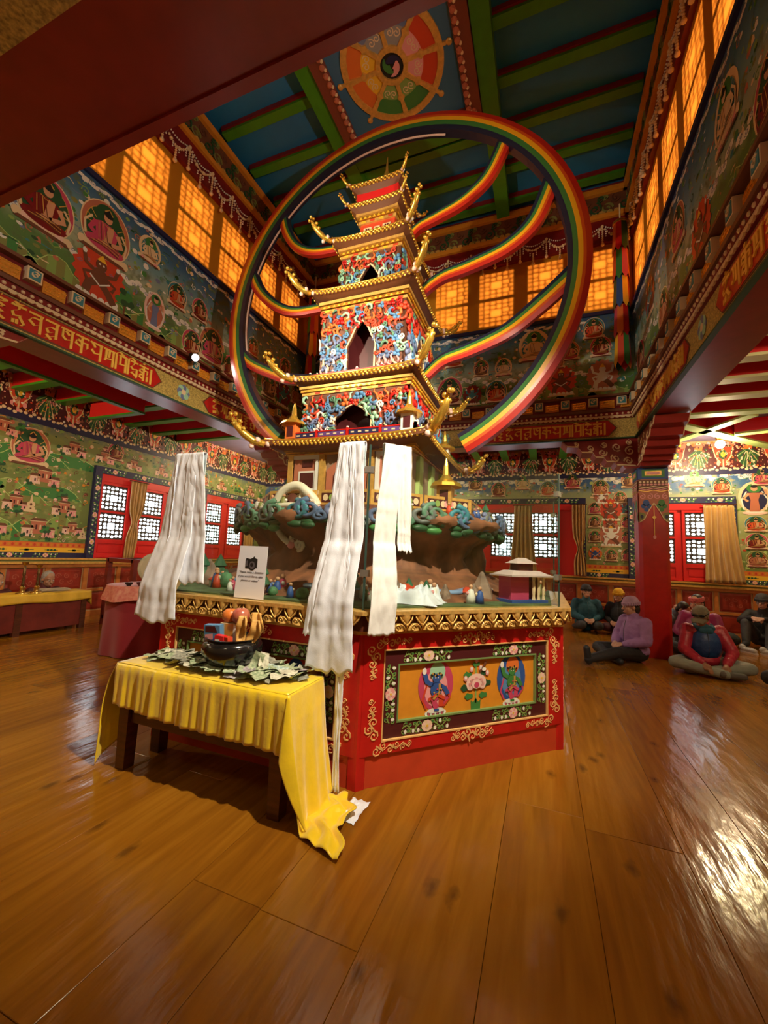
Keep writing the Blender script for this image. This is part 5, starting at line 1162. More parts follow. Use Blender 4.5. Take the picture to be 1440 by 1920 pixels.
def facade(M, hw, v0, v1, ow, oh, par, spacing, seed, name='facade', joined=False):
    b = MB(); n = 14; H_ = v1-v0; side = []
    for i in range(n+1): side.append((arch_hw(i/n, ow), v0+oh*i/n))
    b.prism([(hw, v0), (hw, v1), (0, v1)]+[(p[0], p[1]) for p in reversed(side)], -.03, 0, 0); b.prism([(-hw, v0)]+[(-p[0], p[1]) for p in side]+[(0, v1), (-hw, v1)], -.03, 0, 0)
    f = link(name, b.mesh(name, ['brown', goldb]), par, M)
    g = MB(); g.tube([(p[0]+.008, p[1], .008) for p in side]+[(-p[0]-.008, p[1], .008) for p in reversed(side)][1:], .010, 5, 0, False); link('arch_rim', g.mesh('arch_rim', ['cream']), f)
    r = random.Random(seed); v = v0+spacing*.4; J = MB(); CK = list(CC)
    while v < v1-spacing*.3:
        u = -hw+spacing*.45+r.uniform(0, spacing*.3)
        while u < hw-spacing*.3:
            t = (v-v0)/oh
            if t > 1.02 or abs(u) > arch_hw(max(t, 0), ow)+.02:
                fr = (v-v0)/H_
                if fr > .66: c = r.choice(('flame', 'red', 'flame', 'red', 'swgreen', 'mint', 'orange', 'sky'))
                elif fr > .30: c = r.choice(('sky', 'mint', 'swblue', 'white', 'flame', 'swgreen', 'bluegrey', 'sky'))
                else: c = r.choice(('mint', 'white', 'sky', 'swblue', 'bluegrey', 'swgreen'))
                vv = 2 if (fr < .25 and abs(u) > hw*.5 and r.random() < .5) else r.randrange(4)
                if vv == 2 and fr < .25: c = r.choice(('cream', 'pink', 'white'))
                Mc = (Matrix.Translation((u+r.uniform(-.01, .01), v+r.uniform(-.01, .01), 0)) @ Matrix.Rotation(r.uniform(0, 6) if vv != 2 else r.uniform(-.5, .5), 4, 'Z') @ Matrix.Scale(spacing/.085*r.uniform(.95, 1.25), 4))
                if joined: J.M = Mc; q_ = curl(vv, 0); J.add(q_.v, q_.f, CK.index(c))
                else: link('cloud_carving', CC[c][vv], f, Mc)
            u += spacing
        v += spacing*.85
    if joined: jo = link('carved_clouds', J.mesh('carved_clouds', CK, True), f); jo['kind'] = 'stuff'
    return f
SIDES = [((1, 0, 0), (0, -1, 0)), ((0, 1, 0), (1, 0, 0)), ((-1, 0, 0), (0, 1, 0)), ((0, -1, 0), (-1, 0, 0))]
def roofpart(par, a, z, t, up=.10, body=None, name='roof'):
    b = MB(); zz = z-PZ                      # flaring hip roof slab
    def ring(r, z_, n=8):
        out_ = []
        for k in range(4):
            c0 = Vector((math.cos(PI/4+PI/2*k)*r*1.4142, math.sin(PI/4+PI/2*k)*r*1.4142)); c1 = Vector((math.cos(PI/4+PI/2*(k+1))*r*1.4142, math.sin(PI/4+PI/2*(k+1))*r*1.4142))
            for i in range(n):
                s = i/n; p = c0.lerp(c1, s); e = abs(2*s-1)**4; out_.append((p.x*(1+.03*e), p.y*(1+.03*e), z_+up*.35*e))
        return out_
    R1, R2, R3 = ring(a*.80, zz-.05), ring(a, zz), ring(a, zz+t); R4 = [(x_*.72, y_*.72, zz+t+.06) for x_, y_, _ in ring(a, 0)]
    n = len(R1); fs = []
    for i in range(n):
        j = (i+1) % n
        for q in range(3): fs.append((q*n+i, q*n+j, (q+1)*n+j, (q+1)*n+i))
    fs.append(tuple(range(3*n, 4*n))); fs.append(tuple(reversed(range(n))))
    b.add(R1+R2+R3+R4, fs); ro = b.build(name, P('roofbrown', (.16, .055, .02), .5), par)
    tl = MB(); k = max(8, int(2*a/.045))
    for sd in range(4):
        for i in range(k):
            s = (i+.5)/k; e = abs(2*s-1)**4; x_ = (2*s-1)*a*(1+.03*e); Rm = Matrix.Rotation(PI/2*sd, 4, 'Z')
            tl.M = Rm @ Matrix.Translation((x_, -a-.008, zz+t*.5+up*.35*e)); tl.ball((0, 0, t*.10), (.018, .016, .020), 6, 0, 4); tl.ball((.02, .002, -t*.35), (.015, .012, .018), 6, 0, 4)
    tl.M = None
    for sd in range(4):
        c0 = Vector((-a, -a, 0)); c1 = Vector((a, -a, 0)); Rm = Matrix.Rotation(PI/2*sd, 3, 'Z')
        tl.tube([tuple(Rm @ Vector((lerp(-a, a, i/10)*(1+.03*abs(2*i/10-1)**4), -a*(1+.0), zz+t+.004+up*.35*abs(2*i/10-1)**4))) for i in range(11)], .012, 6)
    tl.build('eave_tiles', goldb, ro, True)
    return ro
def corner_orn(par, a, z, s, kinds=range(4)):
    for k in kinds:
        ang = -PI*3/4+PI/2*k; b = MB(); zz = z-PZ; d = Vector((math.cos(ang), math.sin(ang), 0)); o = Vector((d.x*a*1.43, d.y*a*1.43, zz+.03))
        pts = [o+d*(.0)*s, o+d*.10*s+Vector((0, 0, .02*s)), o+d*.18*s+Vector((0, 0, .07*s)), o+d*.24*s+Vector((0, 0, .13*s)), o+d*.29*s+Vector((0, 0, .20*s))]
        b.tube(pts, [.034*s, .036*s, .036*s, .034*s, .010*s], 7, 0)
        for i, q in enumerate(pts[1:]):
            for j in range(3): b.ball(tuple(q+Vector((math.cos(j*2.1+i)*.030*s, math.sin(j*2.1+i)*.030*s, .018*s*j))), .022*s, 6, 0, 4)
        for j in range(5): b.ball(tuple(o+d*.04*s*j*.5+Vector((math.cos(j*2.4)*.035*s, math.sin(j*2.4)*.035*s, .03*s*math.sin(j)))), .026*s, 6, 1+j % 2, 4)
        b.build('corner_dragon', [goldb, 'palepink', 'white'], par, True)
def cornice(par, hw, z0, z1, red=True):
    b = MB(); a0, a1 = z0-PZ, z1-PZ; d = a1-a0; n = 3
    for i in range(n): b.box(-hw-.012*(i+1), hw+.012*(i+1), -hw-.012*(i+1), hw+.012*(i+1), a0+d*i/n, a0+d*(i+.8)/n, i % 2)
    for (u, w_) in SIDES[:2]:
        k = max(4, int(hw*2/.11))
        for i in range(k):
            x_ = -hw+(i+.5)*2*hw/k; M_ = WM(Vector(w_)*(hw+.0125), u, w_); b.M = M_
            b.box(x_-.028, x_+.028, a0+.008, a0+d*.24, 0, .003, 2 if i % 2 else 3)
            for q in (-.25, .25): b.prism([(x_+q*.11-.02, a0+d*.36), (x_+q*.11+.02, a0+d*.36), (x_+q*.11, a0+d*.56)], .010, .016, 3)
    b.M = None; b.build('cornice', [goldp, gold, 'flame', 'yellow'], par)
def balustrade(par, hw, z, h_, segs=3):
    zz = z-PZ; b = MB(); pn = MB()
    for (u, w_) in SIDES:
        M_ = WM(Vector(w_)*hw, u, w_); b.M = M_; pn.M = M_
        for i in range(segs+1):
            x_ = -hw+2*hw*i/segs; b.box(x_-.012, x_+.012, zz, zz+h_*1.2, -.012, .012, 0); b.ball((x_, zz+h_*1.28, 0), .014, 6, 1, 4)
        b.box(-hw, hw, zz+h_*.85, zz+h_, -.009, .009, 0); b.box(-hw, hw, zz, zz+h_*.12, -.009, .009, 0)
        for i in range(segs):
            x0, x1 = -hw+2*hw*i/segs+.02, -hw+2*hw*(i+1)/segs-.02; pn.box(x0, x1, zz+h_*.16, zz+h_*.8, -.004, .004, i % 2)
            for j in range(4): pn.box(lerp(x0, x1, (j+.25)/4), lerp(x0, x1, (j+.7)/4), zz+h_*.38, zz+h_*.58, .004, .007, 2)
    b.M = None; pn.M = None; o = b.build('balustrade', ['red', 'white'], par); pn.build('balustrade_panel', ['navy', 'violet', 'cream'], o)
def tier(name, hw, z0, z1, ow, oh, spacing, sp2, seed, zc, eave, ez):
    t = MB(); d = .16; t.box(-hw+.03, hw-.03, -hw+d, hw-.03, z0-PZ, zc-PZ, 0); t.box(-hw+.03, -hw+.10, -hw+.03, -hw+d, z0-PZ, zc-PZ, 0); t.box(hw-.10, hw-.03, -hw+.03, -hw+d, z0-PZ, zc-PZ, 0); t.box(-hw+.03, hw-.03, -hw+.03, -hw+d, z1-.01-PZ, zc-PZ, 0); t.box(-hw+.03, hw-.03, -hw+.03, -hw+d, z0-.02-PZ, z0-PZ, 0)
    body = t.build(name, 'maroon', pg)
    facade(WM(Vector((0, -1, 0))*hw, *SIDES[0]), hw, z0-PZ, z1-PZ, ow, oh, pg, spacing, seed)
    facade(WM(Vector((1, 0, 0))*hw, *SIDES[1]), hw, z0-PZ, z1-PZ, ow, oh, pg, sp2, seed+1, joined=True)
    facade(WM(Vector((-1, 0, 0))*hw, *SIDES[3]), hw, z0-PZ, z1-PZ, ow, oh, pg, sp2*1.3, seed+2, joined=True)
    cornice(pg, hw, z1, zc)
    ro = roofpart(pg, eave, ez, .045)
# ground storey inside the case
b = MB(); b.box(-.66, .66, -.66, .66, 0, .60, 0); b.build('ground_storey', P('storey', (.34, .22, .15), .5, var=.2), pg)
for x_ in (-.48, .48):
    b = MB(); M_ = WM((x_, -.66, 0), (1, 0, 0), (0, -1, 0)); b.M = M_
    for (x0, x1, y0, y1, w1, m_) in ((-.15, .15, .22, .56, .012, 1), (-.17, -.13, .20, .58, .03, 0), (.13, .17, .20, .58, .03, 0), (-.17, .17, .54, .58, .032, 0), (-.19, .19, .17, .21, .045, 0), (-.07, .13, .22, .42, .018, 0), (-.05, .11, .24, .40, .021, 2), (-.03, .09, .46, .53, .02, 2)): b.box(x0, x1, y0, y1, 0, w1, m_)
    b.build('storey_window', ['white', 'terracotta', 'maroon'], pg)
b = MB(); b.M = WM((0, -.66, 0), (1, 0, 0), (0, -1, 0)); b.prism([(-.22, 0), (.22, 0), (.22, .42), (.12, .50), (.05, .58), (0, .60), (-.05, .58), (-.12, .50), (-.22, .42)], 0, .02, 0); b.prism([(-.14, 0), (.14, 0), (.14, .36), (.07, .46), (0, .52), (-.07, .46), (-.14, .36)], .02, .026, 1); b.build('storey_arch', ['terracotta', 'maroon'], pg)
b = MB(); b.lathe([(.07, .02), (.06, .10), (.045, .20), (.05, .28), (.03, .31)], 10, (.0, -.72, 0), 0); b.ball((0, -.72, .345), (.035, .035, .045), 10, 0, 6); b.ball((.06, -.73, .24), (.02, .02, .07), 8, 0, 5); b.ball((-.06, -.73, .24), (.02, .02, .07), 8, 0, 5); b.build('guardian_statue', 'white', pg, True)
for x_ in (-.64, -.27, .27, .64):
    MB().box(x_-.03, x_+.03, -.70, -.66, 0, .58).build('pilaster', 'goldpaint', pg)
for y_ in (-.45, .0, .45): MB().box(.66, .70, y_-.06, y_+.06, .10, .56).build('side_window', 'limegreen', pg)
cornice(pg, .68, TOPZ+.735+.58, TOPZ+.735+.64)
roofpart(pg, .85, 2.39, .05); corner_orn(pg, .85, 2.39, 1.15)
MB().box(-.72, .72, -.72, .72, 2.46-PZ, 2.50-PZ).build('platform', gold, pg)
b = MB()
for sd in range(4):
    for i in range(26):
        b.M = Matrix.Rotation(PI/2*sd, 4, 'Z'); b.ball((-.70+.056*i, -.725, 2.48-PZ), (.02, .014, .022), 6, 0, 4)
b.M = None; b.build('platform_beading', goldb, pg, True)
balustrade(pg, .70, 2.50, .07, 4)
def kiosk(x_, y_, z, s, body):
    b = MB(); z -= PZ; b.box(x_-.06*s, x_+.06*s, y_-.06*s, y_+.06*s, z, z+.16*s, 0); b.box(x_-.035*s, x_+.035*s, y_-.064*s, y_-.06*s, z+.02*s, z+.13*s, 1); b.lathe([(.135*s, .16*s), (.12*s, .19*s), (.06*s, .22*s), (.03*s, .26*s), (.022*s, .34*s), (.008*s, .40*s)], 8, (x_, y_, z), 2); b.build('corner_kiosk', [body, 'maroon', goldb], pg)
kiosk(-.66, -.66, 2.51, 1.0, 'orange'); kiosk(.62, -.66, 2.51, 1.0, 'white'); kiosk(.66, .66, 2.51, 1, 'white'); kiosk(.98, -.62, 1.80, 1.1, 'goldpaint'); kiosk(-.66, .66, 2.51, 1.0, 'orange')
tier('first_tier', .60, 2.52, 3.00, .20, .34, .066, .085, 1, 3.10, .68, 3.12); corner_orn(pg, .68, 3.13, 1.0); balustrade(pg, .56, 3.19, .06, 4)
tier('second_tier', .49, 3.20, 3.98, .155, .62, .066, .085, 5, 4.11, .59, 4.14); corner_orn(pg, .59, 4.15, .9); balustrade(pg, .46, 4.21, .045, 4)
tier('third_tier', .36, 4.22, 4.70, .105, .34, .060, .08, 9, 4.82, .45, 4.84); corner_orn(pg, .45, 4.85, .85)
# top house
b = MB(); b.box(-.215, .215, -.215, .215, 4.92-PZ, 5.36-PZ, 0); b.build('top_house', 'flame', pg)
for (u, w_) in SIDES[:2]:
    b = MB(); b.M = WM(Vector(w_)*.215, u, w_); z = 5.04-PZ
    for x_ in (-.12, .12):
        b.box(x_-.05, x_+.05, z, z+.11, 0, .01, 0); 
        for (dx, dz) in ((-.024, .012), (.004, .012), (-.024, .058), (.004, .058)): b.box(x_+dx, x_+dx+.02, z+dz, z+dz+.038, .01, .012, 1)
    b.box(-.035, .035, z, z+.10, 0, .012, 0); b.box(-.02, .02, z+.015, z+.085, .012, .014, 2); b.build('house_windows', ['cream', 'maroon', goldb], pg)
cornice(pg, .225, 5.20, 5.34); 
roofpart(pg, .315, 5.36, .04, .06); corner_orn(pg, .315, 5.37, .45)
b = MB(); b.box(-.26, .26, -.26, .26, 5.45-PZ, 5.60-PZ); b.build('red_parapet', 'redbright', pg)
roofpart(pg, .31, 5.61, .045, .06); corner_orn(pg, .31, 5.62, .45)
b = MB(); z = 5.70-PZ; b.lathe([(.13, 0), (.12, .05), (.07, .09), (.085, .15), (.05, .20), (.035, .26), (.042, .30), (.02, .36), (.012, .46), (.004, .55)], 14, (0, 0, z)); b.build('finial', goldb, pg, True, 40)
# ================================================================== RAINBOW RING
for nm, cl in {'rbred': (.42, .018, .010), 'rborange': (.60, .085, .010), 'rbyellow': (.74, .36, .012), 'rbgreen': (.04, .155, .035), 'rbindigo': (.014, .016, .036)}.items(): P(nm, cl, .3)
RB = ['rbred', 'rborange', 'rbyellow', 'rbgreen', 'rbindigo']
ring = thing('rainbow_ring', 'large rainbow-striped ring with curling rainbow ribbons around the pagoda', 'ring', (CX+.01, CY, 4.42))
A0, A1 = math.radians(-62), math.radians(232); RO, RI = 2.245, 2.02; NSEG = 96
fr5 = [0, .25, .38, .58, .79, 1.0]
for k, c in enumerate(RB):
    ra, rb_ = lerp(RO, RI, fr5[k]), lerp(RO, RI, fr5[k+1]); vs_ = []; fs = []
    ya, yb = -.055-.02*math.sin(PI*fr5[k]), -.055-.02*math.sin(PI*fr5[k+1])
    for i in range(NSEG+1):
        a = lerp(A0, A1, i/NSEG); ca, sa = math.cos(a), math.sin(a)
        vs_ += [(ra*ca, ya, ra*sa), (rb_*ca, yb, rb_*sa), (rb_*ca, -yb, rb_*sa), (ra*ca, -ya, ra*sa)]
    for i in range(NSEG):
        for q in range(4): fs.append((4*i+q, 4*i+(q+1) % 4, 4*i+4+(q+1) % 4, 4*i+4+q))
    fs += [(3, 2, 1, 0), tuple(4*NSEG+q for q in range(4))]
    MB().add(vs_, fs).build('rainbow_band', c, ring)
b = MB(); b.tube([(1.985*math.cos(lerp(1.2, 3.4, i/60)), -.02, 1.985*math.sin(lerp(1.2, 3.4, i/60))) for i in range(61)], .012, 6); b.build('inner_light_strip', P('strip', (.72, .50, .42)), ring, True)
def ribbon(pts, w0, w1):
    P_ = [Vector((p[0]-CX-.01, p[1]-4.42)) for p in pts]; out_ = []
    for i in range(len(P_)-1):
        p0, p1, p2, p3 = P_[max(i-1, 0)], P_[i], P_[i+1], P_[min(i+2, len(P_)-1)]
        for k in range(8):
            t = k/8; out_.append(.5*((2*p1)+(-p0+p2)*t+(2*p0-5*p1+4*p2-p3)*t*t+(-p0+3*p1-3*p2+p3)*t**3))
    out_.append(P_[-1]); n = len(out_)
    nr = []
    for i in range(n):
        d = (out_[min(i+1, n-1)]-out_[max(i-1, 0)]).normalized(); q = Vector((-d.y, d.x)); nr.append(q)
    if sum(q.y for q in nr) < 0: nr = [-q for q in nr]
    rt = None
    for k, c in enumerate(RB):
        vs_ = []; fs = []
        for i in range(n):
            w_ = lerp(w0, w1, i/(n-1)); f0, f1 = (fr5[k]-.5)*w_, (fr5[k+1]-.5)*w_; a = out_[i]+nr[i]*f0; c_ = out_[i]+nr[i]*f1; y0, y1 = .03+.015*math.sin(PI*fr5[k]), .03+.015*math.sin(PI*fr5[k+1])
            vs_ += [(a.x, -y0, a.y), (c_.x, -y1, c_.y), (c_.x, y1, c_.y), (a.x, y0, a.y)]
        for i in range(n-1):
            for q in range(4): fs.append((4*i+q, 4*i+(q+1) % 4, 4*i+4+(q+1) % 4, 4*i+4+q))
        fs += [(3, 2, 1, 0), tuple(4*(n-1)+q for q in range(4))]
        o = MB().add(vs_, fs).build('rainbow_ribbon' if rt is None else 'ribbon_stripe', c, ring if rt is None else rt)
        if rt is None: rt = o
ribbon([(-3.29, 5.84), (-3.20, 5.58), (-3.03, 5.35), (-2.75, 5.21), (-2.3, 5.17)], .15, .10)
ribbon([(-3.75, 5.13), (-3.59, 4.84), (-3.3, 4.57), (-2.96, 4.43), (-2.36, 4.42)], .165, .11)
ribbon([(-3.88, 4.06), (-3.67, 3.84), (-3.31, 3.65), (-2.97, 3.52), (-2.3, 3.45)], .17, .12)
ribbon([(-.38, 5.98), (-.57, 5.58), (-.84, 5.36), (-1.14, 5.25), (-1.36, 5.18), (-1.5, 5.05)], .165, .10)
ribbon([(.10, 5.35), (-.09, 4.90), (-.37, 4.67), (-.76, 4.55), (-1.06, 4.49), (-1.28, 4.36), (-1.4, 4.2)], .185, .11)
ribbon([(.30, 4.24), (-.04, 3.95), (-.36, 3.72), (-.74, 3.58), (-1.03, 3.50), (-1.22, 3.35)], .20, .115)
# ================================================================== SCARVES (khata) draped over the glass
def FM(k): return Matrix.Translation((CX, CY, 0)) @ face_M(k, GA)
ZT = TOPZ+1.02
def khata(M, ut, ub, wt, wb, zb, label, pleat=3.0, amp=.016, inside=.16, seed=0, out_=.105, mm=None, sag=0, tail=0):
    L1 = inside; L2 = .05; L3 = ZT-zb; tot = L1+L2+L3
    def fn(s, t):
        d = t*tot
        if d < L1: v = ZT-L1+d+.012; w_ = -.026
        elif d < L1+L2: a = (d-L1)/L2*PI; v = ZT+.012+.012*math.sin(a); w_ = -.008-.024*math.cos(a)
        else:
            k = (d-L1-L2)/L3; v = ZT+.012-(d-L1-L2); w_ = .018+(out_-.018)*min(1, max(0, (1.42-v)/.36))**.8
        q = max(0, (d-L1-L2)/L3)
        wd = lerp(wt, wb, q**.8); uc = lerp(ut, ub, q)
        n_ = noise.noise(Vector((s*2+seed*3, v*2.3, seed)))
        fold = .42*amp*(.35+.65*q)*(math.sin(2*PI*pleat*s*.6+1.6*n_+seed)+.5*math.sin(2*PI*pleat*1.4*s+seed*2+v*1.5))+.007*noise.noise(Vector((s*5+seed, v*9, 4)))+.002*noise.noise(Vector((s*12, v*22, seed)))
        crease = .0025*math.sin(v*46+seed) if abs(math.sin(v*7.3+seed)) > .93 else 0
        jag = tail*(.5-abs(s-.5))*q**6 + .03*noise.noise(Vector((s*6, seed, 2)))*q**8
        return (uc+(s-.5)*wd*(1+.08*n_)+.012*n_*q, v-jag, w_+max(fold, -.006 if v > 1.06 else -.02)+(crease if q > 0 else 0)+.004)
    b = MB(); b.M = M; b.grid(fn, 34, 90); o = b.build('ceremonial_scarf', mm or whitecloth, None, True)
    so = o.modifiers.new('thick', 'SOLIDIFY'); so.thickness = .004; so.offset = 1
    return tag(o, label, 'scarf', 'silk scarves draped over the glass case')
HS = GS/2
khata(FM(0), HS-.10, HS-.16, .13, .30, .66, 'long white silk scarf hanging left of the case corner down to the pedestal', 2.2, .016, seed=1, tail=.05)
khata(FM(0), HS-.17, HS-.30, .07, .10, .84, 'grey-white under-layer of scarf peeking out left of the long white scarf', 1.5, .010, seed=5, out_=.098)
khata(FM(1), -HS+.15, -HS+.075, .12, .17, .875, 'cream silk scarf hanging right of the case corner', 1.6, .014, seed=2, mm=creamcloth, tail=.02)
khata(FM(1), -HS+.235, -HS+.25, .085, .10, 1.36, 'short cream scarf with ribbed folds, shortest at the case corner', 2.5, .014, seed=3, mm=creamcloth)
khata(FM(0), -HS+.08, -HS+.02, .20, .40, .83, 'wide white silk scarf bunched over the left corner of the glass case', 3.0, .015, seed=4, out_=.11, tail=.10)
khata(FM(0), -HS+.18, -HS+.24, .13, .30, 1.08, 'shorter white scarf flaring beside the wide left scarf', 2.4, .013, seed=6, out_=.06)
khata(FM(7), HS-.05, HS-.06, .12, .20, 1.05, 'white scarf layer wrapped round the left side corner of the case', 2.0, .013, seed=8, out_=.06)
khata(FM(0), HS-.115, HS-.075, .04, .05, .02, 'thin pale scarf strip trailing to the floor beside the corner post', 1.2, .008, seed=11, out_=.096)
# ================================================================== OFFERING TABLE
TX0, TX1, TY0, TY1, TZ = -2.43, -1.21, 1.845, 2.185, .615
tb = thing('offering_table', 'low dark wooden table under a yellow satin cloth', 'table', ((TX0+TX1)/2, (TY0+TY1)/2, 0))
hx, hy = (TX1-TX0)/2, (TY1-TY0)/2
MB().box(-hx, hx, -hy, hy, TZ-.03, TZ).build('tabletop', dkwood, tb)
for sx in (-1, 1):
    for sy in (-1, 1):
        b = MB(); x_, y_ = sx*(hx-.055), sy*(hy-.05); b.add([(x_-.035, y_-.035, 0), (x_+.035, y_-.035, 0), (x_+.035, y_+.035, 0), (x_-.035, y_+.035, 0), (x_-.042, y_-.042, TZ-.031), (x_+.042, y_-.042, TZ-.031), (x_+.042, y_+.042, TZ-.031), (x_-.042, y_+.042, TZ-.031)], [(3, 2, 1, 0), (4, 5, 6, 7), (0, 1, 5, 4), (1, 2, 6, 5), (2, 3, 7, 6), (3, 0, 4, 7)]); b.build('leg', dkwood, tb)
for sy in (-1, 1): MB().box(-hx+.10, hx-.10, sy*(hy-.05)-.02, sy*(hy-.05)+.02, .275, TZ-.035).build('apron', dkwood, tb)
for sx in (-1, 1): MB().box(sx*(hx-.055)-.02, sx*(hx-.055)+.02, -hy+.10, hy-.10, .275, TZ-.035).build('apron', dkwood, tb)
satin = mat('yellow_satin', (.86, .60, .006), .30, var=.08, vscale=9, bump=.15, bscale=55, sheen=.5)
b = MB(); ZC = TZ+.006
b.grid(lambda s, t: (lerp(TX0-.012, TX1+.012, s), lerp(TY0-.012, TY1+.01, t), ZC+.003*noise.noise(Vector((s*5, t*5, 0)))), 40, 12)
def pl(u, t): return .007*t**.6*(math.sin(u*47+1.5*math.sin(u*9))+.7*math.sin(u*101+1)+.6*math.sin(u*21+2)+.4*math.sin(u*160))
def skirt(s, t):
    u = lerp(TX0-.012, TX1+.012, s); dr = lerp(.235, .30, s)+.012*math.sin(s*5)
    c = min(1, t*6); return (u+.004*math.sin(u*60)*t, TY0-.012-.014*math.sin(c*PI/2)-max(-.012, pl(u, t)), ZC-t*dr-(0 if t > 0 else 0))
b.grid(skirt, 150, 16)
def rdrape(s, t):        # right end: hangs to the floor and pools
    y_ = lerp(TY0-.012, TY1+.01, s); L_ = TZ+.26*(1-.55*s)*1.0; d = t*L_
    f = .016*math.sin(s*9+2)*t+.010*math.sin(s*23+t*4)*t; lean = .10*(d/TZ)**1.6
    if d < TZ-.012: return (TX1+.012+.012*min(1, t*6)+lean+f, y_-.03*t*(1-s), ZC-d)
    e = d-(TZ-.012); return (TX1+.124+e*.9+f+.02*math.sin(s*11), y_-.03-.10*e+.06*(s-.5)*e*5, .012+abs(.045*math.sin(e*26+s*5))*(.4+.6*abs(math.sin(s*7)))*min(1, e*14))
b.grid(rdrape, 34, 60)
def corner(s, t):        # folded corner between front skirt and right end
    a = s*PI/2; d = t*(.30+.32*s); r = .012+.035*t; return (TX1+.012+r*math.sin(a)*1.1+.10*(d/TZ)**1.6*s, TY0-.012-r*math.cos(a)*1.1, ZC-d)
b.grid(corner, 10, 24)
def ldrape(s, t):
    y_ = lerp(TY0-.012, TY1+.01, s); d = t*(TZ-.004-.30*s); f = .014*math.sin(s*12)*t; return (TX0-.012-.02*min(1, t*6)-.07*math.sin(min(1, t*1.6)*PI*.6)-f, y_-.015*t, ZC-d)
b.grid(ldrape, 30, 30)
cl = b.build('tablecloth', satin, None, True); s = cl.modifiers.new('thick', 'SOLIDIFY'); s.thickness = .0035; s.offset = 1
tag(cl, 'bright yellow satin cloth draped over the low table, trailing on the floor', 'tablecloth')
# ------------------------------------------------------------------ banknotes
def note_mat(name, c1, c2, c3):
    m = bpy.data.materials.new(name); m.use_nodes = True; nt = m.node_tree; N = nt.nodes; L = nt.links; b_ = N['Principled BSDF']; b_.inputs['Roughness'].default_value = .75
    uv = N.new('ShaderNodeTexCoord'); sp = N.new('ShaderNodeSeparateXYZ'); L.new(uv.outputs['Object'], sp.inputs[0])
    n = N.new('ShaderNodeTexNoise'); n.inputs['Scale'].default_value = 60; n.inputs['Detail'].default_value = 3; L.new(uv.outputs['Object'], n.inputs['Vector'])
    cr = N.new('ShaderNodeValToRGB'); cr.color_ramp.elements[0].position = .35; cr.color_ramp.elements[0].color = (*c1, 1); cr.color_ramp.elements[1].position = .62; cr.color_ramp.elements[1].color = (*c2, 1); q = cr.color_ramp.elements.new(.75); q.color = (*c3, 1)
    L.new(n.outputs['Fac'], cr.inputs[0]); L.new(cr.outputs[0], b_.inputs['Base Color']); MATS[name] = m
note_mat('note_green', (.22, .30, .17), (.46, .52, .34), (.58, .60, .44)); note_mat('note_grey', (.17, .17, .14), (.36, .36, .28), (.52, .50, .40)); note_mat('note_teal', (.24, .36, .33), (.50, .60, .54), (.62, .66, .6)); note_mat('note_pale', (.45, .43, .33), (.66, .65, .52), (.72, .70, .6)); note_mat('note_lilac', (.26, .22, .25), (.48, .43, .45), (.55, .5, .5))
def note_mesh(seed, mm):
    b = MB(); A = .014
    def fn(s, t):
        x_, y_ = (s-.5)*.135, (t-.5)*.064; z_ = A*noise.noise(Vector((s*2.6+seed, t*1.5, seed)))+.006*noise.noise(Vector((s*6, t*5+seed, 3)))+(.010*abs(s-.5)*2 if seed % 3 == 0 else 0)
        return (x_*(1-.04*(seed % 3)), y_, z_+.016)
    b.grid(fn, 9, 5); return b.mesh('banknote', [mm], True)
NT = {c: [note_mesh(i*7+j, 'note_'+c) for i in range(3)] for j, c in enumerate(('green', 'grey', 'teal', 'pale', 'lilac'))}
BX, BY = -1.745, 2.035
rn = random.Random(5); ncol = {'green': 'crumpled green banknote', 'grey': 'worn grey banknote', 'teal': 'blue-green banknote', 'pale': 'pale cream banknote', 'lilac': 'pinkish-grey banknote'}
cnt = 0; tries = 0
while cnt < 150 and tries < 3000:
    tries += 1
    x_ = rn.uniform(TX0+.09, TX1-.07); y_ = rn.uniform(TY0+.055, TY1-.03)
    if math.hypot(x_-BX, y_-BY) < .115: continue
    edge = (y_-(TY0+.05))/.28; 
    if y_ < TY0+.12 and abs(x_-(-1.75)) > .34 and rn.random() < .8: continue
    if x_ < TX0+.3 and y_ < 1.97: continue
    dens = max(0, 1-abs(math.hypot(x_-BX, (y_-BY)*1.3)-.24)/.42); z_ = ZC+.002+rn.uniform(0, .045)*dens
    c = rn.choice(('green', 'green', 'grey', 'teal', 'pale', 'grey', 'green', 'lilac') if x_ > -1.9 else ('green', 'grey', 'grey', 'green', 'pale', 'grey'))
    o = link('banknote', NT[c][rn.randrange(3)], None, Matrix.Translation((x_, y_, z_)) @ Matrix.Rotation(rn.uniform(-1.2, 1.2), 4, 'Z') @ Matrix.Rotation(rn.uniform(-.28, .28), 4, 'X') @ Matrix.Rotation(rn.uniform(-.22, .22), 4, 'Y'))
    side = 'left of the black bowl' if x_ < BX-.17 else 'right of the black bowl' if x_ > BX+.17 else 'in front of the black bowl' if y_ < BY else 'behind the black bowl'
    row = 'near the table front edge' if y_ < TY0+.13 else 'near the pedestal side' if y_ > TY1-.10 else 'in the middle of the heap'
    tag(o, ncol[c]+' '+side+', '+row, 'banknote', 'loose '+c+' banknotes on the yellow table'); cnt += 1
for i, (x_, y_, c) in enumerate(((-1.53, 1.99, 'green'), (-1.50, 2.0, 'pale'))):
    o = link('banknote', NT[c][i], None, Matrix.Translation((x_, y_, ZC+.075)) @ Matrix.Rotation(.4+i, 4, 'Z') @ Matrix.Rotation(1.35, 4, 'X') @ Matrix.Rotation(1.2, 4, 'Z')); tag(o, ('folded green' if i == 0 else 'folded cream')+' banknote standing upright beside the black bowl', 'banknote', 'banknotes standing by the bowl')
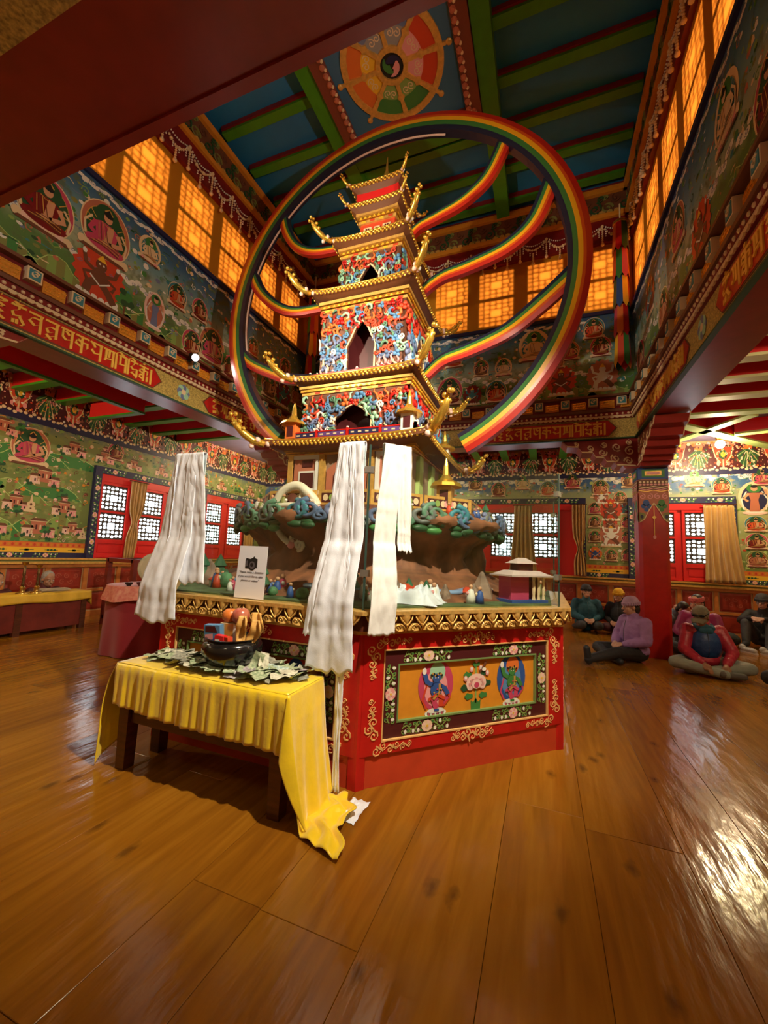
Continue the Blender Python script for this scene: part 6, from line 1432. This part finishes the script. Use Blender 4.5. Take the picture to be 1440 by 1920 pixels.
# ------------------------------------------------------------------ black bowl with offerings
bw = thing('offering_bowl', 'glossy black bowl on the heap of banknotes', 'bowl', (BX, BY, ZC+.022))
blk = mat('black_lacquer', (.010, .009, .009), .16, coat=.4)
MB().lathe([(.07, 0), (.10, .012), (.145, .045), (.172, .09), (.176, .125), (.164, .152), (.150, .160), (.152, .170), (.158, .176), (.150, .178), (.140, .165), (.150, .13), (.145, .09), (.11, .05), (.02, .035)], 40).build('bowl_body', blk, bw, True, 50)
bz = ZC+.022+.085
def packet(name, c, d, rz, tilt, mats, label, cat, deco=None):
    t = thing(name, label, cat, c, rz); t.rotation_euler = (tilt[0], tilt[1], rz)
    b = MB(); b.box(-d[0]/2, d[0]/2, -d[1]/2, d[1]/2, 0, d[2], 0); b.build('wrapper', [mats[0]], t)
    b = MB(); b.M = WM((0, -d[1]/2-.0006, 0), (1, 0, 0), (0, -1, 0)); deco(b, d); b.build('printed_front', mats[1:], t)
def d_blue(b, d):
    b.poly([(-d[0]/2, 0), (d[0]/2, 0), (d[0]/2, d[2]*.62), (-d[0]/2, d[2]*.35)], 0, 0); b.poly([(-d[0]*.45, d[2]*.42), (d[0]*.05, d[2]*.46), (d[0]*.05, d[2]*.68), (-d[0]*.45, d[2]*.64)], .0005, 1); b.poly([(-d[0]*.45, .006), (d[0]*.1, .006), (d[0]*.1, d[2]*.22), (-d[0]*.45, d[2]*.22)], .0005, 2); b.poly([(-d[0]*.4, d[2]*.75), (d[0]*.35, d[2]*.72), (d[0]*.2, d[2]*.96), (-d[0]*.4, d[2]*.96)], .0005, 3)
packet('snack_packet', (BX-.085, BY-.055, bz+.01), (.105, .04, .155), .15, (.10, -.06), ['sky', 'blue', 'pink', 'white', 'maroon'], 'blue and purple snack packet at left in the black bowl', 'packet', d_blue)
def d_red(b, d): b.poly([(-d[0]*.42, d[2]*.2), (d[0]*.1, d[2]*.2), (d[0]*.1, d[2]*.8), (-d[0]*.42, d[2]*.8)], 0, 0); b.poly([(-d[0]*.3, d[2]*.32), (-d[0]*.02, d[2]*.32), (-d[0]*.02, d[2]*.7), (-d[0]*.3, d[2]*.7)], .0005, 1)
packet('small_carton', (BX-.012, BY-.095, bz+.01), (.058, .035, .105), .1, (.05, .05), ['redbright', 'white', 'grey'], 'small red and white carton at the front of the bowl', 'carton', d_red)
packet('small_carton', (BX+.040, BY-.085, bz+.01), (.045, .035, .098), -.2, (.05, -.05), ['flame', 'pink', 'redbright'], 'small red carton beside the biscuits in the bowl', 'carton', d_red)
def d_box(b, d): b.poly([(-d[0]*.2, 0), (d[0]*.25, 0), (d[0]*.25, d[2]), (-d[0]*.2, d[2])], 0, 0); b.poly([(d[0]*.28, d[2]*.3), (d[0]*.45, d[2]*.3), (d[0]*.45, d[2]*.95), (d[0]*.28, d[2]*.95)], .0005, 1)
packet('biscuit_box', (BX-.02, BY+.0, bz+.02), (.125, .05, .15), .05, (.04, .03), ['cream', 'ochre', 'white'], 'cream and ochre biscuit box standing behind the cartons in the bowl', 'box', d_box)
def fruit(c, r, mm, label, nm):
    t = thing(nm, label, 'fruit', c); b = MB(); b.lathe([(r*.15, r*.12), (r*.55, .01), (r*.9, r*.5), (r, r), (r*.85, r*1.5), (r*.5, r*1.78), (r*.18, r*1.70), (r*.02, r*1.62)], 18); b.build('flesh', mm, t, True); MB().tube([(0, 0, r*1.62), (.004, 0, r*1.95)], .003, 6).build('stem', 'brown', t)
fruit((BX-.045, BY+.01, bz+.165), .048, P('orangefruit', (.70, .19, .03), .4, bump=.2, bscale=90), 'orange resting on top of the packets in the bowl', 'orange')
fruit((BX+.040, BY+.005, bz+.165), .054, P('applefruit', (.42, .06, .05), .3, col2=(.52, .20, .10), vscale=9), 'red apple resting on top of the packets in the bowl', 'apple')
for i, (dx, dy, a, l_) in enumerate(((.085, -.055, .10, .23), (.115, -.02, .30, .21), (.10, .03, .18, .24))):
    t = thing('fried_biscuit', ('front' if i == 0 else 'right-hand' if i == 1 else 'rear')+' twisted golden fried biscuit standing in the bowl', 'biscuit', (BX+dx, BY+dy, bz), 0, 'fried biscuits in the bowl'); t.rotation_euler = (.05, a, .2*i)
    b = MB(); b.grid(lambda s, t_: ((s-.5)*.062*(1-.3*(2*t_-1)**4)+.010*math.sin(t_*9+i), .012*math.sin(s*PI*2+t_*5)+.006*math.sin(t_*14), t_*l_), 10, 22); o = b.build('dough_strip', P('biscuit', (.66, .36, .09), .55, var=.2, vscale=25), t, True); m_ = o.modifiers.new('thick', 'SOLIDIFY'); m_.thickness = .012
crumple('ceremonial_scarf', (-.93, 2.10, .0), .05, .10, .02, 'end of a pale scarf lying on the floor by the pedestal foot', 9, whitecloth)
# ================================================================== LEFT SIDE FURNITURE
be = thing('prayer_bench', 'long low maroon bench table under a yellow runner by the left wall', 'bench', (-6.975, 2.7, 0)); Lb = 1.78
MB().box(-.175, .175, -Lb, Lb, .54, .57).build('bench_top', dkwood, be)
for i in range(4):
    y0 = -Lb+.05+i*(2*Lb-.1)/4; MB().box(.145, .16, y0+.04, y0+(2*Lb-.1)/4-.04, .06, .52).build('front_panel', P('benchred', (.16, .02, .012), .4, var=.2), be)
for i in range(5):
    y0 = -Lb+.05+i*(2*Lb-.1)/4
    for x_ in (-.14, .14): MB().box(x_-.03, x_+.03, y0-.04, y0+.04, 0, .54).build('leg', dkwood, be)
b = MB(); b.box(-.17, -.14, -Lb, Lb, .44, .54); b.box(.14, .165, -Lb+.02, Lb-.02, .50, .54); b.build('rail', dkwood, be)
b = MB(); b.grid(lambda s, t: (-.19+.38*s, lerp(-Lb-.03, Lb+.03, t), .578+.002*math.sin(t*60)), 6, 60)
b.grid(lambda s, t: (.19+.012*s+.008*math.sin(t*70)*s, lerp(-Lb-.03, Lb+.03, t), .578-s*(.13+.012*math.sin(t*23))), 5, 110)
b.grid(lambda s, t: (lerp(-.19, .20, t), Lb+.03+.012*s+.01*math.sin(t*14)*s, .578-s*(.13+.10*t**3)), 5, 16)
b.M = Matrix.Translation((-6.975, 2.7, 0)); rv = [tuple(b.M @ Vector(p)) for p in b.v]; b.M = None; b.v = rv
o = b.build('table_runner', mat('yellow_runner', (.66, .40, .03), .5, var=.1), None, True); s = o.modifiers.new('thick', 'SOLIDIFY'); s.thickness = .004; s.offset = 1
tag(o, 'yellow cloth runner covering the long bench by the left wall', 'tablecloth')
for i, (y_, hh) in enumerate(((3.62, .40), (3.80, .36))):
    t = thing('butter_lamp_stand', ('taller' if i == 0 else 'shorter')+' slender brass lamp stand on the yellow bench runner', 'lamp stand', (-6.90, y_, .582), 0, 'brass lamp stands on the bench')
    MB().lathe([(.075, 0), (.07, .015), (.035, .03), (.025, .07), (.035, .09), (.018, .11)], 16).build('foot', brass, t, True, 40); MB().lathe([(.014, .11), (.022, .14), (.012, .17), (.022, .20), (.012, .24), (.020, .27), (.012, hh)], 12).build('stem', mat('dark_brass', (.16, .10, .04), .4, .8), t, True)
    MB().lathe([(.012, hh), (.035, hh+.02), (.04, hh+.05), (.034, hh+.05), (.01, hh+.03)], 14).build('cup', brass, t, True, 40)
t = thing('scripture_sheaf', 'low sheaf of loose scripture pages lying on the bench runner', 'papers', (-6.96, 4.05, .584)); rp = random.Random(4)
for i in range(5): b = MB(); b.cbox((rp.uniform(-.02, .02), rp.uniform(-.02, .02), .006+.009*i), (.12, .42, .006), 0, rp.uniform(-.06, .06)); b.build('page', P('page', (.55, .46, .33)), t)
# round table with red skirt
RX, RY, RT = -4.82, 3.98, .82
rt_ = thing('round_table', 'round table with dark red skirt and pink brocade top cloth', 'table', (RX, RY, 0))
MB().lathe([(.46, RT-.03), (.47, RT-.02), (.47, RT)], 40).build('tabletop', dkwood, rt_); MB().lathe([(.20, 0), (.18, .05), (.06, .09), (.05, RT-.03)], 16).build('pedestal_leg', dkwood, rt_, True, 40)
redcl = mat('red_skirt_cloth', (.26, .008, .018), .55, var=.12, vscale=3, sheen=.3)
b = MB(); b.grid(lambda s, t: ((.485+.02*t+.02*t*math.sin(s*2*PI*9))*math.cos(2*PI*s), (.485+.02*t+.02*t*math.sin(s*2*PI*9))*math.sin(2*PI*s), lerp(RT+.002, .008, t)), 144, 10); o = b.build('skirt', redcl, rt_, True)
pk = mat('pink_brocade', (.55, .12, .10), .5, col2=(.66, .28, .20), vscale=24)
b = MB(); b.lathe([(.496, RT+.003), (.49, RT+.010), (.30, RT+.010), (.01, RT+.010)], 40)
b.grid(lambda s, t: ((.498+.045*t+.014*t*math.sin(s*2*PI*12))*math.cos(2*PI*s), (.498+.045*t+.014*t*math.sin(s*2*PI*12))*math.sin(2*PI*s), lerp(RT+.009, RT-.15-.02*math.cos(s*8*PI), t)), 144, 5); b.build('top_cloth', pk, rt_, True, 60)
dr = thing('hand_drum', 'cloth-wrapped round drum with pale skin standing on the round table', 'drum', (RX-.12, RY+.12, RT+.012)); dn = Vector((4.9, -4.1, 0)).normalized(); Md = Matrix.Translation((0, 0, .205)) @ dn.to_track_quat('Z', 'Y').to_matrix().to_4x4()
b = MB(); b.M = Md; b.lathe([(.155, -.09), (.195, -.085), (.205, 0), (.195, .085), (.165, .095)], 32); b.build('drum_body', P('drumcloth', (.30, .32, .20), .6, col2=(.55, .44, .30), vscale=8), dr, True, 50)
b = MB(); b.M = Md; b.lathe([(.165, .086), (.162, .097), (.02, .099)], 32); b.build('drum_skin', P('drumskin', (.46, .38, .24), .6), dr)
MB().box(-.10, .10, -.06, .06, 0, .035).build('drum_foot', dkwood, dr)
for i, (dx, dy, r, mm, lb) in enumerate(((.16, -.28, .055, 'maroon', 'small maroon bowl on the pink cloth of the round table'), (.28, -.20, .05, 'grey', 'small steel bowl on the pink cloth of the round table'), (.02, -.34, .045, 'black', 'small dark bowl nearest the edge of the round table'))):
    t = thing('small_bowl', lb, 'bowl', (RX+dx, RY+dy, RT+.011)); MB().lathe([(r*.5, 0), (r*.55, .01), (r*.9, r*.5), (r, r*.95), (r*.92, r*.95), (r*.7, r*.4), (r*.1, r*.25)], 18).build('bowl_wall', mm, t, True, 50); MB().lathe([(r*.85, r*.7), (r*.4, r*.85), (r*.05, r*.9)], 14).build('contents', 'brown', t, True)
# maroon wooden stand behind it
st = thing('wooden_stand', 'dark maroon wooden stand with top rail behind the round table', 'stand', (-6.55, 5.15, 0))
for (x_, y_) in ((-.3, -.35), (.3, -.35), (-.3, .35), (.3, .35)): MB().box(x_-.035, x_+.035, y_-.035, y_+.035, 0, 1.10).build('post', 'benchred', st)
for z_ in (.10, 1.04):
    b = MB(); b.box(-.3, .3, -.385, -.315, z_, z_+.06); b.box(-.3, .3, .315, .385, z_, z_+.06); b.box(-.335, -.265, -.315, .315, z_, z_+.06); b.box(.265, .335, -.315, .315, z_, z_+.06); b.build('rail', 'benchred', st)
MB().box(-.33, .33, -.38, .38, .50, .53).build('shelf', dkwood, st)
for i, (z_, c) in enumerate(((.53, 'rose'), (.58, 'brown'), (.16, 'terracotta'))):
    if i < 2: b = MB(); b.box(-.24, .24, -.26, .26, z_+.001, z_+.048)
    else: b = MB(); b.ball((0, 0, .165), (.2, .2, .165), 14, 0, 8)
    tag(link(('folded_blanket' if i < 2 else 'floor_cushion'), b.mesh('folded_blanket' if i < 2 else 'floor_cushion', [c], i == 2), None, Matrix.Translation((-6.55, 5.15, 0) if i < 2 else (-6.1, 5.95, 0))), ('folded rose blanket on the maroon stand shelf', 'folded brown blanket on top of the rose blanket', 'round terracotta floor cushion near the maroon stand')[i], ('blanket', 'blanket', 'cushion')[i])
# ================================================================== PEOPLE
mat('skin_light', (.58, .32, .22), .5); mat('skin_tan', (.38, .19, .11), .5); mat('hair_dark', (.025, .016, .012), .5, var=.4, vscale=60); mat('hair_grey', (.30, .28, .26), .5, var=.3, vscale=60)
mat('eye_white', (.7, .68, .65), .3); mat('shoe_dark', (.02, .02, .022), .6); mat('knit', (.5, .5, .5), .8)
def remesh(o, vox, sm=4):
    r = o.modifiers.new('skin', 'REMESH'); r.mode = 'VOXEL'; r.voxel_size = vox; r.use_smooth_shade = True
    s_ = o.modifiers.new('soft', 'SMOOTH'); s_.factor = .5; s_.iterations = sm
V = Vector
def hand(b, wrist, d, up, side):
    d = V(d).normalized(); up = V(up).normalized(); l = d.cross(up).normalized()*side; wv = V(wrist)
    b.caps(wv, wv+d*.075, .028, .034); b.ball(tuple(wv+d*.055), (.036, .036, .028), 10, 0, 6)
    for i, L_ in enumerate((.062, .070, .066, .052)):
        o = wv+d*.085+l*(-.030+.020*i); k1 = o+d*L_*.55-up*.010; k2 = k1+d*L_*.35-up*.030
        b.caps(o, k1, .0105, .0098, 8); b.caps(k1, k2, .0098, .0085, 8)
    o = wv+d*.03-l*.032; b.caps(o, o+d*.035-l*.020-up*.008, .0125, .011, 8); b.caps(o+d*.035-l*.020-up*.008, o+d*.065-l*.014-up*.022, .011, .0095, 8)
def person(label, loc, rz, jacket, trousers, skin='skin_light', head=(0, 0), hat=None, hair='hair_dark', pose='lotus', arms='lap', extra=None, s=1.0, shoe='shoe_dark', lean=0, jacket2=None, trunk_fat=1.0):
    t = thing('person', label, 'person', loc, rz); t.scale = (s, s, s)
    # joints (facing -Y)
    pel = V((0, .02, .13)); chest = V((0, .03-lean*.6, .42)); nk = V((0, .02-lean, .60)); hd = V((0, -.005-lean*1.1, .755))
    sh = {k: V((k*.185, .035-lean*.9, .545)) for k in (-1, 1)}; hip = {k: V((k*.10, .02, .12)) for k in (-1, 1)}
    if pose == 'lotus': kn = {k: V((k*.40, -.26, .135)) for k in (-1, 1)}; an = {k: V((-k*.08, -.40+.05*k, .075)) for k in (-1, 1)}; toe = {k: V((-k*.26, -.36+.05*k, .06)) for k in (-1, 1)}
    elif pose == 'kneel': kn = {k: V((k*.15, -.36, .15)) for k in (-1, 1)}; an = {k: V((k*.20, .02, .07)) for k in (-1, 1)}; toe = {k: V((k*.20, .17, .05)) for k in (-1, 1)}
    elif pose == 'stretch': kn = {-1: V((-.34, -.30, .12)), 1: V((.18, -.46, .15))}; an = {-1: V((.06, -.42, .07)), 1: V((.22, -.90, .09))}; toe = {-1: V((.24, -.44, .06)), 1: V((.24, -.94, .22))}
    elif pose == 'raised': kn = {k: V((k*.16, -.36, .40)) for k in (-1, 1)}; an = {k: V((k*.14, -.52, .09)) for k in (-1, 1)}; toe = {k: V((k*.16, -.70, .05)) for k in (-1, 1)}
    if arms == 'lap': el = {k: V((k*.265, -.03-lean*.6, .31)) for k in (-1, 1)}; wr = {k: V((k*.085, -.235, .245)) for k in (-1, 1)}; hdir = {k: V((-k*.8, -.45, -.2)) for k in (-1, 1)}
    elif arms == 'feet': el = {k: V((k*.27, -.13-lean*.5, .30)) for k in (-1, 1)}; wr = {k: V((k*.12, -.36, .17)) for k in (-1, 1)}; hdir = {k: V((-k*.35, -.7, -.35)) for k in (-1, 1)}
    elif arms == 'knees': el = {k: V((k*.27, -.16, .42)) for k in (-1, 1)}; wr = {k: V((k*.08, -.40, .50)) for k in (-1, 1)}; hdir = {k: V((-k*.9, -.2, -.1)) for k in (-1, 1)}
    yaw, nod = head; HM = Matrix.Translation(nk) @ Matrix.Rotation(yaw, 4, 'Z') @ Matrix.Rotation(nod, 4, 'X') @ Matrix.Translation(-nk)
    # body: one continuous figure (head, neck, trunk, limbs, hands)
    b = MB()
    b.caps(pel, chest, .115, .125); b.caps(chest, nk-V((0, 0, .06)), .12, .075); b.caps(sh[-1], sh[1], .055, .055)
    for k in (-1, 1):
        b.caps(hip[k], kn[k], .078, .056); b.caps(kn[k], an[k], .055, .036); b.caps(an[k], toe[k], .038, .026)
        b.caps(sh[k], el[k], .048, .038); b.caps(el[k], wr[k], .037, .026); hand(b, wr[k], hdir[k], (0, -.3, .9), k)
    b.caps(nk-V((0, 0, .05)), hd-V((0, 0, .04)), .054, .050)
    b.M = HM
    h_ = hd; b.ball(tuple(h_+V((0, .012, .035))), (.078, .096, .092), 16, 0, 10); b.ball(tuple(h_+V((0, -.022, -.045))), (.060, .070, .072), 14, 0, 9); b.ball(tuple(h_+V((0, -.048, -.092))), (.032, .030, .024), 10, 0, 6)
    b.caps(h_+V((0, -.084, .018)), h_+V((0, -.112, -.024)), .011, .016); b.ball(tuple(h_+V((0, -.088, -.060))), (.027, .014, .008), 10, 0, 5); b.ball(tuple(h_+V((0, -.087, -.071))), (.023, .014, .008), 10, 0, 5)
    for k in (-1, 1): b.ball(tuple(h_+V((k*.080, .012, -.012))), (.011, .020, .032), 8, 0, 6); b.caps(h_+V((k*.016, -.080, .030)), h_+V((k*.048, -.070, .030)), .010, .009); b.ball(tuple(h_+V((k*.042, -.060, -.026))), (.024, .022, .022), 8, 0, 6)
    b.M = None
    bd = b.build('body', skin, t); remesh(bd, .0085, 3)
    e = MB(); e.M = HM
    for k in (-1, 1): e.ball(tuple(h_+V((k*.032, -.083, .008))), (.014, .009, .009), 10, 0, 6); e.ball(tuple(h_+V((k*.032, -.091, .008))), (.006, .004, .006), 8, 1, 5)
    e.build('eyes', ['eye_white', 'hair_dark'], t, True)
    e = MB(); e.M = HM; e.tube([tuple(h_+V((-.020, -.100, -.066))), tuple(h_+V((0, -.104, -.064))), tuple(h_+V((.020, -.100, -.066)))], .005, 6); e.build('lips', P('lip', (.42, .14, .11)), t, True)
    if hair:
        e = MB(); e.M = HM; e.ball(tuple(h_+V((0, .030, .040))), (.088, .096, .098), 16, 0, 10); e.ball(tuple(h_+V((0, .062, -.03))), (.076, .056, .085), 14, 0, 8); hr = e.build('hair', hair, t, True)
    # clothing
    c = MB(); f = trunk_fat
    c.caps(pel+V((0, 0, .02)), chest-V((0, 0, .06)), .15*f, .14*f); c.ball(tuple(chest+V((0, 0, -.07))), (.195*f, .145*f, .24), 16, 0, 10); c.caps(chest, nk-V((0, 0, .075)), .13*f, .09*f); c.caps(sh[-1]*.97, sh[1]*.97, .076*f, .076*f); c.caps(nk-V((.02, 0, .07)), sh[-1]*.9, .075, .070*f); c.caps(nk-V((-.02, 0, .07)), sh[1]*.9, .075, .070*f); c.caps(nk-V((0, 0, .05)), nk+V((0, -.005, .025)), .083, .074)
    c.ball(tuple(pel+V((0, -.01, .03))), (.20*f, .16*f, .11), 14, 0, 8); c.ball(tuple(nk+V((0, .085, -.03))), (.10, .055, .055), 12, 0, 6)
    for k in (-1, 1):
        c.caps(sh[k], el[k], .075*f, .061*f); c.caps(el[k], wr[k]+(el[k]-wr[k])*.06, .062*f, .046)
        if f > 1.05:
            for q in range(4): p0 = sh[k].lerp(el[k], (q+.3)/4); c.ball(tuple(p0), .080, 10, 0, 6); p1 = el[k].lerp(wr[k], (q+.4)/4.6); c.ball(tuple(p1), .072-.004*q, 10, 0, 6)
    jk = c.build('jacket', jacket, t); remesh(jk, .012, 5)
    z = MB(); z.tube([tuple(V((0, chest.y-.172*f+.02*(i-2)**2*.25, lerp(.22, .56, i/5)))) for i in range(6)], .0035, 6); z.build('zip', P('zip', (.05, .05, .06)), t, True)
    c = MB()
    c.ball(tuple(pel), (.19, .15, .115), 14, 0, 8)
    for k in (-1, 1): c.caps(hip[k], kn[k], .108, .082); c.caps(kn[k], an[k], .080, .056)
    tr = c.build('trousers', trousers, t); remesh(tr, .012, 5)
    for k in (-1, 1):
        c = MB(); d = (toe[k]-an[k]); c.caps(an[k]-d*.18, toe[k]+d*.10, .048, .040, 12); c.ball(tuple(an[k]), (.052, .052, .052), 10, 0, 6); so = c.build('shoe', shoe, t, True)
    if jacket2:
        c = MB()
        c.ball(tuple(chest+V((0, -.030, -.060))), (.176*f, .150*f, .232), 16, 0, 10)
        o = c.build('chest_panel', jacket2, t); remesh(o, .012, 4)
    if hat:
        kind, m1 = hat; e = MB(); e.M = HM
        if kind == 'beanie':
            e.lathe([(.102, .0), (.104, .035), (.100, .040), (.097, .055), (.088, .085), (.066, .112), (.030, .126), (.004, .129)], 24, tuple(h_+V((0, .012, .026))), 0, .94, 1.10); o = e.build('beanie', m1, t, True, 50)
            e = MB(); e.M = HM
            for i in range(24): a = 2*PI*i/24; e.caps(h_+V((.100*math.cos(a), .012+.117*math.sin(a), .026)), h_+V((.101*math.cos(a), .012+.118*math.sin(a), .060)), .007, .007, 6)
            e.build('ribbed_cuff', m1, o, True)
        elif kind == 'band':
            e.lathe([(.096, .0), (.102, .008), (.102, .058), (.096, .066)], 24, tuple(h_+V((0, .012, .030))), 0, .94, 1.08); e.build('headband', m1, t, True, 50)
        elif kind == 'cap':
            e.lathe([(.098, .0), (.099, .035), (.092, .070), (.070, .100), (.035, .115), (.004, .119)], 24, tuple(h_+V((0, .012, .032))), 0, .94, 1.08); o = e.build('cap', m1, t, True, 50)
            e = MB(); e.M = HM; e.grid(lambda s_, t_: tuple(h_+V(((s_-.5)*.17*(1-.35*t_**2), -.085-.085*t_-.02*math.cos((s_-.5)*3), .036-.018*t_-.05*(s_-.5)**2*4*.35))), 12, 8); o2 = e.build('peak', m1, o, True); q = o2.modifiers.new('thick', 'SOLIDIFY'); q.thickness = .006
            e = MB(); e.M = HM
            for k in (-1, 1): e.ball(tuple(h_+V((k*.040, -.098, .075))), (.034, .012, .020), 12, 0, 6); e.tube([tuple(h_+V((k*.07, -.09, .078))), tuple(h_+V((k*.099, -.02, .080))), tuple(h_+V((k*.097, .06, .070)))], .004, 6)
            e.tube([tuple(h_+V((-.012, -.104, .078))), tuple(h_+V((.012, -.104, .078)))], .004, 6); e.build('sunglasses', mat('dark_lens', (.01, .01, .012), .08), t, True)
    if extra == 'glasses':
        e = MB(); e.M = HM
        for k in (-1, 1): e.tube([tuple(h_+V((k*.034+.024*math.cos(a), -.100, .006+.018*math.sin(a)))) for a in [2*PI*i/14 for i in range(15)]], .003, 6, 0, False); e.tube([tuple(h_+V((k*.058, -.098, .010))), tuple(h_+V((k*.084, .0, .006)))], .003, 6)
        e.tube([tuple(h_+V((-.010, -.104, .008))), tuple(h_+V((.010, -.104, .008)))], .003, 6); e.build('eyeglasses', 'black', t, True)
    if extra == 'scarf':
        e = MB(); e.tube([tuple(nk+V((.098*math.cos(a), .010+.095*math.sin(a), -.01+.015*math.sin(a*3)))) for a in [2*PI*i/20 for i in range(21)]], .036, 10); e.ball(tuple(nk+V((0, -.09, -.05))), (.085, .04, .07), 12, 0, 7); e.build('neck_scarf', P('tealscarf', (.02, .10, .16), .8, var=.3, vscale=20), t, True)
    return t
def C(n, c, r=.7, **k):
    k.setdefault('bump', .9); k.setdefault('bscale', 16); k.setdefault('var', .12); k.setdefault('vscale', 10); return mat('cloth_'+n, c, r, **k)
tea = C('teal', (.012, .085, .125)); blkc = C('black', (.012, .011, .013)); lil = C('lilac', (.36, .19, .46)); redp = C('redpuffer', (.48, .025, .055), .4); blup = C('bluepuffer', (.02, .07, .24), .4); char = C('charcoal', (.035, .034, .035)); drk = C('dark', (.016, .015, .017)); sage = C('sage', (.30, .33, .29), .8); mag = C('magenta', (.30, .02, .12), .5); gbl = C('greyblue', (.13, .18, .25), .5); mrn = C('maroonrobe', (.08, .012, .014)); yel = C('yellowknit', (.72, .40, .02), .85); lilk = C('lilacknit', (.50, .33, .52), .85, bump=.4, bscale=60); gryk = C('greyknit', (.05, .048, .055), .85); pnk = C('pinkband', (.62, .14, .14), .8, var=.4, vscale=40); cpm = C('capgrey', (.20, .17, .11), .8); plum = C('plum', (.07, .015, .028))
person('person in teal jacket and dark grey beanie sitting by the back wall', (.82, 9.32, 0), .10, tea, char, hat=('beanie', gryk), pose='kneel', s=1.02, trunk_fat=1.12)
person('person in black jacket and yellow beanie sitting next to the teal jacket', (1.40, 9.28, 0), -.45, blkc, plum, hat=('beanie', yel), head=(-.2, .15), pose='kneel', s=.98)
person('person in lilac jacket and lilac beanie sitting sideways against the pillar', (1.20, 6.86, 0), -1.0, lil, drk, hat=('beanie', lilk), head=(-.35, .12), pose='stretch', s=1.0, trunk_fat=1.12)
person('person in red and blue padded jacket with grey cap, legs crossed', (1.98, 6.72, 0), .02, redp, sage, skin='skin_tan', hat=('cap', cpm), head=(-.55, .45), pose='lotus', arms='feet', jacket2=blup, extra='scarf', s=.97, trunk_fat=1.15, lean=.05, shoe=C('shoegrey', (.12, .11, .10)))
person('person in magenta jacket with pink patterned headband, half hidden behind the grey cap', (2.30, 7.95, 0), -.5, mag, drk, hat=('band', pnk), head=(-.3, .2), pose='lotus', s=1.05, trunk_fat=1.1)
person('person in grey-blue jacket mostly hidden by the red pillar', (2.02, 8.55, 0), .9, gbl, drk, head=(.2, .75), pose='kneel', lean=.14, s=.92)
person('person in dark clothes with eyeglasses and dark beanie, knees raised, by the back wall', (3.66, 9.36, 0), -.55, blkc, char, hat=('beanie', gryk), head=(-.1, .1), pose='raised', arms='knees', extra='glasses', s=1.04)
person('person in dark trousers whose knee enters at the right picture edge', (2.86, 6.28, 0), -.15, tea, drk, hat=('beanie', gryk), pose='lotus', s=1.05)
person('grey-haired person in maroon robe seated behind the yellow bench', (-7.50, 4.25, 0), PI/2, mrn, mrn, skin='skin_tan', hair='hair_grey', head=(0, .3), pose='kneel', s=.98)
person('dark-haired person in maroon robe seated behind the lamp stands', (-7.50, 3.57, 0), PI/2, mrn, mrn, skin='skin_tan', head=(.1, .25), pose='kneel', s=.98)
# things on the floor beside the sitters
b = MB(); b.ball((0, 0, .13), (.24, .17, .13), 18, 0, 10); o = b.build('backpack', C('pack', (.025, .028, .022), .8, var=.3), None, True); o.location = (2.95, 9.0, .002); tag(o, 'dark backpack lying on the floor between the sitters at right', 'backpack')
MB().tube([(-.15, -.14, .10), (-.05, -.19, .20), (.10, -.16, .14)], .018, 8).build('strap', blkc, o, True); MB().box(-.10, .10, -.165, -.12, .06, .16).build('front_pocket', 'black', o)
for i, (x_, y_, rz, lb) in enumerate(((3.12, 8.55, .5, 'pale trainer shoe lying left, beside the dark backpack'), (3.36, 8.44, .8, 'pale trainer shoe lying right of its pair'))):
    t = thing('trainer_shoe', lb, 'shoe', (x_, y_, 0), rz, 'pair of pale shoes on the floor')
    b = MB(); b.caps((0, -.10, .045), (0, .07, .05), .040, .044, 12); b.ball((0, .09, .075), (.042, .05, .05), 10, 0, 6); b.build('upper', P('shoeupper', (.52, .50, .46), .7), t, True); MB().prism([(.045*math.cos(a), -.015+.145*math.sin(a)) for a in [2*PI*k/16 for k in range(16)]], .0, .022).build('sole', 'white', t); MB().box(-.02, .02, -.06, .03, .082, .092).build('laces', 'grey', t)
